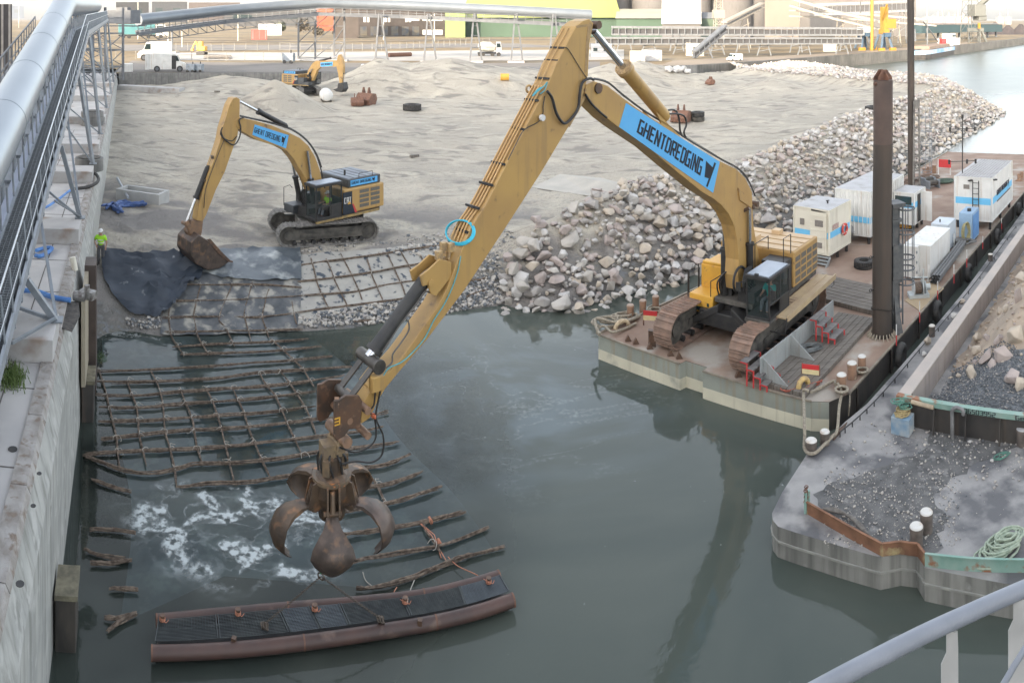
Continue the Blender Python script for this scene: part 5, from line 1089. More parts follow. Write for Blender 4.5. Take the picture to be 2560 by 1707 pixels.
def tyre(c,r,w,m=RUBB,tread=True,ax=(0,0,1)):
 b = MB();q = Vector(ax).normalized().to_track_quat('Z','Y').to_matrix();prof = [(r * .52,-w * .3),(r * .55,-w * .5),(r * .85,-w * .54),(r,-w * .38),(r * 1.02,0),(r,w * .38),(r * .85,w * .54),(r * .55,w * .5),(r * .52,w * .3),(r * .60,0)]
 n = 36;k = len(prof);vs = [c + q @ Vector((p[0] * math.cos(2 * math.pi * i / n),p[0] * math.sin(2 * math.pi * i / n),p[1])) for i in range(n) for p in prof]
 b.add(vs,[(i * k + j_,i * k + (j_ + 1) % k,((i + 1) % n) * k + (j_ + 1) % k,((i + 1) % n) * k + j_) for i in range(n) for j_ in range(k)])
 if tread:
  for i in range(30):
   a = 2 * math.pi * i / 30
   for s in (-1,1):cc = c + q @ Vector((r * 1.0 * math.cos(a + s * .05),r * 1.0 * math.sin(a + s * .05),s * w * .25));b.box(cc,(.09,.07,w * .42),rot=q @ Matrix.Rotation(a + .3 * s,3,'Z'))
 return b
p = G(2160,668,ZP);tag(tyre(p + Vector((0,.0,.2)),.48,.38).build('tyre',RUBB,org='base',smooth=True),'big black tractor tyre lying flat on the pontoon deck left of the thick spud pile','tyre')
b = MB();tm = thing('timber_mats',G(2110,730,ZP),'worn grey timber mats laid side by side on the deck behind the excavator','timber')
A = G(2056,694,ZP);B_ = G(2192,724,ZP);C_ = G(2186,790,ZP);D_ = G(1998,740,ZP)
for i in range(8):
 t0,t1 = i / 8 + .006,(i + 1) / 8 - .006;q = [ip(A,D_,t0),ip(B_,C_,t0),ip(B_,C_,t1),ip(A,D_,t1)];b = MB();b.prism([at(x,ZP + .008) for x in q],(0,0,.20 + .02 * rng.random()));b.build('plank',WOODD,tm,bevel=.015)
gw = thing('guard_structure',G(2010,880,ZP),'grey steel guard wall with triangular gussets on a timber floor along the right track','guard')
A = G(1903,966,ZP);B_ = G(2084,800,ZP);d = (B_ - A).normalized();n_ = Vector((d.y,-d.x,0));n_ = n_ if n_.dot(Vector((1,-1,0))) > 0 else -n_
Ln = (B_ - A).length;b = MB();b.prism([A + Vector((0,0,.18)),B_ + Vector((0,0,.18)),B_ + Vector((0,0,.85)),A + Vector((0,0,1.0))],-n_ * .06);b.build('wall_plate',SILVER,gw)
for f_ in (.02,.36,.68):
 q = A + d * (Ln * f_) + Vector((0,0,.18));b = MB();b.prism([q,q + n_ * 1.0,q + Vector((0,0,.78))],d * .035);b.build('gusset',SILVER,gw)
for i in range(7):b = MB();b.prism([at(A + n_ * (.01 + i * .25),ZP + .005),at(B_ + d * .5 + n_ * (.01 + i * .25),ZP + .005),at(B_ + d * .5 + n_ * (.24 + i * .25),ZP + .005),at(A + n_ * (.24 + i * .25),ZP + .005)],(0,0,.165 + .01 * rng.random()));b.build('floor_plank',WOODD,gw,bevel=.01)
def steps(org,dirx,w,lab,n=4,rise=.2,run=.27):
 t = thing('boarding_steps',org,lab,'steps','red steps on the pontoon');dv = Vector((dirx[0],dirx[1],0)).normalized();sv = Vector((-dv.y,dv.x,0))
 for i in range(n):
  b = MB();q = org + dv * (i * run) + Vector((0,0,(i + 1) * rise));b.prism([q,q + sv * w,q + sv * w + dv * run,q + dv * run],(0,0,.035));b.build('tread',mat('grey_tread',(.20,.19,.18),(.13,.12,.12),5,.7),t)
 for s in (-.02,w - .02):
  b = MB()
  for i in range(n):
   q = org + sv * s + dv * (i * run);b.beam(q + Vector((0,0,.01 + (i) * rise * .0)),q + Vector((0,0,(i + 1) * rise)),.045);b.beam(q + Vector((0,0,(i + 1) * rise)),q + dv * run + Vector((0,0,(i + 1) * rise)),.045)
  b.build('stringer',RED,t)
 return t
steps(G(1949,951,ZP + .02),-n_,.95,'near grey-treaded red steps leaning on the steel guard wall')
steps(G(2110,838,ZP + .2),-n_,.95,'far grey-treaded red steps at the rear end of the steel guard wall')
b = MB()
for k in range(5):coil(b,G(2023,872,ZP + .2),.50 - .03 * k,.02,3,31 + k,.75,.06)
tag(b.build('coiled_hose',mat('dull_grey_hose',(.16,.17,.17),(.10,.11,.11),8,.6),org='base',smooth=True),'coil of thin dark hose lying between the gussets of the guard wall','hose')
b = MB();p = G(1640,862,ZP);b.prism([G(1621,866,ZP),G(1640,868,ZP),G(1640,868,ZP) + Vector((0,0,.62)),G(1621,866,ZP) + Vector((0,0,.62))],(.03,.2,0));tag(b.build('stop_plate',BRN,org='base'),'upright brown steel stop plate in front of the left track','plate')
def cabin(FL,FR,BR,zt,zb,lab,name='site_cabin',cat='cabin',wall=WHT,roof=GREYR,grp=None,stripe=(.36,.50),ribs=False,Lfix=None,Wfix=None):
 a,o,c = G(*FL,zt),G(*FR,zt),G(*BR,zt);f_ = (a - o);sd = (c - o);Ls,Ws = Lfix or sd.length,Wfix or f_.length
 e1 = (sd.normalized() + PE * 2).normalized();e1.z = 0;e1.normalize();e2 = Vector((-e1.y,e1.x,0));H = zt - zb
 t = thing(name,o + e1 * Ls / 2 + e2 * Ws / 2 - Vector((0,0,H)),lab,cat,grp)
 def P(u,v,z):return o + e1 * u + e2 * v + Vector((0,0,z - H))
 b = MB();b.prism([P(0,0,0),P(Ls,0,0),P(Ls,Ws,0),P(0,Ws,0)],(0,0,H - .05));b.build('wall',wall,t)
 b = MB();b.prism([P(-.02,-.02,H - .05),P(Ls + .02,-.02,H - .05),P(Ls + .02,Ws + .02,H - .05),P(-.02,Ws + .02,H - .05)],(0,0,.06));b.build('roof',roof,t)
 if stripe:
  b = MB();so_ = .045 if ribs else .012;s0,s1 = stripe[0] * H,stripe[1] * H;b.prism([P(-so_,-so_,s0),P(Ls,-so_,s0),P(Ls,-so_,s1),P(-so_,-so_,s1)],e2 * .01);b.prism([P(-so_,-so_,s0),P(-so_,Ws,s0),P(-so_,Ws,s1),P(-so_,-so_,s1)],e1 * .01);b.build('blue_stripe',BLUS,t)
 if ribs:
  b = MB();n = int(Ls / .28)
  for i in range(n):b.beam(P(.15 + i * .28,-.02,.1),P(.15 + i * .28,-.02,H - .12),.08,.035)
  for i in range(int(Ws / .28)):b.beam(P(-.02,.15 + i * .28,.1),P(-.02,.15 + i * .28,H - .12),.035,.08)
  b.build('corrugation',wall,t)
 b = MB()
 for u,v in ((.15,.15),(Ls - .15,.15),(.15,Ws - .15),(Ls - .15,Ws - .15),(Ls / 2,.15)):q = P(u,v,0);b.beam(at(q,ZP + .004),at(q,q.z),.12)
 b.beam(P(0,.1,-.05),P(Ls,.1,-.05),.08,.1)
 b.build('leg',BLK,t)
 b = MB()
 for u,v in ((0,0),(Ls,0),(0,Ws)):b.beam(P(u,v,0),P(u,v,H),.09)
 for v in (0,):b.beam(P(0,v,.03),P(Ls,v,.03),.07);b.beam(P(0,v,H - .03),P(Ls,v,H - .03),.07)
 b.beam(P(0,0,H - .03),P(0,Ws,H - .03),.07);b.beam(P(0,0,.03),P(0,Ws,.03),.07);b.build('corner_frame',wall,t)
 return t,P,Ls,Ws,H
GP = 'white site cabins with a blue stripe'
t,P,Ls,Ws,H = cabin((1990.5,511),(2072.7,526),(2128.4,500),3.85,1.45,'white cabin with half-open louvred door and a red lifebuoy, nearest the excavator',wall=CREAM,grp=GP)
b = MB();b.prism([P(-.03,.12,.02),P(-.03,Ws * .52,.02),P(-.03,Ws * .52,H * .93),P(-.03,.12,H * .93)],P(0,0,0) - P(.04,0,0));dr = b.build('door',CREAM,t)
b = MB()
for z in np.linspace(.15,H * .85,6):b.beam(P(-.09,.16,z),P(-.09,Ws * .5,z),.02,.07)
b.build('door_rib',CREAM,dr)
for (v0,v1,z0,z1) in ((.35,.62,.15,.27),(.3,.75,.62,.76)):
 b = MB();b.prism([P(-.085,Ws * v0 * .5,H * z0),P(-.085,Ws * v1 * .5,H * z0),P(-.085,Ws * v1 * .5,H * z1),P(-.085,Ws * v0 * .5,H * z1)],P(0,0,0) - P(.02,0,0));b.build('vent',mat('vent_grey',(.22,.2,.18),None,20,.7),dr)
b = MB();b.prism([P(-.02,Ws * .7,H * .6),P(-.02,Ws * .82,H * .6),P(-.02,Ws * .82,H * .74),P(-.02,Ws * .7,H * .74)],P(0,0,0) - P(.02,0,0));b.build('vent',MATS['vent_grey'],t)
b = MB();b.prism([P(-.02,.14,H * .945),P(-.02,Ws * .5,H * .945),P(-.02,Ws * .5,H * .985)],P(0,0,0) - P(.02,0,0));b.build('open_gap',BLK,t)
b = MB();b.cyl(P(Ls * .5,Ws * .35,H),P(Ls * .5,Ws * .35,H + .16),.05,n=10);b.box(P(Ls * .5,Ws * .35,H + .16),(.2,.05,.04));b.build('roof_vent',BLK,t)
b = MB();b.prism([P(Ls * .15,-.02,H * .52),P(Ls * .42,-.02,H * .52),P(Ls * .42,-.02,H * .64),P(Ls * .15,-.02,H * .64)],-(P(0,1,0) - P(0,0,0)) * .01);b.build('notice_board',mat('notice_print',(.5,.45,.42),(.25,.1,.08),30,.7),t)
q = P(Ls * .66,-.10,H * .42);ax = P(0,-1,0) - P(0,0,0);
lb_ = thing('lifebuoy',q,'red and white lifebuoy hanging on the side of the cabin with the louvred door','lifebuoy');b = MB();b.ring(q,.26,.07,axis=ax,n=28,k=8);b.build('ring',mat('lifebuoy_red',(.62,.08,.06),None,5,.5),lb_,smooth=True)
b = MB()
for k in range(4):a = k * math.pi / 2 + .6;e2_ = (P(1,0,0) - P(0,0,0)).normalized();q2 = q + e2_ * .26 * math.cos(a) + Vector((0,0,.26 * math.sin(a)));b.ring(q2,.055,.024,axis=e2_ * -math.sin(a) + Vector((0,0,math.cos(a))),n=12,k=6)
b.build('band',WHT,lb_,smooth=True)
b = MB()
for k in range(3):b.prism([P(-.5 - .02 + .17 * k,-.1,-.34 + .12 * k),P(-.5 + .17 * k,Ws * .55,-.34 + .12 * k),P(-.33 + .17 * k,Ws * .55,-.34 + .12 * k),P(-.33 + .17 * k,-.1,-.34 + .12 * k)],(0,0,.03))
b.prism([P(-.62,-.12,-.44),P(-.3,-.12,-.44),P(0,-.12,-.05),P(-.1,-.12,.0)],(P(0,.03,0) - P(0,0,0)));b.build('entrance_steps',SILVER,t)
t,P,Ls,Ws,H = cabin((2095.5,466),(2175,479.5),(2262,436),4.05,1.45,'long white corrugated container with a blue stripe, half hidden by the thick spud pile',name='storage_container',cat='container',ribs=True,grp=GP,stripe=(.30,.43),Wfix=2.2)
t,P,Ls,Ws,H = cabin((2238,477),(2285,483),(2315,467),3.35,1.4,'small white cabin with a broad dark window, right of the thick spud pile',grp=GP,stripe=(.52,.70))
b = MB();b.prism([P(-.02,Ws * .12,H * .62),P(-.02,Ws * .95,H * .62),P(-.02,Ws * .95,H * .88),P(-.02,Ws * .12,H * .88)],P(0,0,0) - P(.02,0,0));b.build('window',GLS,t)
b = MB();b.prism([P(Ls * .3,-.02,.05),P(Ls * .55,-.02,.05),P(Ls * .55,-.02,H * .9),P(Ls * .3,-.02,H * .9)],(P(0,0,0) - P(0,.02,0)));b.build('door_opening',BLK,t)
b = MB();b.prism([P(Ls * .6,-.03,.05),P(Ls * .6,-.75,.05),P(Ls * .6,-.75,H * .95),P(Ls * .6,-.03,H * .95)],(P(.04,0,0) - P(0,0,0)));b.build('door',WHT,t)
t,P,Ls,Ws,H = cabin((2388.9,438.4),(2479.4,445.2),(2531.5,401.4),4.2,1.5,'biggest white cabin with a ladder on its end and company lettering on its side',grp=GP,stripe=(.38,.53),Ws=None if False else None) if False else cabin((2388.9,438.4),(2479.4,445.2),(2531.5,401.4),4.2,1.5,'biggest white cabin with a ladder on its end and company lettering on its side',grp=GP,stripe=(.38,.53))
b = MB()
for i in range(int(Ws / .2)):b.beam(P(0,.1 + i * .2,H + .02),P(Ls,.1 + i * .2,H + .02),.06,.03)
b.build('roof_rib',mat('roof_rib_grey',(.38,.36,.35),(.3,.28,.27),2,.7),t)
b = MB()
for v in (Ws * .34,Ws * .50):b.beam(P(-.12,v,-.3),P(-.12,v,H * .93),.04)
for z in np.linspace(0,H * .88,8):b.beam(P(-.12,Ws * .34,z),P(-.12,Ws * .50,z),.03)
b.build('ladder',BLK,t)
b = MB();b.prism([P(-.02,Ws * .60,H * .72),P(-.02,Ws * .76,H * .72),P(-.02,Ws * .76,H * .82),P(-.02,Ws * .60,H * .82)],P(0,0,0) - P(.02,0,0));b.build('vent',MATS['vent_grey'],t)
b = MB();b.box(P(-.15,Ws * .56,H * .93),(.3,.15,.08));b.box(P(Ls * .08,-.1,H * .93),(.25,.15,.08));b.build('flood_lamp',BLK,t)
sq = [P(Ls * .22,-.02,H * .36),P(Ls * .88,-.02,H * .36),P(Ls * .88,-.02,H * .62),P(Ls * .22,-.02,H * .62)]
lettering('GHENT DREDGING',sq,.0,.80,.55,.95,ax,wt=.8,logo=True).build('lettering',NAVY,t)
b = MB();b.prism([P(Ls * .22,-.02,H * .345),P(Ls * .9,-.02,H * .345),P(Ls * .9,-.02,H * .375),P(Ls * .22,-.02,H * .375)],ax.normalized() * .008);b.build('text_line',mat('small_print_bar',(.12,.10,.11),None,20,.7),t)
def box3(FL,FR,BR,zt,zb,lab,name,cat,m,bev=.02,grp=None,Lf=None):
 a,o,c = G(*FL,zt),G(*FR,zt),G(*BR,zt);Ls,Ws = Lf or (c - o).length,(a - o).length
 e1 = ((c - o).normalized() + PE * 1.5).normalized();e1.z = 0;e1.normalize();e2 = Vector((-e1.y,e1.x,0));H = zt - zb
 def P(u,v,z):return o + e1 * u + e2 * v + Vector((0,0,z - H))
 t = thing(name,P(Ls / 2,Ws / 2,0),lab,cat,grp);b = MB();b.prism([P(0,0,0),P(Ls,0,0),P(Ls,Ws,0),P(0,Ws,0)],(0,0,H));b.build('casing',m,t,bevel=bev)
 b = MB();b.prism([P(.05,.05,-(zb - ZP) + .003),P(Ls - .05,.05,-(zb - ZP) + .003),P(Ls - .05,Ws - .05,-(zb - ZP) + .003),P(.05,Ws - .05,-(zb - ZP) + .003)],(0,0,(zb - ZP) - .006));b.build('skid',BLK,t)
 return t,P,Ls,Ws,H
t,P,Ls,Ws,H = box3((2266,606),(2326,616),(2376,571),2.65,1.08,'low white steel tank box with a flat lid in the middle of the pontoon','tank_box','tank',WHT)
b = MB();b.prism([P(-.28,Ws * .42,0),P(-.003,Ws * .42,0),P(-.003,Ws,0),P(-.28,Ws,0)],(0,0,H - .003));b.prism([P(-.03,-.03,H + .002),P(Ls,-.03,H + .002),P(Ls,Ws,H + .002),P(-.03,Ws,H + .002)],(0,0,.03));b.build('front_extension',WHT,t,bevel=.015)
b = MB();
for z in (.3,.8,1.3):b.box(P(-.3,Ws * .45,z),(.05,.05,.12))
b.build('hinge',GALV,t)
t,P,Ls,Ws,H = box3((2330,556),(2370,562),(2391,545),2.55,1.08,'pale grey steel box behind the low white tank box','equipment_box','box',mat('pale_grey_blue_paint',(.52,.57,.62),(.45,.5,.55),1.5,.5));b = MB();b.cyl(P(.4,Ws * .6,H),P(.4,Ws * .6,H + .16),.04,n=8);b.build('lid_knob',BLK,t)
t,P,Ls,Ws,H = box3((2398,531),(2430,534),(2448,518),2.75,1.12,'light blue generator set with a darker blue side panel in front of the biggest cabin','generator','generator',mat('light_blue_paint',(.30,.44,.60),(.26,.38,.52),1.5,.5))
b = MB();b.prism([P(.1,-.02,.12),P(Ls - .1,-.02,.12),P(Ls - .1,-.02,H - .15),P(.1,-.02,H - .15)],ax.normalized() * .015);b.build('side_panel',mat('mid_blue_panel',(.10,.24,.50),(.14,.3,.55),3,.5),t)
b = MB();b.cyl(P(.5,Ws * .4,H),P(.5,Ws * .4,H + .15),.12,n=12);b.build('exhaust',BLK,t)
gp = P(-.15,Ws * .5,H * .45)
b = MB()
for k in range(4):b.tube([gp + Vector((.22 * math.cos(a) + .02 * k,-.05 * k,(.5 + .03 * k) * math.sin(a) - .15)) for a in np.linspace(-1.9,5.0 - .2 * k,26)],.028,6)
tag(b.build('suction_hose',mat('dull_yellow_hose',(.48,.43,.22),(.3,.28,.16),5,.6),org='base',smooth=True),'dull yellow hose looped over the front of the blue generator','hose')
t,P,Ls,Ws,H = box3((2246,533),(2277,538),(2286,531),1.9,1.08,'yellow tool box tucked between the spud pile and the small cabin','tool_box','box',YELB)
A = G(2334,700,ZP + .25);B_ = G(2400,612,ZP + .25);d = (B_ - A).normalized();n_ = Vector((d.y,-d.x,0));hr = thing('hose_rack',(A + B_) / 2,'bundle of long grey corrugated hoses lying along the white tank box','hoses')
for k in range(9):
 r_,c_ = k // 3,k % 3;o = n_ * (.15 * c_ - .12 + .05 * r_) + Vector((0,0,.16 * r_ - .12));pts = [A + o + d * s_ for s_ in np.linspace(0,(B_ - A).length,30)];b = MB();b.tube(pts,[.068 if i % 2 else .06 for i in range(30)],10,caps=False);b.build('hose',mat('ribbed_grey_hose',(.13,.135,.14),(.19,.19,.19),8,.7),hr,smooth=True)
for i,f_ in enumerate((.05,.42,.72,1.0)):
 q = ip(A,B_,f_) - n_ * .35;b = MB();b.beam(at(q,ZP),at(q,ZP + .85),.05);b.build('stanchion',WHT,hr)
b = MB();q = G(2404,618,ZP)
for k in range(9):b.tube(catmull([q + Vector((-.5 + .1 * k,-.2,.1 + .02 * k)),q + Vector((.2 + .06 * k,-.5,.35)),q + Vector((.6,.0 + .06 * k,.3)),q + Vector((.1,.4,.15 + .03 * k))],5),.045,6)
b.box(q + Vector((0,.3,.2)),(.7,.5,.4));tag(b.build('hose_pile',mat('grey_hose_pile',(.17,.17,.165),(.11,.11,.11),5,.7),org='base'),'jumbled heap of grey hoses and fittings beside the blue generator','hoses')
wq = G(2296,742,ZP);wn = thing('winch',wq,'pale grey cable winch with a brown rope drum in front of the white tank box','winch');wd = Vector((.93,-.36,0)).normalized();wv = Vector((.36,.93,0))
b = MB();b.cyl(wq + Vector((0,0,.42)) - wd * .22,wq + Vector((0,0,.42)) + wd * .12,.27,n=24);b.build('rope_drum',mat('brown_cable',(.10,.07,.055),(.16,.12,.09),20,.8),wn,smooth=True)
for k,s in enumerate((-.25,.16,.30)):b = MB();b.cyl(wq + Vector((0,0,.44)) + wd * s,wq + Vector((0,0,.44)) + wd * (s + .035),.37 if k < 2 else .27,n=28);b.build('flange',mat('pale_winch_grey',(.50,.54,.54),(.42,.45,.45),3,.5),wn)
b = MB();b.box(wq + Vector((0,0,.10)),(.95,.6,.18),rz=math.atan2(wd.y,wd.x));b.beam(wq + wd * .2 - wv * .2 + Vector((0,0,.1)),wq + wd * .2 - wv * .2 + Vector((0,0,1.35)),.06);b.beam(wq - wd * .35 + Vector((0,0,.92)),wq + wd * .45 + Vector((0,0,.88)),.05);b.build('base_frame',MATS['pale_winch_grey'],wn)
b = MB();b.cyl(wq + wd * .36 + Vector((0,0,.44)),wq + wd * .55 + Vector((0,0,.44)),.15,n=16);b.build('gearbox',MATS['pale_winch_grey'],wn,smooth=True)
b = MB();b.prism([G(2262,752,ZP + .006),G(2300,778,ZP + .006),G(2360,722,ZP + .006),G(2320,705,ZP + .006)],(0,0,.03));tag(b.build('cover_plate',mat('tan_plate',(.42,.32,.20),(.34,.26,.17),1,.8),org='base'),'square tan cover plate on the deck under the cable winch','plate')
for i,(x,yb,yt) in enumerate(((2241,864,811),(2299,806,753),(2344,749,703),(2385,708,661),(2417,668,624),(2457,622,590),(2504,572,545))):
 q = G(x,yb,ZP);h = (yb - yt) * q.xy.length / F;t = thing('edge_pole',q,'thin red and white pole at the right edge of the pontoon, %s from the front' % ('first','second','third','fourth','fifth','sixth','seventh')[i],'pole','poles along the pontoon edge')
 b = MB();b.cyl(q,q + Vector((0,0,h * .5)),.022,n=8);b.build('red_section',RED,t);b = MB();b.cyl(q + Vector((0,0,h * .5)),q + Vector((0,0,h)),.022,n=8);b.build('white_section',WHT,t)
q = G(2406,560,ZP);t = thing('signal_mast',q,'thin signal mast with two crossbars and small lamps in front of the biggest cabin','mast');zt_ = 14 - (296 - YH) * q.xy.length / F
b = MB();b.beam(q,at(q,zt_),.05);
for py,hw in ((322,28),(403,30)):z = 14 - (py - YH) * q.xy.length / F;w_ = hw * q.xy.length / F;b.beam(at(q,z) - Vector((w_,-.5 * w_,0)),at(q,z) + Vector((w_,-.5 * w_,0)),.045)
for a in (0,2.1,4.2):b.beam(at(q,ZP + 1.2),q + Vector((.5 * math.cos(a),.5 * math.sin(a),0)),.03)
b.build('pole',BLK,t)
b = MB()
for py,hw in ((322,28),(403,30)):
 z = 14 - (py - YH) * q.xy.length / F;w_ = hw * q.xy.length / F
 for s in (-1,1,.35):b.cyl(at(q,z - .16) + Vector((s * w_,-.5 * s * w_,0)),at(q,z + .12) + Vector((s * w_,-.5 * s * w_,0)),.07,n=8)
b.cyl(at(q,zt_),at(q,zt_ + .25),.08,n=8);b.build('lamp',BLK,t)
b = MB();q = G(2304,455,ZP)
for k in range(5):coil(b,q + Vector((.6 * k - 1.2,.3 * (k % 2),.05)),.45,.05,3,51 + k,.8,.3)
tag(b.build('rope_pile',mat('dark_brown_rope',(.12,.09,.07),(.2,.15,.12),9,.9),org='base',smooth=True),'brown heap of ropes and chain behind the small cabin','rope')
b = MB();q = G(2361,457,ZP);coil(b,q,.8,.07,5,71,.7,.15);tag(b.build('green_hawser',mat('dark_green_rope',(.09,.13,.10),(.06,.09,.07),9,.8),org='base',smooth=True),'dark green coil of rope at the far end of the pontoon deck','rope')
for i,(x,y) in enumerate(((2320,462),(2331,470))):
 q = G(x,y,ZP);t = thing('deck_winch',q,'small grey deck winch behind the small cabin, ' + ('left one','right one')[i],'winch','small deck winches');b = MB();b.cyl(q + Vector((-.4,0,.4)),q + Vector((.4,.0,.4)),.22,n=14);b.build('drum',DIRTY,t,smooth=True);b = MB()
 for s in (-.45,.45):b.box(q + Vector((s,0,.3)),(.08,.7,.6))
 b.build('side_frame',GALV,t)
b = MB();q = G(2150,610,ZP) + Vector((0,.4,.2));c1 = q + Vector((-.5,.3,.45));b.cyl(c1,c1 + Vector((.8,.1,0)),.42,n=18);b.box(c1 + Vector((-.5,0,-.2)),(.7,.6,.6));b.cyl(c1 + Vector((.8,.1,0)),c1 + Vector((.9,.1,.0)),.2,n=12);tag(b.build('pump_set',mat('silver_drum',(.35,.36,.37),(.2,.2,.2),3,.4,.4),org='base',smooth=True),'grey cylindrical pump set between the two left cabins','pump')
q = G(2548,452,ZP)
b = MB();b.cyl(q,q + Vector((0,0,.6)),.16,n=12);b.cyl(q + Vector((.6,.4,0)),q + Vector((.6,.4,.6)),.16,n=12);b.box(q + Vector((.3,.2,.05)),(1.2,.5,.1),rz=.6);tag(b.build('double_bollard',RB,org='base'),'twin rusty bollard at the far right end of the pontoon','bollard')
# BARGE on the right
ZB = .8
BL = [(1932,1300),(1930,1283),(1940,1262),(1956,1230),(2016,1137),(2060,1107),(2084,1084),(2112,1055),(2167,1010),(2309,850),(2413,725),(2560,524)]
BR_ = [(1932,1300),(1945,1316),(1985,1330),(2049,1349),(2201,1393),(2252,1383),(2293,1388),(2312,1419),(2420,1441),(2534,1462)]
left = [G(x,y,ZB) for x,y in BL];dirb = (left[-1] - left[-3]).normalized();left.append(left[-1] + dirb * 40)
right = [G(x,y,ZB) for x,y in BR_[1:]];dirr = (right[-1] - right[-2]).normalized();right.append(right[-1] + dirr * 4);
outl = left + [left[-1] + (right[-1] - left[3])] + right[::-1]
bg_ = thing('cargo_barge',at(G(2300,1250,ZB),0),'grey steel cargo barge loaded with gravel and rock in the right foreground','barge')
b = MB();b.prism([at(p,-1.0) for p in outl],(0,0,ZB + 1.0 - .004));b.build('hull',HULLB,bg_)
b = MB();b.prism([at(p,ZB - .002) for p in outl],(0,0,.004));b.build('deck',STEELG,bg_)
b = MB()
pts = [at(p,.42) for p in ([left[4],left[3],left[2],left[1],left[0]] + right)]
for i in range(len(pts) - 1):b.beam(pts[i],pts[i + 1],.07,.05)
b.build('rubbing_strake',mat('pale_strake',(.34,.34,.31),(.25,.25,.23),2,.7),bg_)
bw = [(2014,1258),(2060,1285),(2120,1320),(2205,1367),(2250,1361),(2294,1367),(2312,1392),(2430,1404),(2600,1407)]
bp_ = [G(x,y + 25,ZB) for x,y in bw];
for i in range(len(bp_) - 1):
 b = MB();a,c = bp_[i],bp_[i + 1];b.prism([at(a,ZB + .004),at(c,ZB + .004),at(c,ZB + .31),at(a,ZB + .31)],(.025,.02,0));b.beam(at(a,ZB + .32),at(c,ZB + .32),.06,.03)
 b.build('bulwark',TEALR if i < 6 else TEAL,bg_)
t = thing('mooring_post',at(bp_[0],ZB),'small teal and rust post wound with chain at the end of the barge bulwark','post');b = MB();q = at(bp_[0],ZB);b.cyl(q,q + Vector((0,0,.55)),.045,n=10);b.cyl(q + Vector((.14,.12,0)),q + Vector((.14,.12,.5)),.04,n=10);b.build('pipe',TEAL,t);b = MB()
for k in range(9):b.ring(q + Vector((.01 * (k % 3),.0,.3 + .05 * k)),.05,.012,axis=(.3 * (-1) ** k,1,.3),n=10,k=5)
b.build('chain',RUSTM,t)
b = MB();rp_ = [G(x,y,ZB + .16) for x,y in ((2100,1080),(2150,1038),(2208,980),(2298,874),(2370,790),(2450,690),(2540,565))]
b.tube(catmull(rp_,6),.022,6);b.build('toe_rail',BLK,bg_)
b = MB();cp_ = catmull(rp_,6)
for p in cp_[::2]:b.beam(at(p,ZB),p,.03)
b.build('rail_stub',BLK,bg_)
b = MB();
for (x,y,h,dx) in ((2095,1092,.05,0),):pass
b.prism([G(2076,1092,ZB + .004),G(2118,1058,ZB + .004),G(2110,1072,ZB + .004),G(2084,1102,ZB + .004)],(0,0,.05));b.build('doubler_plate',BRN,bg_)
cA = G(2242,990,1.7);cB = G(2560,560,1.7);cC = G(2560,1041,1.7);dl = (cB - cA).normalized();df = (cC - cA).normalized();cB = cA + dl * 36;cC = cA + df * 9
TOPM = mat('pink_grey_coaming_top',(.47,.41,.36),(.40,.36,.33),.8,.8);zc = 1.7
b = MB();b.prism([at(cA,ZB + .004),at(cB,ZB + .004),at(cB,zc),at(cA,zc)],df * .06);b.prism([at(cA - dl * .0,zc + .002),at(cB,zc + .002),at(cB + df * .42,zc + .002),at(cA + df * .42,zc + .002)],(0,0,.05));b.build('side_coaming',TOPM,bg_)
b = MB();b.prism([at(cA + df * .36 + dl * .4,-.3),at(cB + df * .36,-.3),at(cB + df * .36,zc),at(cA + df * .36 + dl * .4,zc)],df * .05);b.build('hold_side',PINKG,bg_)
b = MB();b.prism([at(cA,ZB + .004),at(cC,ZB + .004),at(cC,zc - .07),at(cA,zc - .07)],dl * .05)
b.build('front_coaming',HULLD,bg_)
b = MB();b.prism([at(cA - dl * .07,zc - .11),at(cC - dl * .07,zc - .11),at(cC - dl * .07,zc + .06),at(cA - dl * .07,zc + .06)],dl * .2);cf = b.build('teal_top_rail',TEAL,bg_)
b = MB()
for s in (1.3,2.35,3.45,4.5,5.6):q = cA + df * s - dl * .14;b.prism([at(q,ZB + .01),at(q - dl * .10,ZB + .01),at(q - dl * .02,zc - .12),at(q + dl * .1,zc - .12)],df * .04)
b.build('stiffener',HULLD,bg_)
q0 = at(cA - dl * .078,zc - .10);q1 = at(cC - dl * .078,zc - .10);up_ = Vector((0,0,.15));Lc = 9.0
sq = [q0 + df * 2.28,q0 + df * 3.35,q0 + df * 3.35 + up_,q0 + df * 2.28 + up_];lettering('06503952',sq,.02,1.0,.10,.92,-dl,wt=.42).build('lettering',NAVY,cf)
sq = [q0 + df * 3.95,q0 + df * 4.6,q0 + df * 4.6 + up_,q0 + df * 3.95 + up_];lettering('Gent',sq,.02,.98,.10,.92,-dl,wt=.42).build('lettering',NAVY,cf)
b = MB();q = at(cA + df * 1.95 - dl * .2,ZB);b.tube(catmull([q,q + Vector((0,0,.6)),q + Vector((0,0,.88)),q + df * .14 + Vector((0,0,1.0)),q + df * .34 + Vector((0,0,.95)),q + df * .36 + Vector((0,0,.8))],5),.06,12);b.build('vent_pipe',mat('grey_vent_pipe',(.22,.22,.22),(.15,.15,.15),4,.6),bg_,smooth=True)
q = at(cA - dl * .38 + df * .35,ZB);bn = thing('rope_bin',q,'small blue and white bin piled with yellow rope at the corner of the barge hold','bin');b = MB();b.box(q + Vector((0,0,.28)),(.62,.48,.55),rz=math.atan2(df.y,df.x));b.build('bin_body',mat('faded_blue_bin',(.16,.27,.38),(.42,.44,.44),2.2,.7),bn,bevel=.02)
b = MB();
for k in range(4):coil(b,q + Vector((0,0,.54 + .04 * k)),.27 - .02 * k,.022,3,81 + k,.7,.05)
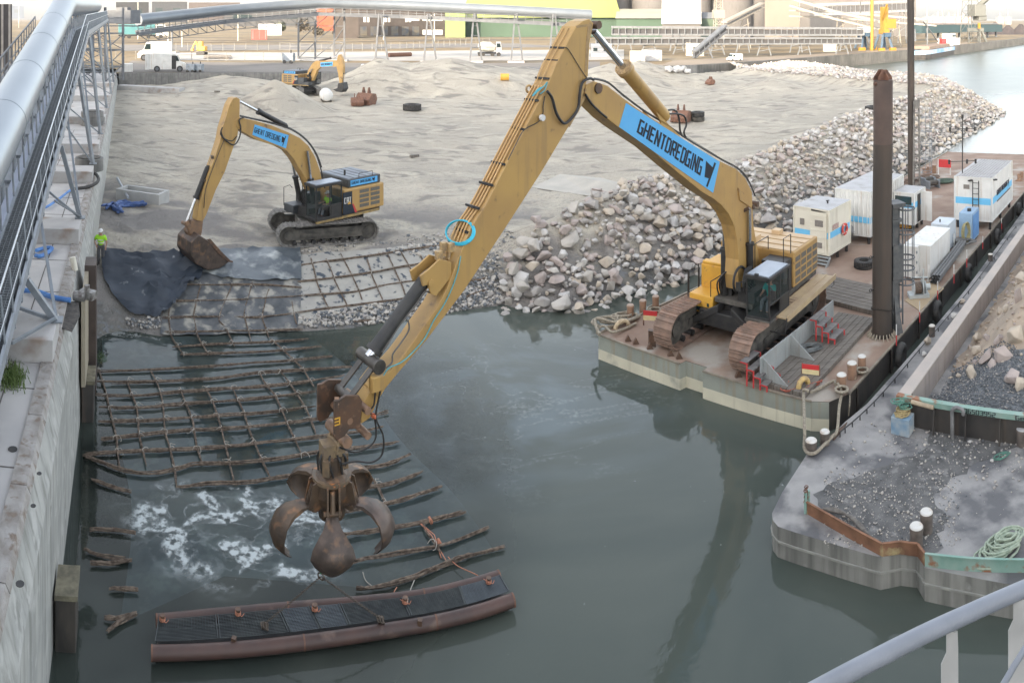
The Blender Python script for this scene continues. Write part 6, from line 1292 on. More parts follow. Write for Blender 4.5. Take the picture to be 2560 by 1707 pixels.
b.build('yellow_rope',mat('dirty_yellow_rope',(.45,.36,.18),(.3,.24,.13),12,.9),bn,smooth=True)
b = MB();coil(b,q + Vector((-.1,.12,.85)),.22,.015,4,91,.8,.15);coil(b,q + Vector((.1,.0,.72)),.2,.015,3,92,.8,.1);tag(b.build('mooring_line',mat('thin_green_line',(.12,.28,.22),None,9,.8),org='base',smooth=True),'tangle of thin green line over the corner of the teal rail','rope')
b = MB();q = at(cA + df * .55 - dl * .12,zc - .02);b.cyl(q,q + df * .75 - Vector((0,0,.05)),.07,n=10);b.build('pipe_stub',mat('tan_pipe',(.5,.4,.28),(.35,.28,.2),5,.7),bg_)
for (x,y,r_,h,lab,cp__,bd_) in ((2028,1131,.17,.36,'front white-capped bollard with the hawser round its foot at the barge edge',WC,DB),(2062,1110,.15,.38,'rear white-capped bollard beside the hawser loop at the barge edge',WC,DB),
        (2291,1366,.165,.50,'lower of two white-capped dark bollards on the barge foredeck',WC,DB),(2316,1329,.16,.50,'upper of two white-capped dark bollards on the barge foredeck',WC,DB),
        (2330,840,.13,.42,'small bollard with a pale cap on the barge side deck next to a boulder',mat('pale_cap',(.6,.56,.5),None,4,.6),DB),(2476,652,.13,.35,'small far bollard on the barge side deck',MATS.get('pale_cap'),DB),(2556,1112,.18,.5,'grey bollard cut off by the right edge of the picture',mat('grey_cap',(.5,.5,.5),None,4,.6),DB)):
 bollard(G(x,y,ZB),r_,h,lab,cp__,bd_,'bollards on the barge')
b = MB();c = G(2500,1385,ZB + .02)
for k in range(5):coil(b,c + Vector((.12 * k - .1,.03 * k,.03 * k)),.66 - .06 * k,.028,3,101 + k,.55,.10)
tag(b.build('mooring_rope',ROPEG,org='base',smooth=True),'loose coil of pale green rope on the barge foredeck by the teal bulwark','rope')
b = MB()
for k in range(6):rope(b,[G(2056 + 4 * k,1272 + k,ZB + .08),G(2090 + 6 * k,1272 + 3 * k,ZB + .10),G(2128 + 5 * k,1296 + 3 * k,ZB + .12),G(2152 + 4 * k,1322 + 3 * k,ZB + .1),G(2172 + 5 * k,1342 + 2 * k,ZB + .05)],.03,k=5)
tag(b.build('dirty_rope',mat('dusty_grey_rope',(.19,.175,.155),(.12,.11,.10),9,.95,bump=.4),org='base',smooth=True),'dust-covered old rope lying behind the rusty bulwark of the barge','rope')
b = MB();coil(b,G(2505,1144,ZB + .02),.30,.014,3,121,.5,.05);tag(b.build('mooring_line',MATS['thin_green_line'],org='base',smooth=True),'small green rope tangle on the deck near the right edge of the picture','rope')
b = MB();b.cyl(G(2352,858,ZB),G(2352,858,ZB) + Vector((0,0,.02)),.1,n=8)
def hold(px,py,z):return G(px,py,z)
lo = at(cA + dl * .35 + df * .43,0);NX,NY = 46,90;vs = [];fs = []
def hz(u,v):
 base = .85 + .95 * float(smooth(0,2.6,u)) * float(smooth(-.5,2.5,v)) ;rock = 1.5 * float(smooth(3.2,6.5,v + .25 * u)) * float(smooth(.0,3.0,u))
 return base * .9 + rock * .85 + .12 * (float(fbm(np.array(u),np.array(v),.8,44)) - .5)
for i in range(NX):
 for j_ in range(NY):u,v = i * .18,-.25 + j_ * .38;p = lo + df * u + dl * v;vs.append((p.x,p.y,hz(u,v)))
for i in range(NX - 1):
 for j_ in range(NY - 1):q = i * NY + j_;fs.append((q,q + 1,q + NY + 1,q + NY))
LOADM = mat('sandy_quarry_load',(.46,.37,.285),(.33,.275,.22),1.3,.95,bump=1.0,bsc=9)
fg = [f_ for f_ in fs if f_[0] % NY < 10];cl = MB().add(vs,[f_ for f_ in fs if f_[0] % NY >= 10]).build('rock_load',LOADM,smooth=True);gb_ = MB().add(vs,fg).build('gravel_bed',GRAV,smooth=True);tag(gb_,'dark gravel bed in the front of the barge hold','gravel',kind='stuff');tag(cl,kind='stuff');cl['label'] = 'sandy quarry run filling the hold of the barge';cl['category'] = 'quarry run'
# STONES
def stone_mesh(seed,m):
 g = random.Random(seed);bm = bmesh.new()
 sx,sy,sz = g.uniform(.75,1.15),g.uniform(.6,1),g.uniform(.5,.85)
 for i in range(14):
  v = Vector((g.gauss(0,1),g.gauss(0,1),g.gauss(0,1))).normalized() * g.uniform(.42,.54);bm.verts.new((v.x * sx,v.y * sy,v.z * sz))
 r_ = bmesh.ops.convex_hull(bm,input=bm.verts);
 bmesh.ops.delete(bm,geom=[v for v in bm.verts if not v.link_faces],context='VERTS')
 bmesh.ops.bevel(bm,geom=bm.edges[:],offset=.022,segments=1,affect='EDGES')
 me = bpy.data.meshes.new('boulder');bm.to_mesh(me);bm.free();me.materials.append(m);return me
SM = [stone_mesh(i,STONE[i % 5]) for i in range(25)]
def arrays(me):
 v = np.empty(len(me.vertices) * 3);me.vertices.foreach_get('co',v);me.calc_loop_triangles();f_ = np.empty(len(me.loop_triangles) * 3,int);me.loop_triangles.foreach_get('vertices',f_);return v.reshape(-1,3),f_.reshape(-1,3)
SA = [arrays(m_) for m_ in SM]
def stuff_stones(name,pts,label,mats_by=5,cat='stones'):
 """pts: (x,y,z,size,kind)"""
 for c in range(5):
  sel = [p for p in pts if p[4] % 5 == c]
  if not sel:continue
  V = [];Fa = [];o = 0;g = np.random.RandomState(5 + c)
  for x,y,z,s,kd in sel:
   v,f_ = SA[kd];a,b_ = g.rand(2) * 6.28;ca,sa = math.cos(a),math.sin(a);cb_,sb = math.cos(b_ * .15),math.sin(b_ * .15)
   Rz = np.array([[ca,-sa,0],[sa,ca,0],[0,0,1]]);Rx = np.array([[1,0,0],[0,cb_,-sb],[0,sb,cb_]])
   V.append(v @ (Rz @ Rx).T * s + (x,y,z));Fa.append(f_ + o);o += len(v)
  yield npV(V,Fa,c)
def npV(V,Fa,c):return np.vstack(V),np.vstack(Fa),c
def stuff_build(name,pts,label,cat,mlist=STONE):
 Vs = [];Fs = [];mi = [];o = 0
 for V,Fa,c in stuff_stones(name,pts,label):Vs.append(V);Fs.append(Fa + o);mi += [c] * len(Fa);o += len(V)
 ob = npmesh(name,np.vstack(Vs),np.vstack(Fs),list(mlist),smoothf=False)
 if len(ob.data.polygons) == len(mi):ob.data.polygons.foreach_set('material_index',mi)
 tag(ob,label,cat,kind='stuff');return ob
band = np.vstack([SHW[14:],CRW[::-1]]);g = np.random.RandomState(3);cand = []
xm,ym = band.min(0);xM,yM = band.max(0)
N = 150000;X = g.uniform(xm,xM,N);Y = g.uniform(ym,yM,N);ok = inside(X,Y,band) | (polyd(X,Y,SHW[14:]) < .7) | (polyd(X,Y,CRW) < .9)
X = X[ok];Y = Y[ok];Z = look(_GF,X,Y);Rr_ = np.hypot(X,Y)
cell = {};placed = []
for i in range(len(X)):
 big = Rr_[i] < 47;q = g.rand();s = (.55 + .66 * q ** 1.5) if big else (.38 + .55 * q ** 1.7 + (.12 if Rr_[i] > 62 else 0))
 if i > len(X) * .25 and g.rand() < .6:s *= .55
 kx,ky = int(X[i] // 1.0),int(Y[i] // 1.0);bad = False
 for a in (-1,0,1):
  for b_ in (-1,0,1):
   for (x_,y_,s_) in cell.get((kx + a,ky + b_),()):
    if (x_ - X[i]) ** 2 + (y_ - Y[i]) ** 2 < (.315 * (s + s_)) ** 2:bad = True;break
   if bad:break
  if bad:break
 if bad:continue
 cell.setdefault((kx,ky),[]).append((X[i],Y[i],s));placed.append((X[i],Y[i],float(Z[i]) + s * g.uniform(.20,.42),s,int(g.randint(25))))
_big = [q for q in placed if math.hypot(q[0],q[1]) < 62];_t = []
for q in _big:
 if g.rand() < .5 and q[3] > .5:_t.append((q[0] + g.uniform(-.4,.4),q[1] + g.uniform(-.4,.4),q[2] + q[3] * .45,q[3] * g.uniform(.6,1.0),int(g.randint(25))))
placed += _t
_f = g.choice(len(X),15000)
placed += [(X[i],Y[i],float(Z[i]) + .09,float(g.uniform(.2,.5)),int(g.randint(25))) for i in _f if g.rand() < (1 if Rr_[i] < 60 else .5)]
placed.sort(key=lambda p:-p[3] / math.hypot(p[0],p[1]))
print('stones',len(placed))
for i,(x,y,z,s,kd) in enumerate(placed[:300]):
 o = bpy.data.objects.new('boulder',SM[kd]);S.collection.objects.link(o);o.location = (x,y,z);o.scale = (s,s,s);o.rotation_euler = (rng.uniform(-.5,.5),rng.uniform(-.5,.5),rng.uniform(0,6.3));tag(o,'rough grey-beige quarry boulder lying in the rock dam beside the water','boulder','boulders of the rock dam')
stuff_build('rock_armour',placed[300:],'mass of smaller quarry stones covering the rock dam','stones')
pts = []
def scatter(poly,n,s0,s1,zf,lift=.2):
 P_ = np.array([(p.x,p.y) for p in poly]);c = 0;xm,ym = P_.min(0);xM,yM = P_.max(0)
 while c < n:
  X = g.uniform(xm,xM,n);Y = g.uniform(ym,yM,n);ok = inside(X,Y,P_)
  for x,y in zip(X[ok],Y[ok]):
   s = s0 + (s1 - s0) * g.rand() ** 2.5;pts.append((x,y,zf(x,y) + s * lift,s,int(g.randint(25))));c += 1
   if c >= n:break
scatter([T(745,795),T(900,772),T(1060,740),T(1240,700),T(1262,755),T(1110,785),T(940,812),T(760,826)],2300,.06,.30,TZ);scatter([T(300,800),T(400,795),T(400,822),T(330,822)],160,.06,.25,TZ)
scatter([T(930,640),T(1020,610),T(1130,605),T(1250,630),T(1250,700),T(1150,720),T(1100,640)],500,.08,.4,TZ)
scatter([T(1000,590),T(1250,560),T(1300,600),T(1200,625),T(1020,612)],300,.06,.25,TZ)
scatter([T(500,640),T(760,640),T(1000,610),T(1000,600),T(700,628),T(480,632)],260,.05,.18,TZ)
stuff_build('shore_rubble',pts,'broken stone and gravel strewn along the lower shore','rubble',[GRAV,STONE[0],STONE[0],STONE[4],GRAV])
pts = []
def uv(u,v):p = lo + df * u + dl * v;return p
for _ in range(9000):
 u,v = g.uniform(.0,5.6),g.uniform(-.15,4.6);
 if v > 3.4 + .9 * math.sin(u * 1.1) :continue
 p = uv(u,v);s = g.uniform(.035,.10);pts.append((p.x,p.y,hz(u,v) + s * .25,s,int(g.randint(25))))
stuff_build('gravel_load',pts,'blue-grey crushed gravel in the front of the barge hold','gravel',[GRAV,GRAV,STONE[4],GRAV,GRAV])
pts = [];nb = 0
for _ in range(2600):
 u,v = g.uniform(.1,7.5),g.uniform(3.0,30);p = uv(u,v);s = (.05 + .26 * g.rand() ** 3);pts.append((p.x,p.y,hz(u,v) + s * .12,s,int(g.randint(25))))
stuff_build('hold_rubble',pts,'sandy rubble between the boulders in the barge hold','rubble',[LOADM,STONE[1],LOADM,STONE[2],LOADM])
for i,(px,py,s) in enumerate(((2447,782,.62),(2468,800,.5),(2440,813,.55),(2464,845,.75),(2430,868,.7),(2507,861,.75),(2540,843,.9),(2530,905,.75),(2500,742,.45),(2548,780,.8),(2515,772,.45),(2495,828,.6),(2552,700,.9),(2480,865,.4),(2550,915,.6))):
 o = bpy.data.objects.new('boulder',SM[(i * 5 + 1 + (i % 2)) % 25]);S.collection.objects.link(o);q = G(px,py,2.2)
 rel = q - lo;u,v = 0,0;M2 = Matrix(((df.x,dl.x),(df.y,dl.y))).inverted() @ Vector((rel.x,rel.y));u,v = M2
 o.location = (q.x,q.y,hz(u,v) + s * .2);o.scale = (s * 1.1,s,s);o.rotation_euler = (.3 * i,.2 * i,1.1 * i);tag(o,'pale boulder lying on the sandy load in the barge hold','boulder','boulders in the barge hold')
for i,(px,py,s,lab) in enumerate(((2322,862,.50,'lone pale boulder beside the small bollard on the barge side deck'),(2310,890,.30,'smaller stone just below the lone boulder on the barge side deck'),(2385,795,.42,'rounded boulder on the barge side deck further back'),(2405,758,.36,'brown squarish stone on the barge side deck, farthest of the loose ones'),(2424,1107,.17,'white stone in the gravel spilled on the barge deck'),(2480,1155,.16,'flat cream stone on the dusty barge deck'))):
 o = bpy.data.objects.new('loose_stone',SM[[1,13,3,6,8,18][i]]);S.collection.objects.link(o);q = G(px,py,ZB);o.location = (q.x,q.y,ZB + s * .28);o.scale = (s,s,s);o.rotation_euler = (0,0,i);tag(o,lab,'stone')
GRIT = [(2035,1238),(2062,1215),(2100,1202),(2140,1196),(2178,1172),(2225,1160),(2262,1138),(2290,1140),(2318,1112),(2322,1086),(2300,1068),(2345,1060),(2420,1070),(2500,1078),(2560,1085),(2560,1118),(2505,1122),(2470,1150),(2436,1158),(2420,1182),(2380,1196),(2352,1226),(2330,1240),(2342,1268),(2374,1290),(2362,1318),(2340,1336),(2352,1368),(2330,1392),(2300,1384),(2252,1378),(2206,1372),(2160,1348),(2110,1318),(2062,1290),(2044,1262)]
gp_ = [G(x,y,ZB + .006) for x,y in GRIT];b = MB();N_ = len(gp_);cg = sum(gp_,Vector()) / N_;jg = []
for i in range(N_):
 for f_ in (0,.33,.66):q = ip(gp_[i],gp_[(i + 1) % N_],f_);jg.append(q + Vector((rng.uniform(-.06,.06),rng.uniform(-.06,.06),0)))
b.add(jg,[tuple(range(len(jg)))]);tag(b.build('spilled_grit',mat('dark_wet_grit',(.085,.085,.085),(.15,.148,.145),2.5,.85,bump=1,bsc=26,spot=((.22,.215,.21),3.2,.58,.68))),'dark damp grit spread over the barge deck','grit',kind='stuff')
pts = []
for _ in range(2600):
 px,py = g.uniform(2090,2560),g.uniform(1060,1330);q = G(px,py,ZB);
 dens = math.exp(-((py - (1080 + (px - 2250) * .12)) / 75) ** 2) if px > 2200 else .12
 if py < 985 + (px - 2240) * .16 + 62:continue
 if g.rand() > dens + .08:continue
 s = .02 + .10 * g.rand() ** 3;pts.append((q.x,q.y,ZB + s * .25,s,int(g.randint(25))))
for _ in range(1500):
 px,py = g.uniform(2060,2400),g.uniform(1180,1370);q = G(px,py,ZB);s = .02 + .07 * g.rand() ** 3;pts.append((q.x,q.y,ZB + s * .25,s,int(g.randint(25))))
stuff_build('deck_gravel',pts,'fine gravel spilled over the barge deck','gravel',[STONE[4],STONE[0],STONE[0],GRAV,STONE[0]])
b = MB();
# FLOATING PIPE RAFT
far_ = [G(x,y,.22) for x,y in ((392,1553),(550,1538),(720,1523),(900,1508),(1060,1490),(1180,1462),(1247,1442))]
nea_ = [G(x,y,.22) for x,y in ((380,1632),(560,1626),(760,1606),(930,1582),(1090,1555),(1200,1528),(1282,1500))]
rf = thing('pipe_raft',(far_[3] + nea_[3]) / 2 * Vector((1,1,0)).length if False else at((far_[3] + nea_[3]) / 2,0),'long floating raft of two brown pipes with mesh panels between, slung under the grab','raft')
for nm,P_ in (('float_pipe',far_),('float_pipe',nea_)):
 b = MB();cpth = catmull(P_,8);b.tube(cpth,.145,22);b.build(nm,PIPER,rf,smooth=True)
 b = MB()
 for i in (0,16,32,-1):
  c = cpth[i];d = (cpth[min(i + 1,len(cpth) - 1)] - cpth[i - 1 if i else 0]) if i not in (0,-1) else (cpth[1] - cpth[0] if i == 0 else cpth[-1] - cpth[-2]);d.normalize();b.tube([c - d * .02,c + d * .02],.150,22)
 b.build('weld_seam',RUSTM,rf)
fr_ = catmull(far_,8);nr_ = catmull(nea_,8)
def across(t,s):i = t * (len(fr_) - 1);k = min(int(i),len(fr_) - 2);a = ip(fr_[k],fr_[k + 1],i - k);c = ip(nr_[k],nr_[k + 1],i - k);return ip(a,c,s)
panels = [(.01,.155),(.16,.305),(.31,.375),(.38,.445),(.45,.60),(.605,.775),(.78,.985)]
for k,(t0,t1) in enumerate(panels):
 b = MB();m_ = mat('galvanised_mesh',(.12,.14,.155),(.09,.105,.12),4,.5,.3) if k in (6,2,3) else mat('dark_wire_mesh',(.05,.058,.062),(.08,.09,.09),4,.6,.3)
 nx = int((t1 - t0) * 170);
 for i in range(nx + 1):t_ = t0 + (t1 - t0) * i / nx;b.beam(across(t_,.17) + Vector((0,0,.13)),across(t_,.83) + Vector((0,0,.13)),.012 if i % 5 else .02,.012)
 for j_ in range(17):
  s = .17 + .66 * j_ / 16
  for i in range(5):b.beam(across(t0 + (t1 - t0) * i / 5,s) + Vector((0,0,.142)),across(t0 + (t1 - t0) * (i + 1) / 5,s) + Vector((0,0,.142)),.012,.012)
 b.build('mesh_panel',m_,rf)
 b = MB();
 for t_ in (t0,t1):b.beam(across(t_,.15) + Vector((0,0,.15)),across(t_,.85) + Vector((0,0,.15)),.022,.02)
 b.build('panel_edge',MATS['dark_wire_mesh'],rf)
b = MB();b.prism([across(0.01,.12) - Vector((0,0,.12)),across(.5,.12) - Vector((0,0,.12)),across(.985,.12) - Vector((0,0,.12)),across(.985,.88) - Vector((0,0,.12)),across(.5,.88) - Vector((0,0,.12)),across(.01,.88) - Vector((0,0,.12))],(0,0,.02));b.build('under_tray',BLK,rf)
for (x,y) in ((406,1552),(595,1537),(787,1526),(1013,1508),(1222,1458)):
 q = G(x,y,.37);b = MB();b.cyl(q + Vector((0,0,-.02)),q + Vector((0,0,.12)),.055,n=14);b.cyl(q + Vector((0,0,.12)),q + Vector((0,0,.14)),.062,n=14);st = b.build('tie_stub',BRN,rf,smooth=True)
 b = MB()
 for k in range(3):b.ring(q + Vector((0,0,.02 + .03 * k)),.064,.008,axis=(.15 * k,.1,1),n=14,k=5)
 b.tube(catmull([q + Vector((.05,0,.02)),q + Vector((.10,-.02,.01)),q + Vector((.13,.06,.03))],4),.007,5);b.build('twine',ROPEO,st)
for (x,y) in ((585,1600),(1050,1555)):q = G(x,y,.36);MB().box(q,(.10,.10,.12)).build('tie_stub',BRN,rf)
for (x,y) in ((660,1565),(950,1550)):
 b = MB();q = G(x,y,.42)
 for k in range(5):b.ring(q + Vector((.03 * k - .05,.02 * (k % 2),.0)),.06,.018,axis=(1,.4 * (-1) ** k,.4),n=10,k=5)
 b.build('chain_shackle',MATS['rusty_chain'],rf)
def line(pxs,m_,lab,r=.012):
 b = MB();b.tube(catmull([G(x,y,z) for x,y,z in pxs],5),r,5);return tag(b.build('tie_line',m_,org='base'),lab,'rope')
line([(1222,1456,.45),(1190,1436,.2),(1145,1415,.1),(1120,1392,.1)],ROPEO,'pink-orange line from the right end of the raft up to the last fascine')
line([(1013,1505,.45),(995,1495,.3),(985,1482,.2),(992,1468,.08)],ROPEO,'short orange line rising from the fourth stub of the raft')
line([(1018,1505,.45),(1024,1480,.2),(1036,1450,.1)],STRG,'white line from the raft up to a knot on the last fascine')
line([(938,1470,.05),(915,1452,.03),(907,1430,.03)],STRG,'loose white string trailing from the left end of the last fascine')
# FASCINE MATTRESS
def TP(x,y,e=.05):return T(x,y,e,zmin=0.0)
SHc = []
def bundle(parent,px,r=.045,seed=0,name='brushwood_bundle',ext=.03):
 P_ = catmull([TP(x,y,r + ext) for x,y in px],7);g = random.Random(seed);b = MB();N = len(P_)
 for s in range(8):
  ph = g.uniform(0,6.28);tw = g.uniform(.3,.9) * g.choice((-1,1));i0 = 0 if s < 3 else g.randint(0,N // 6);i1 = N if s < 3 else N - g.randint(0,N // 6);pts = [];rr = []
  for i in range(i0,i1):
   d = (P_[min(i + 1,N - 1)] - P_[max(i - 1,0)]).normalized();x = d.cross(Vector((0,0,1))).normalized();y = x.cross(d);a = ph + i * tw * .35;q = r * (.75 if s else .1) * g.uniform(.75,1.25)
   pts.append(P_[i] + x * math.cos(a) * q + y * math.sin(a) * q);rr.append(r * g.uniform(.22,.40))
  if len(pts) > 2:rr[0] *= .5;rr[-1] *= .4;b.tube(pts,rr,5)
 return b.build(name,BRUSH,parent)
m1 = thing('fascine_mattress',TP(560,950),'large mattress of brushwood bundles tied in a grid over dark geotextile, sinking into the water','mattress')
m2_ = thing('fascine_mattress',TP(900,700),'second brushwood grid mattress lying on the silty slope right of the large one','mattress')
ROWS1 = [[(433,714),(520,716),(640,716),(755,719)],[(419,756),(520,752),(640,751),(757,741)],[(406,798),(520,795),(640,794),(740,788)],[(411,833),(530,829),(640,828),(757,826)],
   [(430,867),(540,862),(640,859),(772,849)],[(450,889),(560,883),(640,880),(804,866)],[(226,930),(330,925),(430,922),(548,916),(640,910),(740,903),(832,890)],[(222,958),(330,956),(450,951),(560,944),(640,935),(760,927),(880,917)],
   [(236,991),(340,988),(450,980),(560,973),(640,970),(760,957),(862,941)],[(247,1021),(350,1020),(450,1010),(560,1004),(640,1000),(790,980)],[(245,1054),(350,1053),(450,1047),(560,1040),(640,1033),(790,1018)],
   [(252,1101),(350,1089),(450,1080),(560,1076),(640,1070),(793,1051),(900,1043),(972,1032)],[(206,1140),(291,1130),(400,1128),(520,1121),(640,1108),(793,1095),(868,1085),(959,1070)],
   [(214,1143),(250,1158),(296,1173),(373,1187),(444,1172),(494,1162),(640,1154),(793,1134),(900,1120),(999,1104)],[(439,1221),(520,1212),(640,1204),(720,1192),(800,1186),(895,1174),(970,1160),(1029,1140)],
   [(820,1245),(892,1228),(975,1210),(1057,1182)],[(820,1286),(900,1277),(980,1260),(1050,1238),(1107,1218)],[(850,1340),(908,1335),(1000,1320),(1080,1304),(1164,1282)],[(860,1412),(915,1404),(1010,1386),(1120,1356),(1222,1321)],
   [(890,1479),(931,1472),(1030,1450),(1100,1422),(1170,1396),(1262,1368)]]
for k,r_ in enumerate(ROWS1):bundle(m1,r_,.05 if k < 7 else .058,k)
for k,r_ in enumerate(([(228,1202),(280,1216),(329,1230)],[(223,1329),(270,1330),(340,1338)],[(210,1376),(260,1390),(330,1403)],[(225,1412),(280,1408),(330,1400)],[(272,1477),(310,1472),(346,1475)],[(268,1585),(300,1562),(342,1540)],[(260,1548),(300,1545),(342,1540)])):bundle(m1,r_,.05,60 + k)
COLS1 = [[(245,921),(262,975),(274,1025),(285,1070),(291,1101),(295,1140),(299,1173)],[(318,951),(328,985),(340,1017),(345,1055),(348,1090),(358,1130),(366,1165)],[(376,925),(394,965),(406,1008),(411,1050),(413,1082),(425,1125),(436,1172),(441,1218)],
   [(450,975),(463,1008),(480,1047),(486,1082),(493,1123),(500,1145),(507,1161)],[(515,973),(530,1005),(543,1041),(555,1080),(562,1113),(574,1160),(584,1206)],[(581,972),(596,1003),(610,1033),(622,1072),(636,1110),(656,1155),(676,1198)],
   [(648,934),(666,965),(687,992),(705,1030),(719,1063),(737,1100),(758,1145)],[(700,929),(716,948),(730,967),(747,995),(763,1022),(778,1055),(791,1088)],[(676,847),(716,885),(755,923),(770,947),(785,970)],
   [(444,713),(433,745),(422,784),(424,815),(430,845),(461,891)],[(502,713),(494,745),(485,784),(488,815),(496,845),(521,888)],[(581,712),(566,750),(548,797),(556,815),(565,828),(587,868)],[(631,704),(622,742),(611,784),(617,815),(628,855)],
   [(673,722),(662,760),(656,795),(664,820),(672,845)],[(880,1160),(905,1180),(940,1215),(965,1265)],[(1055,1312),(1068,1335),(1085,1362),(1100,1388)]]
for k,r_ in enumerate(COLS1):bundle(m1,r_,.034,100 + k,'cross_bundle',ext=.055)
ROWS2 = [[(750,663),(815,655),(914,645),(1000,628),(1106,614)],[(744,704),(830,697),(928,685),(1000,668),(1079,656)],[(758,741),(830,735),(895,728),(970,714),(1040,702)],[(733,788),(800,778),(854,767),(940,756),(1021,745)],[(1175,704),(1198,701),(1221,696)],[(1164,743),(1195,735),(1221,726)],[(880,806),(910,802),(945,798)]]
COLS2 = [[(777,647),(785,675),(793,707),(808,745),(829,789)],[(815,647),(826,675),(837,702),(852,732),(868,764)],[(851,637),(866,665),(881,693),(894,722),(906,751)],[(917,647),(924,668),(931,691),(944,720),(958,751)],[(969,636),(982,664),(996,696),(1006,720),(1015,744)],[(1002,630),(1018,658),(1035,690)],[(1043,625),(1052,642),(1062,658)],[(730,756),(736,790),(742,812)]]
for k,r_ in enumerate(ROWS2):bundle(m2_,r_,.05,200 + k)
for k,r_ in enumerate(COLS2):bundle(m2_,r_,.034,230 + k,'cross_bundle',ext=.05)
def interx(Pl,y):
 pass
kb = MB();q = Vector((0,0,0))
for k in range(2):kb.ring((0,0,0),.065,.009,axis=(.5,.3 + .4 * k,.15),n=12,k=5)
kb.tube(catmull([(0,0,.08),(.10,-.05,.10),(.16,-.16,.02),(.13,-.24,.0)],4),.010,4);kb.tube(catmull([(0,0,.08),(-.08,-.06,.1),(-.12,-.15,.02)],4),.010,4)
def seg_x(a,b_,c,d):
 r_ = (b_[0] - a[0],b_[1] - a[1]);s = (d[0] - c[0],d[1] - c[1]);den = r_[0] * s[1] - r_[1] * s[0]
 if abs(den) < 1e-9:return None
 t_ = ((c[0] - a[0]) * s[1] - (c[1] - a[1]) * s[0]) / den;u = ((c[0] - a[0]) * r_[1] - (c[1] - a[1]) * r_[0]) / den
 return (a[0] + r_[0] * t_,a[1] + r_[1] * t_) if 0 <= t_ <= 1 and 0 <= u <= 1 else None
def knots(root,A_,B_,cap):
 first = None;n = 0
 for a in A_:
  for c in B_:
   for i in range(len(a) - 1):
    for j_ in range(len(c) - 1):
     x = seg_x(a[i],a[i + 1],c[j_],c[j_ + 1])
     if x and n < cap:
      p = TP(*x,.06);n += 1
      if first is None:first = kb.build('string_knot',STRG,root,org=(0,0,0));o = first
      else:o = first.copy();S.collection.objects.link(o);o.parent = root;KIDS[root.name].append(o)
      o.location = p - root.location;o.rotation_euler = (0,0,rng.uniform(0,6.3))
knots(m1,ROWS1,COLS1,99);knots(m2_,ROWS2,COLS2,60)
kb = MB()
for (x,y) in ((1076,1303),(1098,1360)):
 for k in range(3):kb.ring(TP(x,y,.08),.09,.013,axis=(.5,.3 * k,.2),n=12,k=5)
kb.tube([TP(1050,1312,.08),TP(1078,1345,.1),TP(1115,1405,.05)],.014,5);kb.tube([TP(1052,1312,.08),TP(1086,1340,.1),TP(1103,1400,.02)],.014,5);kb.build('orange_lashing',ROPEO,m1)
def sheetpx(cols,e,m_,name,parent,rowsn=10,under=None,seed=0,fold=.05):
 """cols: list of pixel polylines running down the slope"""
 vs = [];n = rowsn * 4
 C = []
 for c in cols:
  pts = catmull([Vector((x,y,0)) for x,y in c],8);C.append([pts[int(round(k * (len(pts) - 1) / (n - 1)))] for k in range(n)])
 K = []
 for i in range(len(C) - 1):
  for f_ in np.linspace(0,1,8)[:-1]:K.append([ip(C[i][k],C[i + 1][k],f_) for k in range(n)])
 K.append(C[-1])
 for i,c in enumerate(K):
  for k,p in enumerate(c):
   if under is not None and p.y > under:q = G(p.x,p.y,-.04 - .07 * min(1,(p.y - under) / 300));q.z += .06 * (float(fbm(np.array(q.x),np.array(q.y),2.0,seed)) - .5)
   else:q = T(p.x,p.y,e,zmin=-.05 if under else 0);q.z += fold * (float(fbm(np.array(q.x * 1.0),np.array(q.y * .6 + q.z),.8,seed)) - .35) * .6 + fold * (1 - abs(2 * float(fbm(np.array(q.x * .7 + q.y * .5),np.array(q.y * 1.3 - q.x * .4),1.9,seed + 9)) - 1)) ** 5
   vs.append(q)
 fs = [(i * n + k,i * n + k + 1,(i + 1) * n + k + 1,(i + 1) * n + k) for i in range(len(K) - 1) for k in range(n - 1)]
 return MB().add(vs,fs).build(name,m_,parent,smooth=True)
sheetpx([[(470,640),(440,700),(410,780),(400,838)],[(560,636),(540,700),(530,780),(525,838)],[(660,632),(650,700),(645,780),(640,836)],[(748,628),(752,700),(752,760),(742,828)]],.035,GEO,'geotextile',m1,fold=.08,seed=3)
sheetpx([[(255,850),(262,960),(300,1120),(330,1300),(300,1560)],[(400,842),(430,960),(470,1120),(560,1330),(560,1440)],[(640,838),(680,960),(780,1120),(900,1320),(940,1470)],[(790,850),(890,940),(1000,1100),(1140,1240),(1230,1370)]],.0,mat('sunken_geotextile',(.085,.11,.135),(.26,.29,.31),.75,.7,bump=.5,bsc=2,spot=((.44,.45,.43),1.1,.54,.66)),'sunken_geotextile',m1,under=838,seed=7)
0 and sheetpx([[(232,1190),(222,1300),(212,1420),(200,1560)],[(268,1190),(262,1300),(262,1420),(258,1560)],[(312,1190),(318,1300),(330,1420),(345,1555)]],.0,mat('pale_reflection_sheet',(.52,.49,.41),(.33,.32,.27),1.2,.8,spot=((.05,.055,.05),3.5,.50,.56),stretch=(1,3,1)),'pale_reflection_strip',m1,under=838,seed=17)  # Switched off: pale sheet standing in for a reflection on the water
sheetpx([[(740,640),(742,700),(742,770),(738,815)],[(850,630),(862,690),(880,740),(890,775)],[(960,622),(985,670),(1005,710),(1025,752)],[(1110,606),(1125,650),(1150,690),(1180,735)]],.03,MUDM,'silted_geotextile',m2_,seed=12,fold=.03)
gt = sheetpx([[(252,636),(258,690),(285,745),(330,790)],[(330,648),(340,700),(360,745),(385,795)],[(420,640),(425,700),(425,745),(420,790)],[(520,628),(505,690),(470,730),(445,770)]],.10,GEOD,'loose_geotextile',None,seed=21,fold=.42)
tag(gt,'loose dark geotextile sheet bunched in heavy folds on the slope next to the quay wall','geotextile')
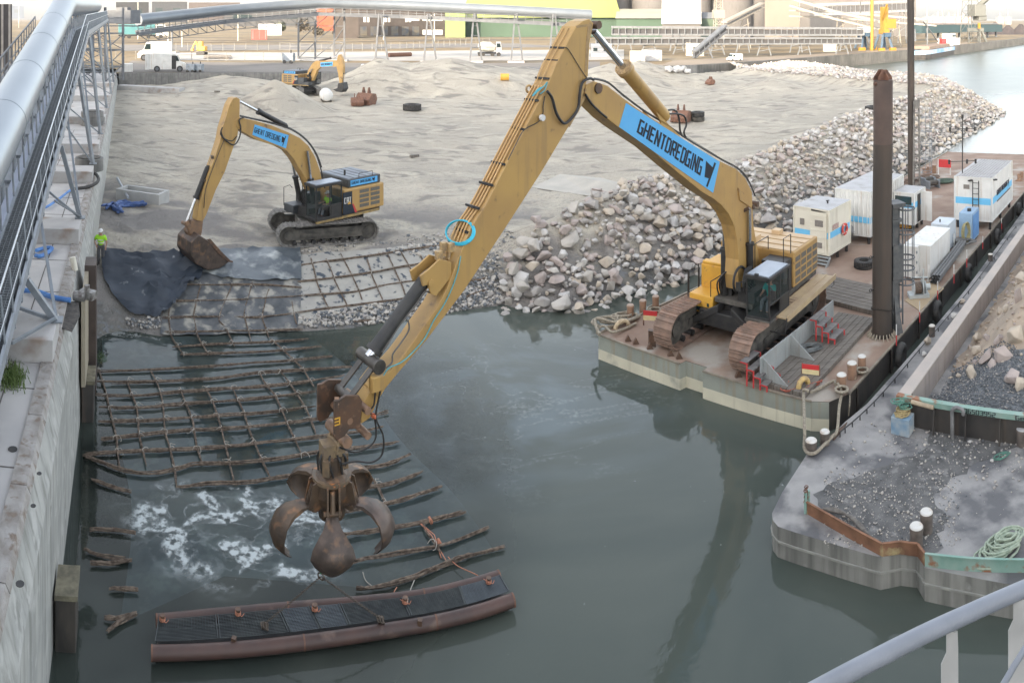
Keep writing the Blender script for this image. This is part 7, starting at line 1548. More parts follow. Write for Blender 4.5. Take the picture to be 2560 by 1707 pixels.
gt2 = sheetpx([[(460,632),(462,650),(465,668)],[(560,628),(560,660),(555,700)],[(660,622),(665,650),(668,705)],[(750,622),(752,650),(754,700)]],.09,mat('wet_geotextile',(.07,.085,.10),(.13,.15,.165),.9,.35,bump=.7,bsc=2.2,spot=((.38,.40,.39),1.1,.50,.66)),'wet_geotextile',None,seed=33,fold=.14)
tag(gt2,'wet crinkled geotextile with sandy smears in front of the excavator bucket','geotextile')
# FOREGROUND RAIL
gr0 = thing('guard_rail',atd(2400,1600,2.4),'grey steel guard rail crossing the bottom right corner right in front of the camera','railing')
RG = mat('rail_grey_paint',(.25,.27,.31),(.21,.23,.265),8,.45,bump=.06,bsc=90);PG = mat('rail_post_grey',(.47,.47,.46),(.41,.41,.40),7,.5)
b = MB();pr = [atd(2010,1742,2.32),atd(2140,1672,2.36),atd(2300,1590,2.45),atd(2440,1525,2.55),atd(2560,1472,2.66),atd(2660,1430,2.8)]
b.tube(catmull(pr,6),[.0275] * 31,20);b.build('top_rail',RG,gr0,smooth=True)
b = MB();b.tube([atd(2480,1760,2.45),atd(2535,1665,2.52),atd(2600,1560,2.62)],.011,12);b.build('mid_rail',RG,gr0,smooth=True)
for (x,y,d_) in ((2368,1580,2.5),(2535,1500,2.63)):
 b = MB();t0 = atd(x + 6,y,d_);rt = Vector((math.cos(az(x)),-math.sin(az(x)),0));w0,w1 = .020,.031;
 pl = [t0 - rt * .012,t0 + rt * .028,t0 + rt * .030 - Vector((0,0,.06)),t0 + rt * .032 - Vector((0,0,.5)),t0 - rt * .030 - Vector((0,0,.5)),t0 - rt * .030 - Vector((0,0,.115)),t0 - rt * .012 - Vector((0,0,.075))]
 b.prism(pl,Vector((math.sin(az(x)),math.cos(az(x)),0)) * .008);b.build('post',PG,gr0,bevel=.002)
# SMALLER EXCAVATORS
def house(root,M,big=True,sgn=1):
 b = MB(M);b.bx(-3.0,1.2,-1.45,1.45,1.22,1.40);b.build('deck_frame',BLK,root)
 b = MB(M);b.bx(-3.3,-.35,-1.5,1.5,1.405,2.75);b.bx(-3.55,-3.302,-1.2,1.2,1.5,2.65);b.build('engine_house',YEL,root,bevel=.08)
 b = MB(M);b.bx(-3.15,-.8,-1.35,1.35,2.753,3.2);b.bx(-.35,.7,-1.5,-.55,1.405,2.3);b.bx(.7,1.5,-1.5,-.6,1.3,1.75);b.build('engine_hood',mat('black_hood',(.045,.05,.055),(.08,.085,.09),2,.5),root,bevel=.04)
 b = MB(M);
 for k in range(5):b.bx(-3.05 + k * .45,-2.72 + k * .45,-1.2,1.2,3.205,3.225)
 b.build('hood_cover',mat('dusty_hood_top',(.26,.29,.33),(.18,.2,.23),1.5,.6),root)
 b = MB(M)
 for y in (1.503 * sgn,):
  for i in range(2):
   for k in range(4):b.bx(-2.95 + i * .8,-2.28 + i * .8,min(y,y + .01 * sgn),max(y,y + .01 * sgn),1.62 + k * .26,1.80 + k * .26)
 b.build('side_grille',mat('grille_mesh',(.10,.095,.085),(.16,.15,.13),30,.7),root)
 b = MB(M);b.prism([(-1.15,1.504 * sgn,1.41),(-.3,1.504 * sgn,1.41),(-.3,1.504 * sgn,2.6),(-.95,1.504 * sgn,2.6),(-.95,1.504 * sgn,1.9)],(0,.012 * sgn,0));pn = b.build('side_decal',mat('dark_blue_decal',(.02,.03,.045),None,5,.4),root)
 b = MB(M);b.prism([(-1.15,1.5045 * sgn,1.41),(-.95,1.5045 * sgn,1.9),(-1.05,1.5045 * sgn,1.9),(-1.3,1.5045 * sgn,1.41)],(0,.012 * sgn,0));b.build('red_flash',RED,root)
 q = [M @ Vector(p) for p in ((-.95,1.517 * sgn,1.95),(-.35,1.517 * sgn,1.95),(-.35,1.517 * sgn,2.35),(-.95,1.517 * sgn,2.35))]
 if sgn > 0:q = [q[1],q[0],q[3],q[2]]
 lettering('CAT',q,.1,.95,.15,.85,(M.to_3x3() @ Vector((0,sgn,0))),wt=.55).build('lettering',WHT,pn)
 b = MB(M);b.prism([(-.86,1.518 * sgn,1.93),(-.62,1.518 * sgn,1.93),(-.74,1.518 * sgn,2.1)],(0,.012 * sgn,0));b.build('orange_triangle',YELB,pn)
 b = MB(M);b.prism([(-2.9,1.36 * sgn,2.82),(-.95,1.36 * sgn,2.82),(-.95,1.36 * sgn,3.14),(-2.9,1.36 * sgn,3.14)],(0,.015 * sgn,0));bn = b.build('banner',BLUEB,root)
 q = [M @ Vector(p) for p in ((-2.9,1.378 * sgn,2.82),(-.95,1.378 * sgn,2.82),(-.95,1.378 * sgn,3.14),(-2.9,1.378 * sgn,3.14))]
 if sgn > 0:q = [q[1],q[0],q[3],q[2]]
 lettering('GHENT DREDGING',q,.04,.78,.35,.78,(M.to_3x3() @ Vector((0,sgn,0))),wt=.5,logo=True).build('lettering',NAVY,bn)
 b = MB(M)
 for yy in (1.3,):b.tube([(-2.6,yy,3.2),(-2.6,yy,3.45),(-1.6,yy,3.45),(-1.6,yy,3.2)],.02,6)
 b.tube([(.7,-1.4,1.7),(.7,-1.4,2.9),(.3,-1.4,2.9),(.3,-1.4,2.3)],.025,6);b.tube([(1.5,-1.5,1.6),(1.5,-1.5,2.6),(1.3,-1.2,2.75),(1.2,-1.1,2.6)],.02,6)
 b.cyl((-1.4,.3,3.2),(-1.4,.3,3.5),.06,n=10);b.build('grab_rail',BLK,root)
 b = MB(M);b.bx(-.3,1.25,-.5,.55,1.4,1.8)
 for k in range(5):b.tube(catmull([(.9 - .12 * k,-.4,1.7),(1.2 - .1 * k,-.42,2.3),(.8 - .1 * k,-.3,2.7),(.3,-.25,2.3)],4),.035,6)
 b.build('hydraulic_hoses',BLK,root)
 b = MB(M);b.bx(-2.9,1.5,1.46 if sgn > 0 else -1.56,1.56 if sgn > 0 else -1.46,1.24,1.36);b.build('side_step',mat('ochre_rail',(.4,.27,.1),(.2,.15,.08),4,.6),root)
def boomcyl(ex,C,n,items):
 for (p0,p1,off,r1,r2,fr_,m_) in items:cyl2(ex,PLN(*p0,C,n) + n * off,PLN(*p1,C,n) + n * off,r1,r2,fr_,m1=m_)
Cm = Vector((-10.4,38.4,0));Cm.z = TZ(-10.4,38.4) + .0;Cm.z = 1.98;Hm = Vector((-.61,-.79,0)).normalized();Lm = Vector((-Hm.y,Hm.x,0));Mm = fr(Cm,Hm)
ex = thing('excavator',Cm,'mid-sized yellow crawler excavator on the sand with its bucket resting on the geotextile','excavator')
DST = mat('dusty_track_shoe',(.27,.26,.24),(.16,.15,.14),5,.85,bump=.3)
for sd in (1,-1):track(ex,Cm,(-.88,-.47),sd,2.85,5.45,1.15,.78,DST,.22)
b = MB(fr(Cm,(-.88,-.47)));b.bx(-1.3,1.3,-1.1,1.1,.5,1.0);b.cyl((0,0,1.0),(0,0,1.24),.85,n=28);b.build('undercarriage',mat('dusty_frame',(.25,.24,.22),(.12,.115,.11),2,.8),ex,bevel=.03)
house(ex,Mm);cab(ex,Mm,-.2,1.52,.62,1.58,1.36,3.2)
b = MB();w_ = .6;profile([(588,301),(598,293),(640,302),(681,314),(722,331),(750,345),(772,365),(788,392),(800,425),(806,455),(800,478),(776,478),(763,445),(748,420),(735,398),(718,378),(695,366),(640,349),(604,328),(590,316)],Cm,Lm,w_ / 2,w_,b);bo = b.build('boom',YEL,ex,bevel=.02)
q = [PLN(x,y,Cm + Lm * (w_ / 2 + .012),Lm) for x,y in ((631,337),(715,371),(722,338),(637,311))];b = MB();b.prism(q,-Lm * .02);b.build('banner',BLUEB,bo);lettering('GHENT DREDGING',q,.03,.80,.30,.72,Lm,wt=.5,logo=True).build('lettering',NAVY,bo)
b = MB();hoses(b,[(600,290),(640,299),(690,311),(730,325),(765,350),(788,382),(801,418),(808,450),(812,470)],Cm,Lm,.2,.035);hoses(b,[(600,289),(640,298),(690,309),(730,323),(765,348),(790,382),(804,418)],Cm,Lm,.05,.04);hoses(b,[(556,318),(552,335),(566,352),(585,362),(598,345),(602,320),(598,300),(610,293)],Cm,Lm,w_ / 2 + .06,.035);hoses(b,[(552,325),(560,345),(580,352),(592,340)],Cm,Lm,w_ / 2 + .05,.025);b.build('hose_loop',BLK,bo)
b = MB();profile([(583,246),(592,243),(600,248),(599,295),(594,340),(578,384),(562,430),(540,474),(516,537),(507,553),(492,551),(499,510),(520,441),(537,395),(551,350),(556,322),(566,290),(574,262)],Cm,Lm,.27,.54,b);sk_ = b.build('stick',YEL,ex,bevel=.02)
b = MB();hoses(b,[(549,350),(534,395),(518,440),(502,490),(496,520)],Cm,Lm,.1,.04);hoses(b,[(545,352),(530,395),(514,440),(500,490)],Cm,Lm,-.05,.045);hoses(b,[(560,350),(540,400),(515,470),(510,520)],Cm,Lm,.29,.02)
for x,y in ((552,335),(530,392),(512,450),(499,505)):b.box(PLN(x,y,Cm,Lm),(.12,.4,.12),rz=.5)
b.build('pressure_pipe',mat('greasy_pipe',(.13,.10,.07),(.06,.05,.04),6,.5),sk_)
boomcyl(ex,Cm,Lm,[((714,314),(600,254),0,.14,.07,.62,BLK),((519,418),(464,562),0,.13,.07,.55,BLK),((772,500),(757,374),.42,.14,.075,.45,BLK),((760,500),(740,396),-.42,.14,.075,.55,BLK)])
b = MB();bkp = [(497,586),(517,599),(546,632),(573,655),(550,671),(520,676),(490,660),(476,636),(478,606)];profile(bkp,Cm,Lm,.80,1.55,b);bk = b.build('bucket',BRNL,ex,bevel=.05)
b = MB();profile([(517,599),(526,597),(553,628),(575,650),(573,656),(546,633)],Cm,Lm,.83,.05,b);b.build('side_cutter',BRN,bk);b = MB()
for k in range(5):c = PLN(572,655,Cm + Lm * .8,Lm) - Lm * (.05 + .36 * k);b.prism([c,c - Lm * .14,c - Lm * .11 + Hm * -.28 + Vector((0,0,-.1)),c - Lm * .03 + Hm * -.28 + Vector((0,0,-.1))],(0,0,.08))
b.build('bucket_tooth',BRN,bk)
b = MB();profile([(480,552),(508,552),(505,580),(500,600),(478,604),(470,580)],Cm,Lm,.24,.48,b);profile([(462,556),(472,552),(484,580),(478,590)],Cm,Lm,.30,.1,b);c = PLN(464,560,Cm,Lm);b.cyl(c + Lm * .35,c - Lm * .35,.09,n=14);b.build('bucket_link',mat('rust_brown_link',(.24,.14,.08),(.15,.10,.07),4,.6),ex,bevel=.02)
person(Mm @ Vector((.35,1.05,1.86)),math.atan2(Hm.y,Hm.x) + R(90),'driver in a lime vest and white helmet sitting in the cab of the mid-sized excavator',SIT,HIVIS,JEAN)
Cf = T(766,236);Hf = Vector((.93,-.36,0)).normalized();Lf_ = Vector((-Hf.y,Hf.x,0));nf = -Lf_;Mf = fr(Cf,Hf)
ex = thing('excavator',Cf,'small distant yellow crawler excavator digging at the sand heap by the back wall','excavator')
for sd in (1,-1):track(ex,Cf,(.5,-.86),sd,2.5,4.6,1.0,.65,DST,.3)
b = MB(fr(Cf,(.5,-.86)));b.bx(-1,1,-1.0,1.0,.4,.9);b.cyl((0,0,.9),(0,0,1.24),.8,n=20);b.build('undercarriage',BLK,ex)
house(ex,Mf,sgn=-1);cab(ex,Mf,-.1,1.4,.55,1.5,1.36,3.0)
b = MB();profile([(764,198),(770,176),(781,158),(790,152),(840,151),(847,155),(848,165),(840,166),(800,168),(792,175),(786,190),(781,202)],Cf,nf,.28,.56,b);bo = b.build('boom',YEL,ex)
q = [PLN(x,y,Cf + nf * .295,nf) for x,y in ((801,167),(831,165),(832,154),(801,156))];b = MB();b.prism(q,-nf * .02);b.build('banner',BLUEB,bo);lettering('GHENT DREDGING',q,.05,.8,.35,.7,nf,wt=.8,logo=True).build('lettering',NAVY,bo)
b = MB();profile([(842,152),(845,138),(850,136),(856,150),(858,168),(855,206),(849,208),(845,182),(841,166)],Cf,nf,.24,.48,b);b.build('stick',YEL,ex)
boomcyl(ex,Cf,nf,[((800,152),(846,140),0,.14,.07,.6,BLK),((857,165),(859,206),0,.12,.07,.5,BLK),((776,190),(784,172),.4,.13,.07,.5,BLK)])
b = MB();profile([(845,208),(857,206),(860,222),(854,231),(840,229),(832,224),(843,220)],Cf,nf,.55,1.1,b);b.build('bucket',BLK,ex,bevel=.05)
# THINGS LEFT ON THE SAND
def ons(mb,name,m,lab,cat,grp=None,smooth=False):return tag(mb.build(name,m,org='base',smooth=smooth),lab,cat,grp)
p = T(818,256);t = thing('storage_tank',p,'white cylindrical tank lying on the sand beside the distant excavator','tank');ax = Vector((-.35,.94,0));b = MB();b.tube([p + ax * s + Vector((0,0,.85)) for s in (0,.12,.5,2.2,2.6,2.7)],[.3,.65,.82,.82,.65,.3],22);b.build('shell',WHT,t,smooth=True);b = MB();b.box(p + ax * .6 + Vector((0,0,.1)),(1.3,.2,.3));b.box(p + ax * 2 + Vector((0,0,.1)),(1.3,.2,.3));b.build('cradle',DIRTY,t)
def scrap_bucket(px,py,s,lab,rz=0):
 p = T(px,py);t = thing('digging_bucket',p,lab,'bucket','spare digging buckets on the sand');M = Matrix.Translation(p) @ Matrix.Rotation(rz,4,'Z') @ Matrix.Scale(s,4);b = MB(M)
 b.prism([(-.6,-.8,0),(.5,-.8,0),(.8,-.8,.5),(.6,-.8,1.0),(-.1,-.8,1.1),(-.7,-.8,.5)],(0,1.6,0));b.build('shell',RUSTM,t,bevel=.05);b = MB(M)
 for y in (-.3,.3):b.prism([(-.1,y,1.05),(.5,y,1.0),(.3,y,1.6),(.1,y,1.6)],(0,.08,0))
 b.build('ear_plate',RUSTM,t);b = MB(M)
 for y in (-.7,-.35,0,.35,.7):b.box((-.72,y,.12),(.3,.12,.1))
 b.build('bucket_tooth',RUSTM,t)
scrap_bucket(914,263,1.35,'larger of two rusty digging buckets lying in the middle of the sand',1.2);scrap_bucket(893,266,.95,'smaller rusty digging bucket with upright pins beside the larger one',1.9);scrap_bucket(1702,306,1.15,'brown digging bucket on the sand next to two stacked tyres',1.0);scrap_bucket(1775,212,.8,'far rusty digging bucket near the heaps at the right',.3)
for (x,y,r_,w2,dz,lab) in ((1029,277,1.05,.75,0,'big black tyre lying flat on the open sand'),(1746,305,.72,.5,0,'lower tyre of a stack of two on the sand near the rock dam'),(1746,305,.72,.5,.55,'upper darker tyre of the stack of two on the sand'),(2189,282,.95,.7,0,'tyre at the foot of the rock dam half hidden by the thick spud pile')):
 p = T(x,y);ons(tyre(p + Vector((0,.4,w2 / 2 + dz)),r_,w2),'tyre',RUBB if dz or r_ > .9 else DIRTY,lab,'tyre','tyres lying on the sand',True)
b = MB();pts = [T(x,y,.1) for x,y in ((262,520),(275,516),(290,524),(300,532),(292,520),(310,512),(335,516),(365,514))]
for k in range(5):b.tube(catmull([p_ + Vector((rng.uniform(-.3,.3),rng.uniform(-.3,.3),.05 * k)) for p_ in pts],5),[.09 if i % 3 else .05 for i in range(36)][:36],6)
ons(b,'flat_hose',mat('dark_blue_hose',(.04,.08,.22),(.10,.17,.38),5,.5),'crumpled dark blue flat hose thrown on the sand beside the concrete trough','hose')
b = MB();b.cyl(T(293,445,.5),T(320,494,.55),.09,n=8);ons(b,'plastic_pipe',GALVL,'thin pale pipe leaning on the rim of the concrete trough','pipe')
b = MB();P_ = [T(x,y,.03) for x,y in ((1330,470),(1480,491),(1575,492),(1600,470),(1500,445),(1400,436))];b.prism(P_,(0,0,.02));ons(b,'ground_mat',mat('silted_mat',(.46,.43,.38),(.38,.36,.32),.6,.9),'flat silted ground sheet with straight edges beyond the boulders','sheet')
for i,(x,y) in enumerate(((543,232),(1036,395))):p = T(x,y);b = MB();b.box(p + Vector((0,0,.12)),(.8,.25,.2),rz=.6 * i);ons(b,'scrap_timber',WOODD,('dark block lying on the slope of the left sand mound','small dark stick lying on the open sand')[i],'timber')
# THINGS ON THE LEFT QUAY
def QG(px,py):return G(px,py,5.005)
for (x,y,r_,h,lab) in ((231,313,.95,1.2,'grey concrete ring drum under the conveyor, left of the third trestle'),(223,424,.85,.75,'low stack of grey concrete rings on the quay nearer the camera'),(196,305,.7,.15,'flat grey ring lid lying on the quay behind the drum')):
 p = QG(x,y);t = thing('concrete_ring',p,lab,'ring','concrete well rings on the quay');b = MB();n = max(1,int(h / .38))
 for k in range(n):b.cyl(p + Vector((0,0,k * h / n)),p + Vector((0,0,(k + 1) * h / n - .03)),r_,n=28)
 b.build('ring_wall',CONCD,t,smooth=True);b = MB();b.cyl(p + Vector((0,0,h)),p + Vector((0,0,h + .03)),r_ * .8,n=28);b.build('opening',DIRTY,t)
b = MB();hp = [G(x,y,5.15) for x,y in ((154,442),(190,436),(232,432),(246,445),(240,458),(215,468),(185,472))];b.tube(catmull(hp,6),.09,8);ons(b,'rubber_hose',RUBB,'thick black hose curling over the edge of the third beam','hose',smooth=True)
BLH = mat('blue_lay_flat_hose',(.10,.27,.62),(.07,.18,.45),3,.5)
b = MB();b.tube(catmull([G(x,y,5.12) for x,y in ((185,472),(172,478),(150,495),(122,514),(110,520))],5),.06,8);ons(b,'flat_hose',BLH,'blue lay-flat hose running across the quay from the black hose','hose')
b = MB();b.tube(catmull([G(x,y,5.12) for x,y in ((60,726),(90,728),(130,742),(160,748),(176,750))],5),.085,8);ons(b,'flat_hose',BLH,'short blue lay-flat hose ending in a metal coupling at the quay edge','hose')
b = MB();p = QG(185,750);b.cyl(p + Vector((0,0,.15)),p + Vector((.35,.1,.15)),.16,n=14);b.box(p + Vector((.3,.35,.14)),(.5,.3,.25));b.cyl(p + Vector((.3,.3,0)),p + Vector((.3,.3,.45)),.09,n=10);ons(b,'hose_coupling',mat('dull_coupling',(.35,.35,.34),(.15,.13,.12),7,.5,.4),'dull metal hose coupling and valve on the dirty quay edge','coupling')
b = MB();b.tube(catmull([G(x,y,5.1) for x,y in ((88,638),(100,640),(118,632),(130,620),(112,620),(90,626))],4),.075,8);ons(b,'flat_hose',BLH,'blue and white flat hose folded on the slab below the second beam','hose')
b = MB();p = QG(188,676);b.cyl(p,p + Vector((-.12,0,.45)),.11,n=14);ons(b,'cut_pipe',CREAM,'short cream pipe standing on the quay slab','pipe')
b = MB();b.prism([QG(142,760),QG(196,752),QG(200,790),QG(180,830),(QG(150,820))],(0,0,.012));tag(b.build('dirt_patch',mat('wet_black_dirt',(.045,.042,.04),(.10,.09,.08),6,.9,bump=1,bsc=15)),kind='structure')
b = MB();
for k in range(500):q = QG(30 + rng.gauss(0,1) * 14,945 + rng.gauss(0,1) * 14);b.prism([q,q + Vector((.02,0,0)),q + Vector((rng.uniform(-.08,.08),rng.uniform(-.08,.08),rng.uniform(.05,.2)))],(0,.012,0))
tag(b.build('grass',mat('moss_green',(.08,.13,.03),(.12,.17,.05),9,.9)),'green tuft of moss and grass at the foot of the broad beam','grass',kind='stuff')
for i,(x,y,r_) in enumerate(((32,1123,.10),(98,1184,.05),(50,1460,.07),(83,1265,.05))):p = QG(x,y);b = MB();b.cyl(p,p + Vector((0,0,.012)),r_,n=12);tag(b.build('drain_hole',BLK,org='base'),('oval black drain hole in the near quay slab','small dark stub near the coping','black stub on the slab closest to the camera','small dark stub further up the near slab')[i],'drain')
# BACKGROUND
def bbox_(name,px0,px1,yb,yt,dep,m_,lab,cat,grp=None,dz=0,roof=None,rm=GREYR,dist=None):
 a,c = L(px0,yb),L(px1,yb)
 if dist:k = dist / a.xy.length;z = a.z;a = a * k;a.z = z;k = dist / c.xy.length;c = c * k;c.z = z
 ex_ = (c - a).normalized();ey = Vector((-ex_.y,ex_.x,0));H = 14 - (yt - YH) * a.xy.length / F - a.z;o = Vector((a.x,a.y,a.z + dz));W_ = (c - a).length
 t = thing(name,o + ex_ * W_ / 2,lab,cat,grp)
 def P(u,v,z):return o + ex_ * u * W_ + ey * v * dep + Vector((0,0,z * H))
 b = MB();b.prism([P(0,0,0),P(1,0,0),P(1,1,0),P(0,1,0)],(0,0,H));b.build('wall',m_,t)
 if roof:b = MB();b.prism([P(-.02,-.03,1.0),P(1.02,-.03,1.0),P(1.02,.5,1 + roof),P(1.02,1.03,1.0),P(-.02,1.03,1.0),P(-.02,.5,1 + roof)],(0,0,.05)) if False else b.add([P(-.02,-.03,1.001),P(1.02,-.03,1.001),P(1.02,1.03,1.001),P(-.02,1.03,1.001),P(-.02,.5,1 + roof),P(1.02,.5,1 + roof)],[(0,1,5,4),(2,3,4,5),(0,4,3),(1,2,5),(0,3,2,1)]);b.build('roof',rm,t)
 return t,P,ex_,ey,W_,H
def panes(t,P,rects,m_=GLS,nm='window',dep=-.004):
 for (u0,u1,z0,z1) in rects:b = MB();v = dep;b.prism([P(u0,v,z0),P(u1,v,z0),P(u1,v,z1),P(u0,v,z1)],P(0,v * 1.5,0) - P(0,0,0));b.build(nm,m_,t)
BRK = mat('shaded_brown_brick',(.06,.05,.046),(.045,.038,.035),.4,.9);GRNW = mat('pale_green_wall',(.17,.23,.09),(.15,.20,.08),.1,.7);GRND = mat('dark_green_wall',(.055,.095,.065),(.045,.08,.055),.1,.8);YGR = mat('yellow_green_roof',(.30,.33,.10),(.26,.285,.09),.05,.6);ORNG = mat('orange_panel',(.33,.08,.035),(.28,.07,.03),.3,.6)  # Office brick darkened: the facade's shade is put into its colour
t,P,*_ = bbox_('office_building',896,1113,90,20,14,BRK,'dark brown brick office building with white-framed windows behind parked cars','building');panes(t,P,[(.06 + .24 * k,.085 + .24 * k,.5,.74) for k in range(4)] + [(.10 + .24 * k,.125 + .24 * k,.5,.74) for k in range(4)] + [(.55,.70,.55,.68),(.74,.97,.55,.68),(.74,.97,.05,.22)],WHT);panes(t,P,[(.02 + .12 * k,.10 + .12 * k,.02,.34) for k in range(6)],mat('shaded_shopfront',(.05,.06,.08),(.10,.09,.07),.5,.3),'shopfront')
bbox_('brick_block',835,896,95,22,16,mat('plain_brown_brick',(.085,.07,.062),(.07,.058,.05),.3,.9),'blank brown block at the left end of the office building','building')
bbox_('orange_facade',792,834,77,22,6,ORNG,'orange and cream panelled facade behind the lattice tower','building')
bbox_('warehouse',1113,1163,70,26,60,GRNW,'pale green gable end of the big warehouse','building',dist=335);
t,P,*_ = bbox_('warehouse',1163,1545,82,44,90,GRND,'very long dark green warehouse with a bright yellow-green roof across the background','building',roof=1.9,rm=YGR,dist=345)
t,P,*_ = bbox_('warehouse',1541,1672,76,46,45,GRND,'lower dark green hall with a pale roof right of the yellow-green roof','building',roof=.45,rm=mat('pale_cream_roof',(.33,.32,.25),(.28,.27,.22),.1,.6),dist=335)
t,P,*_ = bbox_('white_hall',1655,1752,76,60,26,mat('grey_hall_wall',(.12,.115,.11),None,.2,.8),'white steep-roofed hall in front of the grey silos','building',roof=1.55,rm=mat('white_roof',(.33,.33,.32),None,.3,.5),dist=290);t,P,*_ = bbox_('green_shed',1750,1794,77,46,12,mat('green_shed_paint',(.08,.12,.085),None,.3,.7),'small green shed with a rounded roof beside the white hall','building',roof=.25,rm=GALV3,dist=300)
for k in range(8):
 x = 1500 + k * 51;c = atd(x + 26,45,395 + (10 if k % 2 else 0));t = thing('grain_silo',(c.x,c.y,float(zland(c.x))),'tall grey concrete silo in the row behind the warehouses, %s from the left' % ('first','second','third','fourth','fifth','sixth','seventh','eighth')[k],'silo','grey silos in the background')
 b = MB();b.cyl((c.x,c.y,float(zland(c.x))),(c.x,c.y,52),10.6 if k % 2 == 0 else 8,n=28);b.build('silo_wall',SILO,t,smooth=True)
t,P,*_ = bbox_('silo_tower',1912,1999,92,-160,22,SILOW,'tall square concrete tower with one bright and one dark side','tower',dist=300)
bbox_('silo_building',2000,2290,84,-10,30,SILO,'long grey silo building behind the pale sloping conveyors','building',dist=420)
def van(px0,px1,yb,yt,lab,flip=False,kind='van',col=WHT,doors=False,dist=None):
 a,c = L(px0,yb),L(px1,yb);ex_ = (c - a).normalized() * (-1 if flip else 1);o = c if flip else a;ey = Vector((-ex_.y,ex_.x,0)) * (-1 if flip else 1);Ln = (c - a).length;H = (yb - yt) * a.xy.length / F;Wd = min(1.9,Ln * .42)
 t = thing(kind,(a + c) / 2 + ey * Wd / 2,lab,'van' if kind == 'parked_van' else 'car')
 def P(u,v,z):return o + ex_ * u * Ln + ey * v * Wd + Vector((0,0,z * H))
 pr = [(0,.14),(1,.14),(1,.38),(.96,.48),(.84,.56),(.76,.92),(.70,1),(.02,1),(0,.95)] if kind == 'parked_van' else [(0,.16),(1,.16),(1,.45),(.97,.55),(.76,.62),(.63,.97),(.55,1),(.2,1),(.06,.66),(0,.6)]
 b = MB();b.prism([P(u,0,z) for u,z in pr],ey * Wd);bd = b.build('body',col,t,bevel=.05)
 b = MB();b.prism([P(u,-.012,z) for u,z in ([(.62,.60),(.81,.60),(.75,.88),(.62,.88)] if kind == 'parked_van' else [(.2,.64),(.74,.64),(.62,.92),(.24,.92)])],ey * .015);b.build('side_window',GLS,t)
 b = MB();b.prism([P(.845,.06,.575),P(.765,.06,.9),P(.765,.94,.9),P(.845,.94,.575)],ex_ * .03 + Vector((0,0,.02)));b.build('windscreen',GLS,t)
 for u in (.2,.82):
  b = MB();r_ = .17 * H if kind == 'parked_van' else .24 * H;q = P(u,-.02,0) + Vector((0,0,r_));b.cyl(q,q + ey * .2,r_,n=18);w_ = b.build('wheel',RUBB,t,smooth=True);b = MB();b.cyl(q - ey * .01,q,r_ * .55,n=12);b.build('rim',GALV2,w_)
  b = MB();q = P(u,.9,0) + Vector((0,0,r_));b.cyl(q,q + ey * .2,r_,n=18);b.build('wheel',RUBB,t,smooth=True)
 b = MB();b.box(P(1.0,.15,.38),(.08,.25,.12));b.build('headlight',GALV3,t)
 if doors:
  b = MB();b.prism([P(.60,-.015,.16),P(.72,-.015,.16),P(.72,-.015,.9),P(.60,-.015,.9)],ey * .012);b.build('open_doorway',BLK,t)
  for s in (-.01,1.0):b = MB();b.prism([P(0,s,.14),P(-.12,s - .15 if s < 0 else s + .15,.14),P(-.12,s - .15 if s < 0 else s + .15,.97),P(0,s,.97)],ey * .04);b.build('rear_door',col,t)
 return t
van(374,466,180,134,'white van with open rear and side doors parked at the edge of the pit',doors=True,kind='parked_van')
van(344,430,152,104,'white high-roofed van parked behind the one with open doors, facing left',flip=True,kind='parked_van')
van(1090,1147,175,149,'small white van standing behind the biggest sand heap',kind='parked_van');van(892,935,183,161,'white van almost hidden behind the peaked sand heap',flip=True,kind='parked_van');van(1826,1857,153,134,'small white van alone on the canal quay',flip=True,kind='parked_van')
van(963,983,90,73,'white van parked in front of the brown office',kind='parked_van');van(1006,1026,90,79,'silver-white hatchback parked in front of the brown office',kind='parked_car');van(1024,1040,88,78,'second white hatchback, right of the silver-white one',kind='parked_car')
van(986,1004,89,78,'dark saloon parked between the white van and the white cars',kind='parked_car',col=mat('dark_car_paint',(.03,.035,.045),None,3,.3));van(1139,1156,90,67,'blue van by the dark bushes in the background',kind='parked_van',col=mat('strong_blue_paint',(.03,.12,.55),None,3,.4));van(1043,1060,88,78,'black car at the right end of the parked row',kind='parked_car',col=MATS['dark_car_paint'])
def lorry(px0,px1,yb,yt,lab,load,cabm=WHT,mix=False):
 a,c = L(px0,yb),L(px1,yb);e_ = (c - a).normalized();ey = Vector((-e_.y,e_.x,0));Ln = (c - a).length;H = (yb - yt) * a.xy.length / F;t = thing('lorry',(a + c) / 2,lab,'lorry')
 def P(u,v,z):return a + e_ * u * Ln + ey * v * 2.4 + Vector((0,0,z * H))
 b = MB();b.prism([P(.78,0,.18),P(1,0,.18),P(1,0,.6),P(.97,0,.95),P(.78,0,.95)],ey * 2.4);b.build('cab',cabm,t,bevel=.05);b = MB();b.prism([P(.80,-.01,.6),P(.97,-.01,.6),P(.94,-.01,.85),P(.80,-.01,.85)],ey * .02);b.prism([P(1.002,.05,.55),P(1.002,.95,.55),P(.985,.95,.85),P(.985,.05,.85)],e_ * .02);b.build('window',GLS,t)
 b = MB();b.prism([P(0,.1,.16),P(.8,.1,.16),P(.8,.1,.26),P(0,.1,.26)],ey * 2);b.build('chassis',BLK,t)
 if mix:b = MB();b.tube([P(.02,.5,.75),P(.2,.5,.65),P(.5,.5,.6),P(.72,.5,.5)],[H * .15,H * .33,H * .36,H * .2],18);b.build('mixer_drum',load,t,smooth=True)
 else:b = MB();b.prism([P(0,0,.28),P(.76,0,.28),P(.76,0,.98),P(0,0,.98)],ey * 2.4);b.build('load_body',load,t,bevel=.05)
 for u in (.1,.22,.62,.88):b = MB();q = P(u,0,0) + Vector((0,0,.13 * H));b.cyl(q - ey * .02,q + ey * 2.4,.14 * H,n=16);b.build('wheel',RUBB,t,smooth=True)
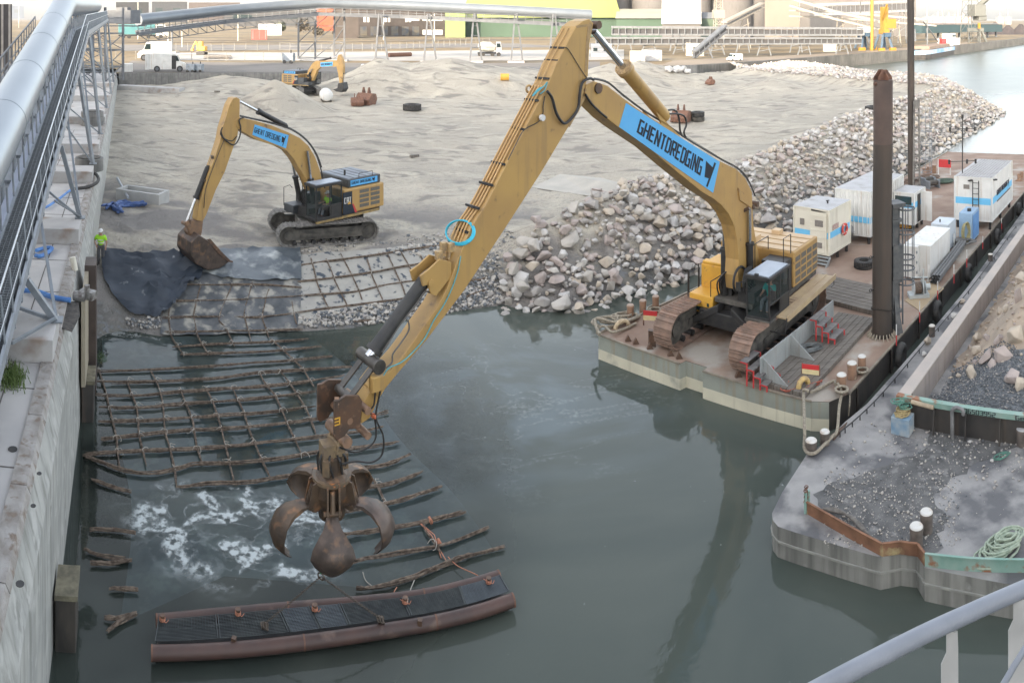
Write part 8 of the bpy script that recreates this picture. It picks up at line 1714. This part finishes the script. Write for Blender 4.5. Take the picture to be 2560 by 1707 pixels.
lorry(1194,1254,141,103,'white concrete mixer lorry parked on the bright road behind the heaps',CREAM,mix=True);lorry(296,417,96,60,'lorry with a long teal tarpaulin behind the conveyor at the left',mat('teal_tarpaulin',(.10,.26,.27),(.08,.22,.24),.5,.6),cabm=WHT)
for k,(x0,x1) in enumerate(((1213,1254),(1262,1330),(1334,1400))):
 t,P,*_ = bbox_('rail_wagon',x0,x1,92,66,3,mat('red_brown_wagon',(.22,.06,.05),(.18,.05,.04),.4,.7) if k == 0 else mat('grey_wagon',(.20,.21,.20),(.15,.16,.15),.4,.6),('red-brown rail wagon at the left end of the standing train','long grey tank wagon in the middle of the standing train','grey wagon of the train just left of the boom tip')[k],'wagon','rail wagons in the background',dz=1.0)
 b = MB();
 for u in (.12,.25,.75,.88):q = P(u,.1,0) - Vector((0,0,.5));b.cyl(q,q + Vector((0,2.4,0)),.48,n=12)
 b.build('wheelset',BLK,t)
for (x0,x1,yb,yt,m_,lab,nm) in ((646,704,88,60,WHT,'white container near the left railway','storage_container'),(628,668,99,74,mat('faded_red_steel',(.32,.10,.08),None,.4,.7),'faded red container left of the white one','storage_container'),(1580,1612,156,128,CREAM,'cream transformer box on the canal quay','transformer_box'),(1613,1655,152,125,GREYR,'grey transformer box beside the cream one','transformer_box'),
       (310,332,180,160,WHT,'pale block standing at the edge of the pit near the left van','concrete_block'),(2058,2090,128,103,WHT,'white container under the right conveyors','storage_container'),(1730,1760,140,108,CREAM,'cream kiosk at the foot of the steep conveyor','kiosk'),(1478,1530,142,110,mat('pale_grey_panel',(.5,.5,.5),None,.5,.6),'pale grey cabin just right of the boom tip','site_cabin'),(0,60,46,14,mat('navy_shed',(.03,.06,.11),(.05,.08,.12),.3,.6),'dark blue shed in the top left corner','shed'),
       (290,372,60,5,mat('dark_shed',(.028,.03,.033),(.04,.04,.04),.3,.8),'dark shed behind the transfer tower','shed'),(380,468,56,4,mat('slate_shed',(.045,.047,.05),(.035,.036,.04),.3,.8),'slate grey shed right of the dark one','shed'),(472,600,54,6,mat('brown_shed',(.09,.065,.05),(.07,.05,.04),.3,.8),'brown shed with pale front in the upper left background','shed'),(560,795,66,24,mat('grey_office',(.09,.09,.09),(.07,.07,.07),.15,.8),'long grey building behind the rising conveyor','building')):
 t,P,*_ = bbox_(nm,x0,x1,yb,yt,6 if yb < 100 else 2.4,m_,lab,nm.split('_')[-1]);panes(t,P,[(.1,.3,.45,.7),(.6,.8,.45,.7)] if nm in ('kiosk','site_cabin','building','shed') else [(.1,.12,.05,.95),(.5,.51,.05,.95),(.88,.9,.05,.95)],GLS if nm in ('kiosk','site_cabin','building','shed') else GREYR,'window' if nm in ('kiosk','site_cabin','building','shed') else 'panel_seam')
p = L(505,137);t = thing('mini_excavator',p,'small orange digger beside a pile of timber on the bright yard','excavator');b = MB();b.box(p + Vector((0,0,1.6)),(2.2,1.6,1.1));b.box(p + Vector((-.3,0,2.7)),(1.1,1.1,1.3));b.build('cab',YELB,t,bevel=.08);b = MB();b.box(p + Vector((0,-.8,.4)),(2.4,.4,.7));b.box(p + Vector((0,.8,.4)),(2.4,.4,.7));b.box(p + Vector((0,0,.8)),(1.2,1.4,.5));b.build('track_chain',BLK,t,bevel=.15);b = MB();b.beam(p + Vector((-.9,0,1.6)),p + Vector((-1.7,0,3.3)),.35);b.beam(p + Vector((-1.7,0,3.3)),p + Vector((-2.6,0,1.6)),.28);b.box(p + Vector((-2.6,0,1.2)),(.5,.7,.6));b.build('boom',YELB,t)
b = MB();
for k in range(9):q = L(508 + (k % 3) * 3,147 - k * .6);b.box(q + Vector((3.2,0,.12 + .18 * (k // 3))),(6.2,.5,.14),rz=.05 * (k % 3 - 1))
ons(b,'timber_pile',WOODD,'low pile of dark planks on the bright yard beside the orange digger','timber')
for (x,yb,s,lab) in ((722,159,1.5,'grey site generator behind the distant excavator'),(478,181,1.0,'small blue-grey compressor in front of the left van'),(497,181,1.0,'second compressor, to the right of the blue-grey one')):
 p = L(x,yb);t = thing('generator',p,lab,'generator');b = MB();b.box(p + Vector((0,0,.85 * s)),(1.5 * s,1.0 * s,1.1 * s));b.build('casing',mat('blue_grey_casing',(.28,.33,.38),(.2,.22,.24),2,.6),t,bevel=.06);b = MB();
 for u in (-.45,.45):b.cyl(p + Vector((u * s,-.55 * s,.25 * s)),p + Vector((u * s,-.4 * s,.25 * s)),.25 * s,n=14)
 b.build('wheel',RUBB,t,smooth=True);b = MB();b.cyl(p + Vector((.3 * s,0,1.4 * s)),p + Vector((.3 * s,0,1.8 * s)),.08 * s,n=8);b.build('exhaust',BLK,t)
b = MB();b.cyl(L(972,143) + Vector((0,0,.5)),L(1027,141) + Vector((0,0,.5)),.5,n=16);ons(b,'steel_pipe',RUSTM,'thick rusty pipe lying on the bright road behind the heaps','pipe',smooth=True)
p = L(1250,203 - 20);b = MB();pp = T(1262,205);b.cyl(pp + Vector((-.6,0,.5)),pp + Vector((.6,0,.5)),.5,n=18);ons(b,'yellow_tank',YELB,'small yellow tank at the foot of the back wall between two heaps','tank',smooth=True)
def fence(pxs,h,lab,step):
 P_ = [L(*p_) for p_ in pxs];t = thing('fence',P_[0],lab,'fence');pr_ = MB();rl = MB()
 for i in range(len(P_) - 1):
  n = max(1,int((P_[i + 1] - P_[i]).length / step))
  for k in range(n):q = ip(P_[i],P_[i + 1],k / n);pr_.beam(q,q + Vector((0,0,h)),.10)
  for z in (.3,h * .55,h - .1):rl.beam(P_[i] + Vector((0,0,z)),P_[i + 1] + Vector((0,0,z)),.05)
 pr_.build('post',mat('fence_grey',(.28,.28,.26),None,3,.6),t);rl.build('wire',mat('fence_grey',(.28,.28,.26),None,3,.6),t)
fence([(440,128),(700,126),(830,130),(1000,124),(1190,112),(1240,110)],2.2,'long wire fence between the bright road and the railway yard',3.2);fence([(290,148),(440,148),(520,152),(800,155)],2.0,'low site fence behind the two white vans',3.5)
for (x,yb,yt) in ((959,100,26),(1086,104,34),(47,70,-10),(345,98,-5),(595,102,20),(420,118,74),(455,118,74)):
 p = L(x,yb);h = (yb - yt) * p.xy.length / F;t = thing('lamp_post',p,'slender pale lamp post in the railway yard at %s' % {959:'the left end of the parked cars',1086:'the right end of the office',47:'the far left',345:'the transfer tower',595:'the white container',420:'the single conveyor post',455:'the mini digger, short one'}[x],'lamp','lamp posts in the yard');b = MB();b.cyl(p,p + Vector((0,0,h)),.2,.12,n=8);b.build('pole',CREAM,t);b = MB();b.box(p + Vector((.5,0,h)),(1.2,.25,.15));b.build('lamp_head',GALV2,t)
def bush(px,yb,w_,h_,lab,col,n=260):
 p = L(px,yb);d_ = p.xy.length / F;W2,H2 = w_ * d_ / 2,h_ * d_;t = thing('bush',p,lab,'bush','bushes in the yard');g_ = random.Random(px);b = MB()
 cl_ = [(g_.uniform(-.7,.7),g_.uniform(-.4,.4),g_.uniform(.25,.75),g_.uniform(.22,.4)) for _ in range(9)]
 for _ in range(n):
  c_ = g_.choice(cl_);v = Vector((g_.gauss(0,1),g_.gauss(0,1),g_.gauss(0,1))).normalized() * c_[3] * g_.uniform(.6,1.05);q = p + Vector(((c_[0] + v.x) * W2,(c_[1] + v.y) * W2,max(.03,(c_[2] + v.z)) * H2));s = .16 * H2 * g_.uniform(.5,1.2);e1 = Vector((g_.gauss(0,1),g_.gauss(0,1),g_.gauss(0,1))).normalized() * s;e2 = e1.orthogonal().normalized() * s * .6;b.add([q - e1,q + e2,q + e1,q - e2],[(0,1,2,3)])
 b.build('foliage',col,t);b = MB();b.tube([p,p + Vector((0,0,H2 * .5))],.15,6);b.build('stem',WOODD,t)
DB_ = mat('dry_grey_foliage',(.15,.125,.09),(.10,.085,.06),.8,.9);GB_ = mat('dark_foliage',(.05,.06,.035),(.08,.085,.05),.8,.9)
for (x,yb,w_,h_,c_,lab) in ((758,82,46,34,DB_,'dry grey bush left of the orange facade'),(800,88,40,24,DB_,'grey scrub in front of the orange facade'),(845,90,36,16,DB_,'low dry scrub before the blank brown block'),(1126,88,34,24,GB_,'dark bush at the right end of the office'),(1175,86,40,20,GB_,'dark scrub beside the red-brown wagon'),(450,30,60,26,GB_,'green bush between the sheds in the upper left'),(700,78,36,26,GB_,'dark bush behind the white container')):bush(x,yb,w_,h_,lab,c_)
def gallery(pts,w_,h_,lab,m_=GALV3,top=None,legs=(),legy=140,ribs=True):
 t = thing('conveyor_gallery',Vector((pts[0].x,pts[0].y,5)),lab,'conveyor');b = MB()
 for i in range(len(pts) - 1):b.beam(pts[i] + Vector((0,0,h_ * .5)),pts[i + 1] + Vector((0,0,h_ * .5)),w_,h_ * .25);b.beam(pts[i] - Vector((0,0,h_ * .38)),pts[i + 1] - Vector((0,0,h_ * .38)),w_ * .9,h_ * .22)
 b.build('chord',top or m_,t)
 if ribs:
  b = MB()
  for i in range(len(pts) - 1):
   n = int((pts[i + 1] - pts[i]).length / 1.9)
   for k in range(n):p = ip(pts[i],pts[i + 1],k / n);rr = Vector((p.x,p.y,0)).normalized() * (w_ * .5);b.beam(p - rr - Vector((0,0,h_ * .4)),p - rr + Vector((0,0,h_ * .5)),.22)
  b.build('side_bar',m_,t)
  b = MB();
  for i in range(len(pts) - 1):b.beam(pts[i],pts[i + 1],w_ * .55,h_ * .6)
  b.build('belt_casing',mat('shadowed_belt',(.08,.08,.085),None,2,.8),t)
 b = MB()
 for px in legs:
  th = az(px);j_ = min(range(len(pts)),key=lambda q_:abs(math.atan2(pts[q_].x,pts[q_].y) - th));f = L(px,legy);tp_ = None
  for i in range(len(pts) - 1):
   a,c = pts[i],pts[i + 1];ta,tc_ = math.atan2(a.x,a.y),math.atan2(c.x,c.y)
   if min(ta,tc_) <= th <= max(ta,tc_):tp_ = ip(a,c,(th - ta) / (tc_ - ta));break
  if tp_ is None:continue
  g0 = float(zland(tp_.x))
  for s in (-1.6,1.6):b.beam(Vector((tp_.x + s * 1.3,tp_.y,g0)),Vector((tp_.x + s * .5,tp_.y,tp_.z)),.3)
  for f_ in (.3,.6):b.beam(Vector((tp_.x - 1.9,tp_.y,g0 + (tp_.z - g0) * f_)),Vector((tp_.x + 1.9,tp_.y,g0 + (tp_.z - g0) * (f_ + .15))),.16)
 if legs:b.build('leg',m_,t)
 return t
dq = lambda px,py,d_:atd(px,py,d_)
gallery([dq(1530,78,205),dq(1760,79,212),dq(2155,80,235)],2.6,2.4,'upper of two parallel ribbed conveyor galleries right of the boom tip',legs=(1560,1690,1850,1980,2110));gallery([dq(1490,103,185),dq(1760,103,192),dq(2150,103,215)],2.4,1.8,'lower of two parallel ribbed conveyor galleries right of the boom tip',legs=(1520,1620,1700,1790,1900,2000,2100))
WG = mat('dusty_white_gallery',(.30,.275,.235),(.24,.22,.19),.2,.7)
gallery([dq(1735,137,168),dq(1812,72,176)],1.6,1.6,'steep short conveyor rising to the lattice mast',m_=GALV2,legs=(1760,));gallery([dq(1977,6,262),dq(2085,38,258),dq(2225,70,250)],4,3.0,'pale enclosed conveyor falling from the tower to the cranes, upper one',m_=WG,ribs=False,legs=(2100,));gallery([dq(1975,34,272),dq(2085,38,268),dq(2340,58,270)],3.4,2.4,'pale enclosed conveyor running level from the tower, lower one',m_=WG,ribs=False,legs=(2150,2240));gallery([dq(2035,26,300),dq(2150,22,300),dq(2275,16,305)],4,4.5,'white trussed gallery high behind the cranes',m_=GALV3,legs=(2160,2255));gallery([dq(1810,62,240),dq(1905,14,262)],2.4,1.8,'pale conveyor climbing from the lattice mast to the square tower',m_=WG,ribs=False,legs=(1860,))
def lattice(c,w0,w1,z0,z1,m_,mb):
 n = max(3,int((z1 - z0) / (w0 * 1.2)));
 for k in range(n + 1):
  f_ = k / n;w_ = w0 + (w1 - w0) * f_;z = z0 + (z1 - z0) * f_;cr = [Vector((c.x + a * w_,c.y + b_ * w_,z)) for a,b_ in ((-1,-1),(1,-1),(1,1),(-1,1))]
  if k:
   for i in range(4):mb.beam(pc[i],cr[i],.25);mb.beam(pc[i],cr[(i + 1) % 4],.14);mb.beam(cr[i],cr[(i + 1) % 4],.14)
  pc = cr
p = L(1796,118);t = thing('lattice_mast',p,'pale lattice mast where the steep conveyor meets the galleries','mast');b = MB();lattice(p,1.7,1.0,p.z,26,GALV3,b);b.build('mast_frame',WG,t);b = MB();b.box(p + Vector((0,0,12)),(4,3,3));b.build('housing',WG,t)
YC = mat('crane_yellow',(.34,.19,.03),(.3,.17,.03),.3,.5);BC = mat('crane_blue',(.05,.09,.14),(.04,.07,.11),.3,.6)
def qcrane(px,yb,lab,mast,cabm,legm,boxy=False):
 p = L(px,yb);s = p.xy.length / F;t = thing('harbour_crane',p,lab,'crane','cranes on the canal quay');b = MB();zl = p.z + 40 * s
 for dx in (-16 * s,16 * s):
  for dy in (0,5):b.beam(Vector((p.x + dx,p.y + dy,p.z + .6)),Vector((p.x + dx * .45,p.y + dy * .6 + 1,zl)),.7)
 b.beam(Vector((p.x - 9 * s,p.y,zl)),Vector((p.x + 9 * s,p.y,zl)),1.4);b.build('portal_leg',legm,t);b = MB()
 for dx in (-16 * s,16 * s):b.box((p.x + dx,p.y,p.z + .5),(2.2,1,1))
 b.build('bogie',YC,t);b = MB();b.box((p.x,p.y + 2,zl + 8 * s),((15 if boxy else 27) * s,4,(12 if boxy else 20) * s));b.build('machine_house',cabm,t,bevel=.1)
 b = MB()
 if boxy:b.box((p.x,p.y + 2,zl + 40 * s),(13 * s,2.4,60 * s));b.box((p.x + 2,p.y + 2,zl + 28 * s),(26 * s,3,24 * s));b.beam((p.x - 2,p.y,zl + 40 * s),(p.x - 18 * s,p.y - 4,zl + 75 * s),.5)
 else:b.cyl((p.x,p.y - 3,p.z),(p.x,p.y - 3,zl + 90 * s),.55,n=10)
 b.build('mast_column',mast,t)
qcrane(2169,126,'crane with a thin yellow mast and a white cabin on the canal quay',YC,WHT,BC);qcrane(2218,127,'crane with a thick yellow column on blue legs beside the thin yellow mast',YC,YC,BC,boxy=True)
p = L(2440,106);s = p.xy.length / F;t = thing('harbour_crane',p,'big grey lattice harbour crane with a bulky grab near the coal heaps','crane','cranes on the canal quay');GC = mat('crane_grey',(.15,.155,.145),(.12,.125,.115),.3,.7);b = MB();lattice(Vector((p.x - 18 * s,p.y,0)),3.2,2.4,p.z,p.z + 105 * s,GC,b)
for dx in (8,32):b.beam((p.x + 20 * s + (dx - 20) * s,p.y,p.z),(p.x + 14 * s,p.y,p.z + 38 * s),.9)
b.beam((p.x - 25 * s,p.y,p.z + 32 * s),(p.x + 22 * s,p.y,p.z + 32 * s),1.5);b.build('mast_frame',GC,t);b = MB();b.box((p.x + 2 * s,p.y,p.z + 80 * s),(34 * s,6,30 * s));b.box((p.x + 12 * s,p.y,p.z + 62 * s),(24 * s,5,14 * s));b.beam((p.x + 6 * s,p.y,p.z + 90 * s),(p.x + 30 * s,p.y - 8,p.z + 130 * s),2);b.build('machine_house',GC,t,bevel=.3);b = MB();b.box((p.x - 4 * s,p.y - 3.2,p.z + 42 * s),(7 * s,.5,14 * s));b.build('yellow_cabin',YC,t)
t = thing('conveyor_shed',L(2380,92),'long teal covered shed on legs at the far canal bank','shed');TL = mat('dull_teal_cladding',(.04,.075,.085),(.035,.065,.075),.2,.7);a,c = atd(2287,72,330),atd(2490,70,400);b = MB();b.beam(a,c,8,4.0);b.build('cladding',TL,t);b = MB();b.beam(a + Vector((0,0,2.4)),c + Vector((0,0,2.4)),9,.5);b.build('roof',GALV3,t);b = MB()
for k in range(9):q = ip(a,c,k / 8);b.beam(Vector((q.x,q.y,3.3)),q,.9)
b.build('leg',GALV2,t)
COAL = mat('coal',(.035,.032,.035),(.06,.05,.05),.4,1)
for k,(x,hw,yt) in enumerate(((2488,26,56),(2520,24,63),(2552,24,60),(2590,30,58))):
 c = atd(x,92,470);c.z = 3.0;b = MB();n = 22;rr = hw * 470 / F * 1.25;zt2 = 14 - (yt - YH) * 470 / F;g_ = random.Random(k);vs = [(c.x + rr * math.cos(6.283 * i / n) * g_.uniform(.92,1.08),c.y + rr * math.sin(6.283 * i / n),3.0) for i in range(n)] + [(c.x + rr * .12 * math.cos(6.283 * i / n),c.y + rr * .12 * math.sin(6.283 * i / n),zt2) for i in range(n)]
 b.add(vs,[(i,(i + 1) % n,n + (i + 1) % n,n + i) for i in range(n)] + [tuple(range(n,2 * n))]);tag(b.build('coal_heap',COAL,org='base'),('leftmost black coal heap beside the teal shed','second black coal heap from the left','third black coal heap from the left','coal heap cut by the right edge of the picture')[k],'coal heap','coal heaps on the far bank')
PK = mat('hazy_pink_steel',(.35,.26,.23),(.33,.28,.26),.1,.8)
for k,(x,yt,w_) in enumerate(((2318,14,1.6),(2345,30,3),(2356,22,1.6),(2372,34,3),(2386,36,5),(2372,26,1.5),(2395,18,1.6),(2332,38,4),(2408,34,4),(2500,30,1.6),(2520,22,1.2))):
 c = atd(x,58,1100);c.z = 4;b = MB();b.cyl((c.x,c.y,4),(c.x,c.y,14 - (yt - YH) * 1100 / F),w_,w_ * .5,6);b.box((c.x,c.y,10),(w_ * 7,6,12));tag(b.build('distant_mast',PK,org='base'),'faint pinkish mast on the hazy horizon beyond the canal','mast','faint masts on the horizon')
bp0 = G(2286,150,0);bp1 = G(2386,131,0);d_ = (bp1 - bp0);Lb_ = d_.length;d_.normalize();nn = Vector((d_.y,-d_.x,0));t = thing('canal_barge',(bp0 + bp1) / 2,'blue and white canal barge moored at the far quay','boat')
def PB(u,v,z):q = bp0 + d_ * u * Lb_ + nn * v;return Vector((q.x,q.y,z))
b = MB();ol = [(0,0),(.06,3),(.15,3.8),(.95,3.8),(1,2.5),(1,-2.5),(.95,-3.8),(.15,-3.8),(.06,-3)];b.prism([PB(u,v,-.5) for u,v in ol],(0,0,2.2));b.build('lower_hull',HULLD,t);b = MB();b.prism([PB(u,v * 1.03,1.7) for u,v in ol],(0,0,1.3));b.build('upper_hull',mat('boat_blue',(.16,.34,.62),(.5,.58,.66),.25,.5),t)
b = MB();b.prism([PB(u,v,3.0) for u,v in ((.14,3),(.66,3),(.66,-3),(.14,-3))],(0,0,1.4));b.build('cargo',mat('brown_cargo',(.25,.19,.15),None,.5,.9),t,bevel=.3);b = MB();b.prism([PB(u,v,3.0) for u,v in ((.72,3),(.96,3),(.96,-3),(.72,-3))],(0,0,3.0));b.prism([PB(u,v,6.0) for u,v in ((.78,2),(.9,2),(.9,-2),(.78,-2))],(0,0,1.8));wh = b.build('wheelhouse',WHT,t,bevel=.1);b = MB();b.prism([PB(.785,2.03,6.6),PB(.895,2.03,6.6),PB(.895,2.03,7.4),PB(.785,2.03,7.4)],nn * .05);b.build('window',GLS,wh)
b = MB();b.box(PB(.60,1,5.2),(2,2,2.2));b.build('red_box',RED,t);b = MB();b.beam(PB(.28,0,3),PB(.28,0,14),.4);b.beam(PB(.18,0,13),PB(.55,0,5),.35);b.build('derrick',GALV3,t)
a0,a1 = G(1800,190,0),G(2082,168,0);d_ = (a1 - a0);Lb_ = d_.length;d_.normalize();nn = Vector((d_.y,-d_.x,0));bp0 = a0;t = thing('rock_barge',(a0 + a1) / 2,'long low dark barge carrying white boulders behind the rock dam','barge');b = MB();b.prism([PB(u,v,-.4) for u,v in ((0,0),(.93,0),(1,-3),(.96,-6.5),(0,-6.5))],(0,0,1.5));b.build('hull',HULLD,t);b = MB();b.prism([PB(u,v,1.1) for u,v in ((0,-.1),(.93,-.1),(.995,-3),(.955,-6.4),(0,-6.4))],(0,0,.08));b.build('deck',mat('pinkish_deck',(.45,.34,.28),(.6,.5,.36),.5,.8),t)
b = MB();b.prism([PB(u,v,1.2) for u,v in ((.0,-1.4),(.82,-1.4),(.82,-1.6),(0,-1.6))],(0,0,.9));b.prism([PB(u,v,1.2) for u,v in ((.0,-5.6),(.82,-5.6),(.82,-5.8),(0,-5.8))],(0,0,.9));b.build('coaming',HULLD,t)
for k,(u,s) in enumerate(((.28,2.6),(.36,1.4),(.52,3.2),(.58,2.4),(.63,1.8),(.72,2.6),(.78,2.0),(.84,1.6))):
 o = bpy.data.objects.new('boulder',SM[(k * 5 + 3) % 25]);S.collection.objects.link(o);q = PB(u,-3.5,1.9);o.location = q;o.scale = (s,s,s * .7);o.rotation_euler = (.2 * k,.1,k);tag(o,'white boulder heaped on the low barge behind the rock dam','boulder','boulders on the low barge')
for k,(x,y,s) in enumerate(((1672,178,2.0),(1683,176,1.6),(1696,176,2.2),(1708,175,1.8),(1718,178,1.5),(1690,171,1.5),(1705,170,1.4))):
 o = bpy.data.objects.new('boulder',SM[(k * 5 + 3) % 25]);S.collection.objects.link(o);q = T(x,y + 6);o.location = (q.x,q.y,q.z + s * .25);o.scale = (s,s,s);o.rotation_euler = (.2 * k,.1,k);tag(o,'pale boulder in the small heap against the back wall at the right','boulder','boulders by the back wall')
p = QG(14,205);t = thing('stair_tower',p,'steel stair tower with handrails at the left edge behind the silver tube','stairs');b = MB();o = G(-6,330,5)
for k in range(5):q = atd(-20 + 10 * k,330,44);
e0,e1 = atd(-10,158,50),atd(88,42,78);b.beam(e0,e1,.12);b.beam(e0 - Vector((0,0,1.1)),e1 - Vector((0,0,1.1)),.08);b.beam(e0 - Vector((0,0,2.2)),e1 - Vector((0,0,2.2)),.9,.25)
for k in range(14):q = ip(e0,e1,k / 13);b.beam(q,q - Vector((0,0,2.2)),.08)
for k in (0,.45,.9):q = ip(e0,e1,k);b.beam(q - Vector((0,0,2.2)),Vector((q.x,q.y,5)),.2);b.beam(q - Vector((0,0,3)),Vector((q.x + 1,q.y + 1,5)),.12)
b.build('stair_frame',GALV2,t)
t,P,*_ = bbox_('ribbed_shed',-60,30,160,10,20,mat('dark_rib_cladding',(.05,.042,.04),(.09,.08,.075),.3,.7),'dark ribbed shed wall with pale uprights at the left edge','shed',dist=100);panes(t,P,[(.1 + .2 * k,.16 + .2 * k,0,1) for k in range(5)],mat('pale_upright',(.4,.36,.32),None,2,.8),'upright',dep=-.002)
p = atd(150,44,190);t = thing('yellow_hopper',(p.x,p.y,5),'yellow machine arms showing above the silver tube at top left','crane');b = MB();b.beam((p.x - 4,p.y,9),(p.x - 1,p.y,19),1.4);b.beam((p.x - 1,p.y,19),(p.x + 3,p.y,20),1.4);b.beam((p.x + 3,p.y,20),(p.x + 6,p.y,10),1.2);b.box((p.x - 5,p.y,6.8),(5,3,3.6));b.build('arm',YC,t)
# HAZE
hm = bpy.data.materials.new('thin_haze');hm.use_nodes = True;n = hm.node_tree;n.nodes.clear();out = n.nodes.new('ShaderNodeOutputMaterial');pv = n.nodes.new('ShaderNodeVolumePrincipled');pv.inputs['Color'].default_value = (.92,.93,.95,1);pv.inputs['Density'].default_value = .00009;pv.inputs['Anisotropy'].default_value = .2;n.links.new(pv.outputs[0],out.inputs['Volume'])
b = MB();b.bx(-3600,4200,-700,4700,-5.2,130);hz_ = b.build('haze',hm);tag(hz_,kind='stuff')
SPLIT = {'rail_post','sheet_lap','cross_beam','pivot_pin','base_rib','hull_rib','roller','stanchion','rail_stub','stiffener','corner_post','portal_leg','mirror','grab_rail','hydraulic_line','weld_seam','window','corner_frame','leg','bogie','blue_hose','work_lamp','bucket_tooth','ear_plate','side_frame','panel_edge','flood_lamp','lamp','drum','band','floor_plank','ladder_hoop','shackle','step_rail','pressure_pipe','grab_hose','hose_bend','cylinder_hose','side_grille','hood_cover','bonnet_panel','shell_arm','roof_rib','hose_cluster','boots','wheel','cradle'}
for o in list(S.collection.objects):
 if o.type != 'MESH' or o.parent is None or o.name.split('.')[0] not in SPLIT or o.children:continue
 me = o.data;n = len(me.vertices);par = list(range(n))
 def fd(i):
  while par[i] != i:par[i] = par[par[i]];i = par[i]
  return i
 for p_ in me.polygons:
  v0 = fd(p_.vertices[0])
  for v in p_.vertices[1:]:par[fd(v)] = v0
 comp = {}
 for p_ in me.polygons:comp.setdefault(fd(p_.vertices[0]),[]).append(p_)
 if len(comp) < 2:continue
 gs = list(comp.values());
 if len(gs) > 100:gs = gs[:99] + [[q for g_ in gs[99:] for q in g_]]
 sm = len(me.polygons) and me.polygons[0].use_smooth
 for k,g_ in enumerate(gs):
  ids = sorted({v for q in g_ for v in q.vertices});ix = {v:i for i,v in enumerate(ids)};nm = bpy.data.meshes.new(me.name);nm.from_pydata([me.vertices[v].co[:] for v in ids],[],[tuple(ix[v] for v in q.vertices) for q in g_])
  for mm in me.materials:nm.materials.append(mm)
  if sm:nm.polygons.foreach_set('use_smooth',[True] * len(nm.polygons));nm.set_sharp_from_angle(angle=R(42))
  c = o.copy();c.data = nm;S.collection.objects.link(c)
 bpy.data.objects.remove(o)
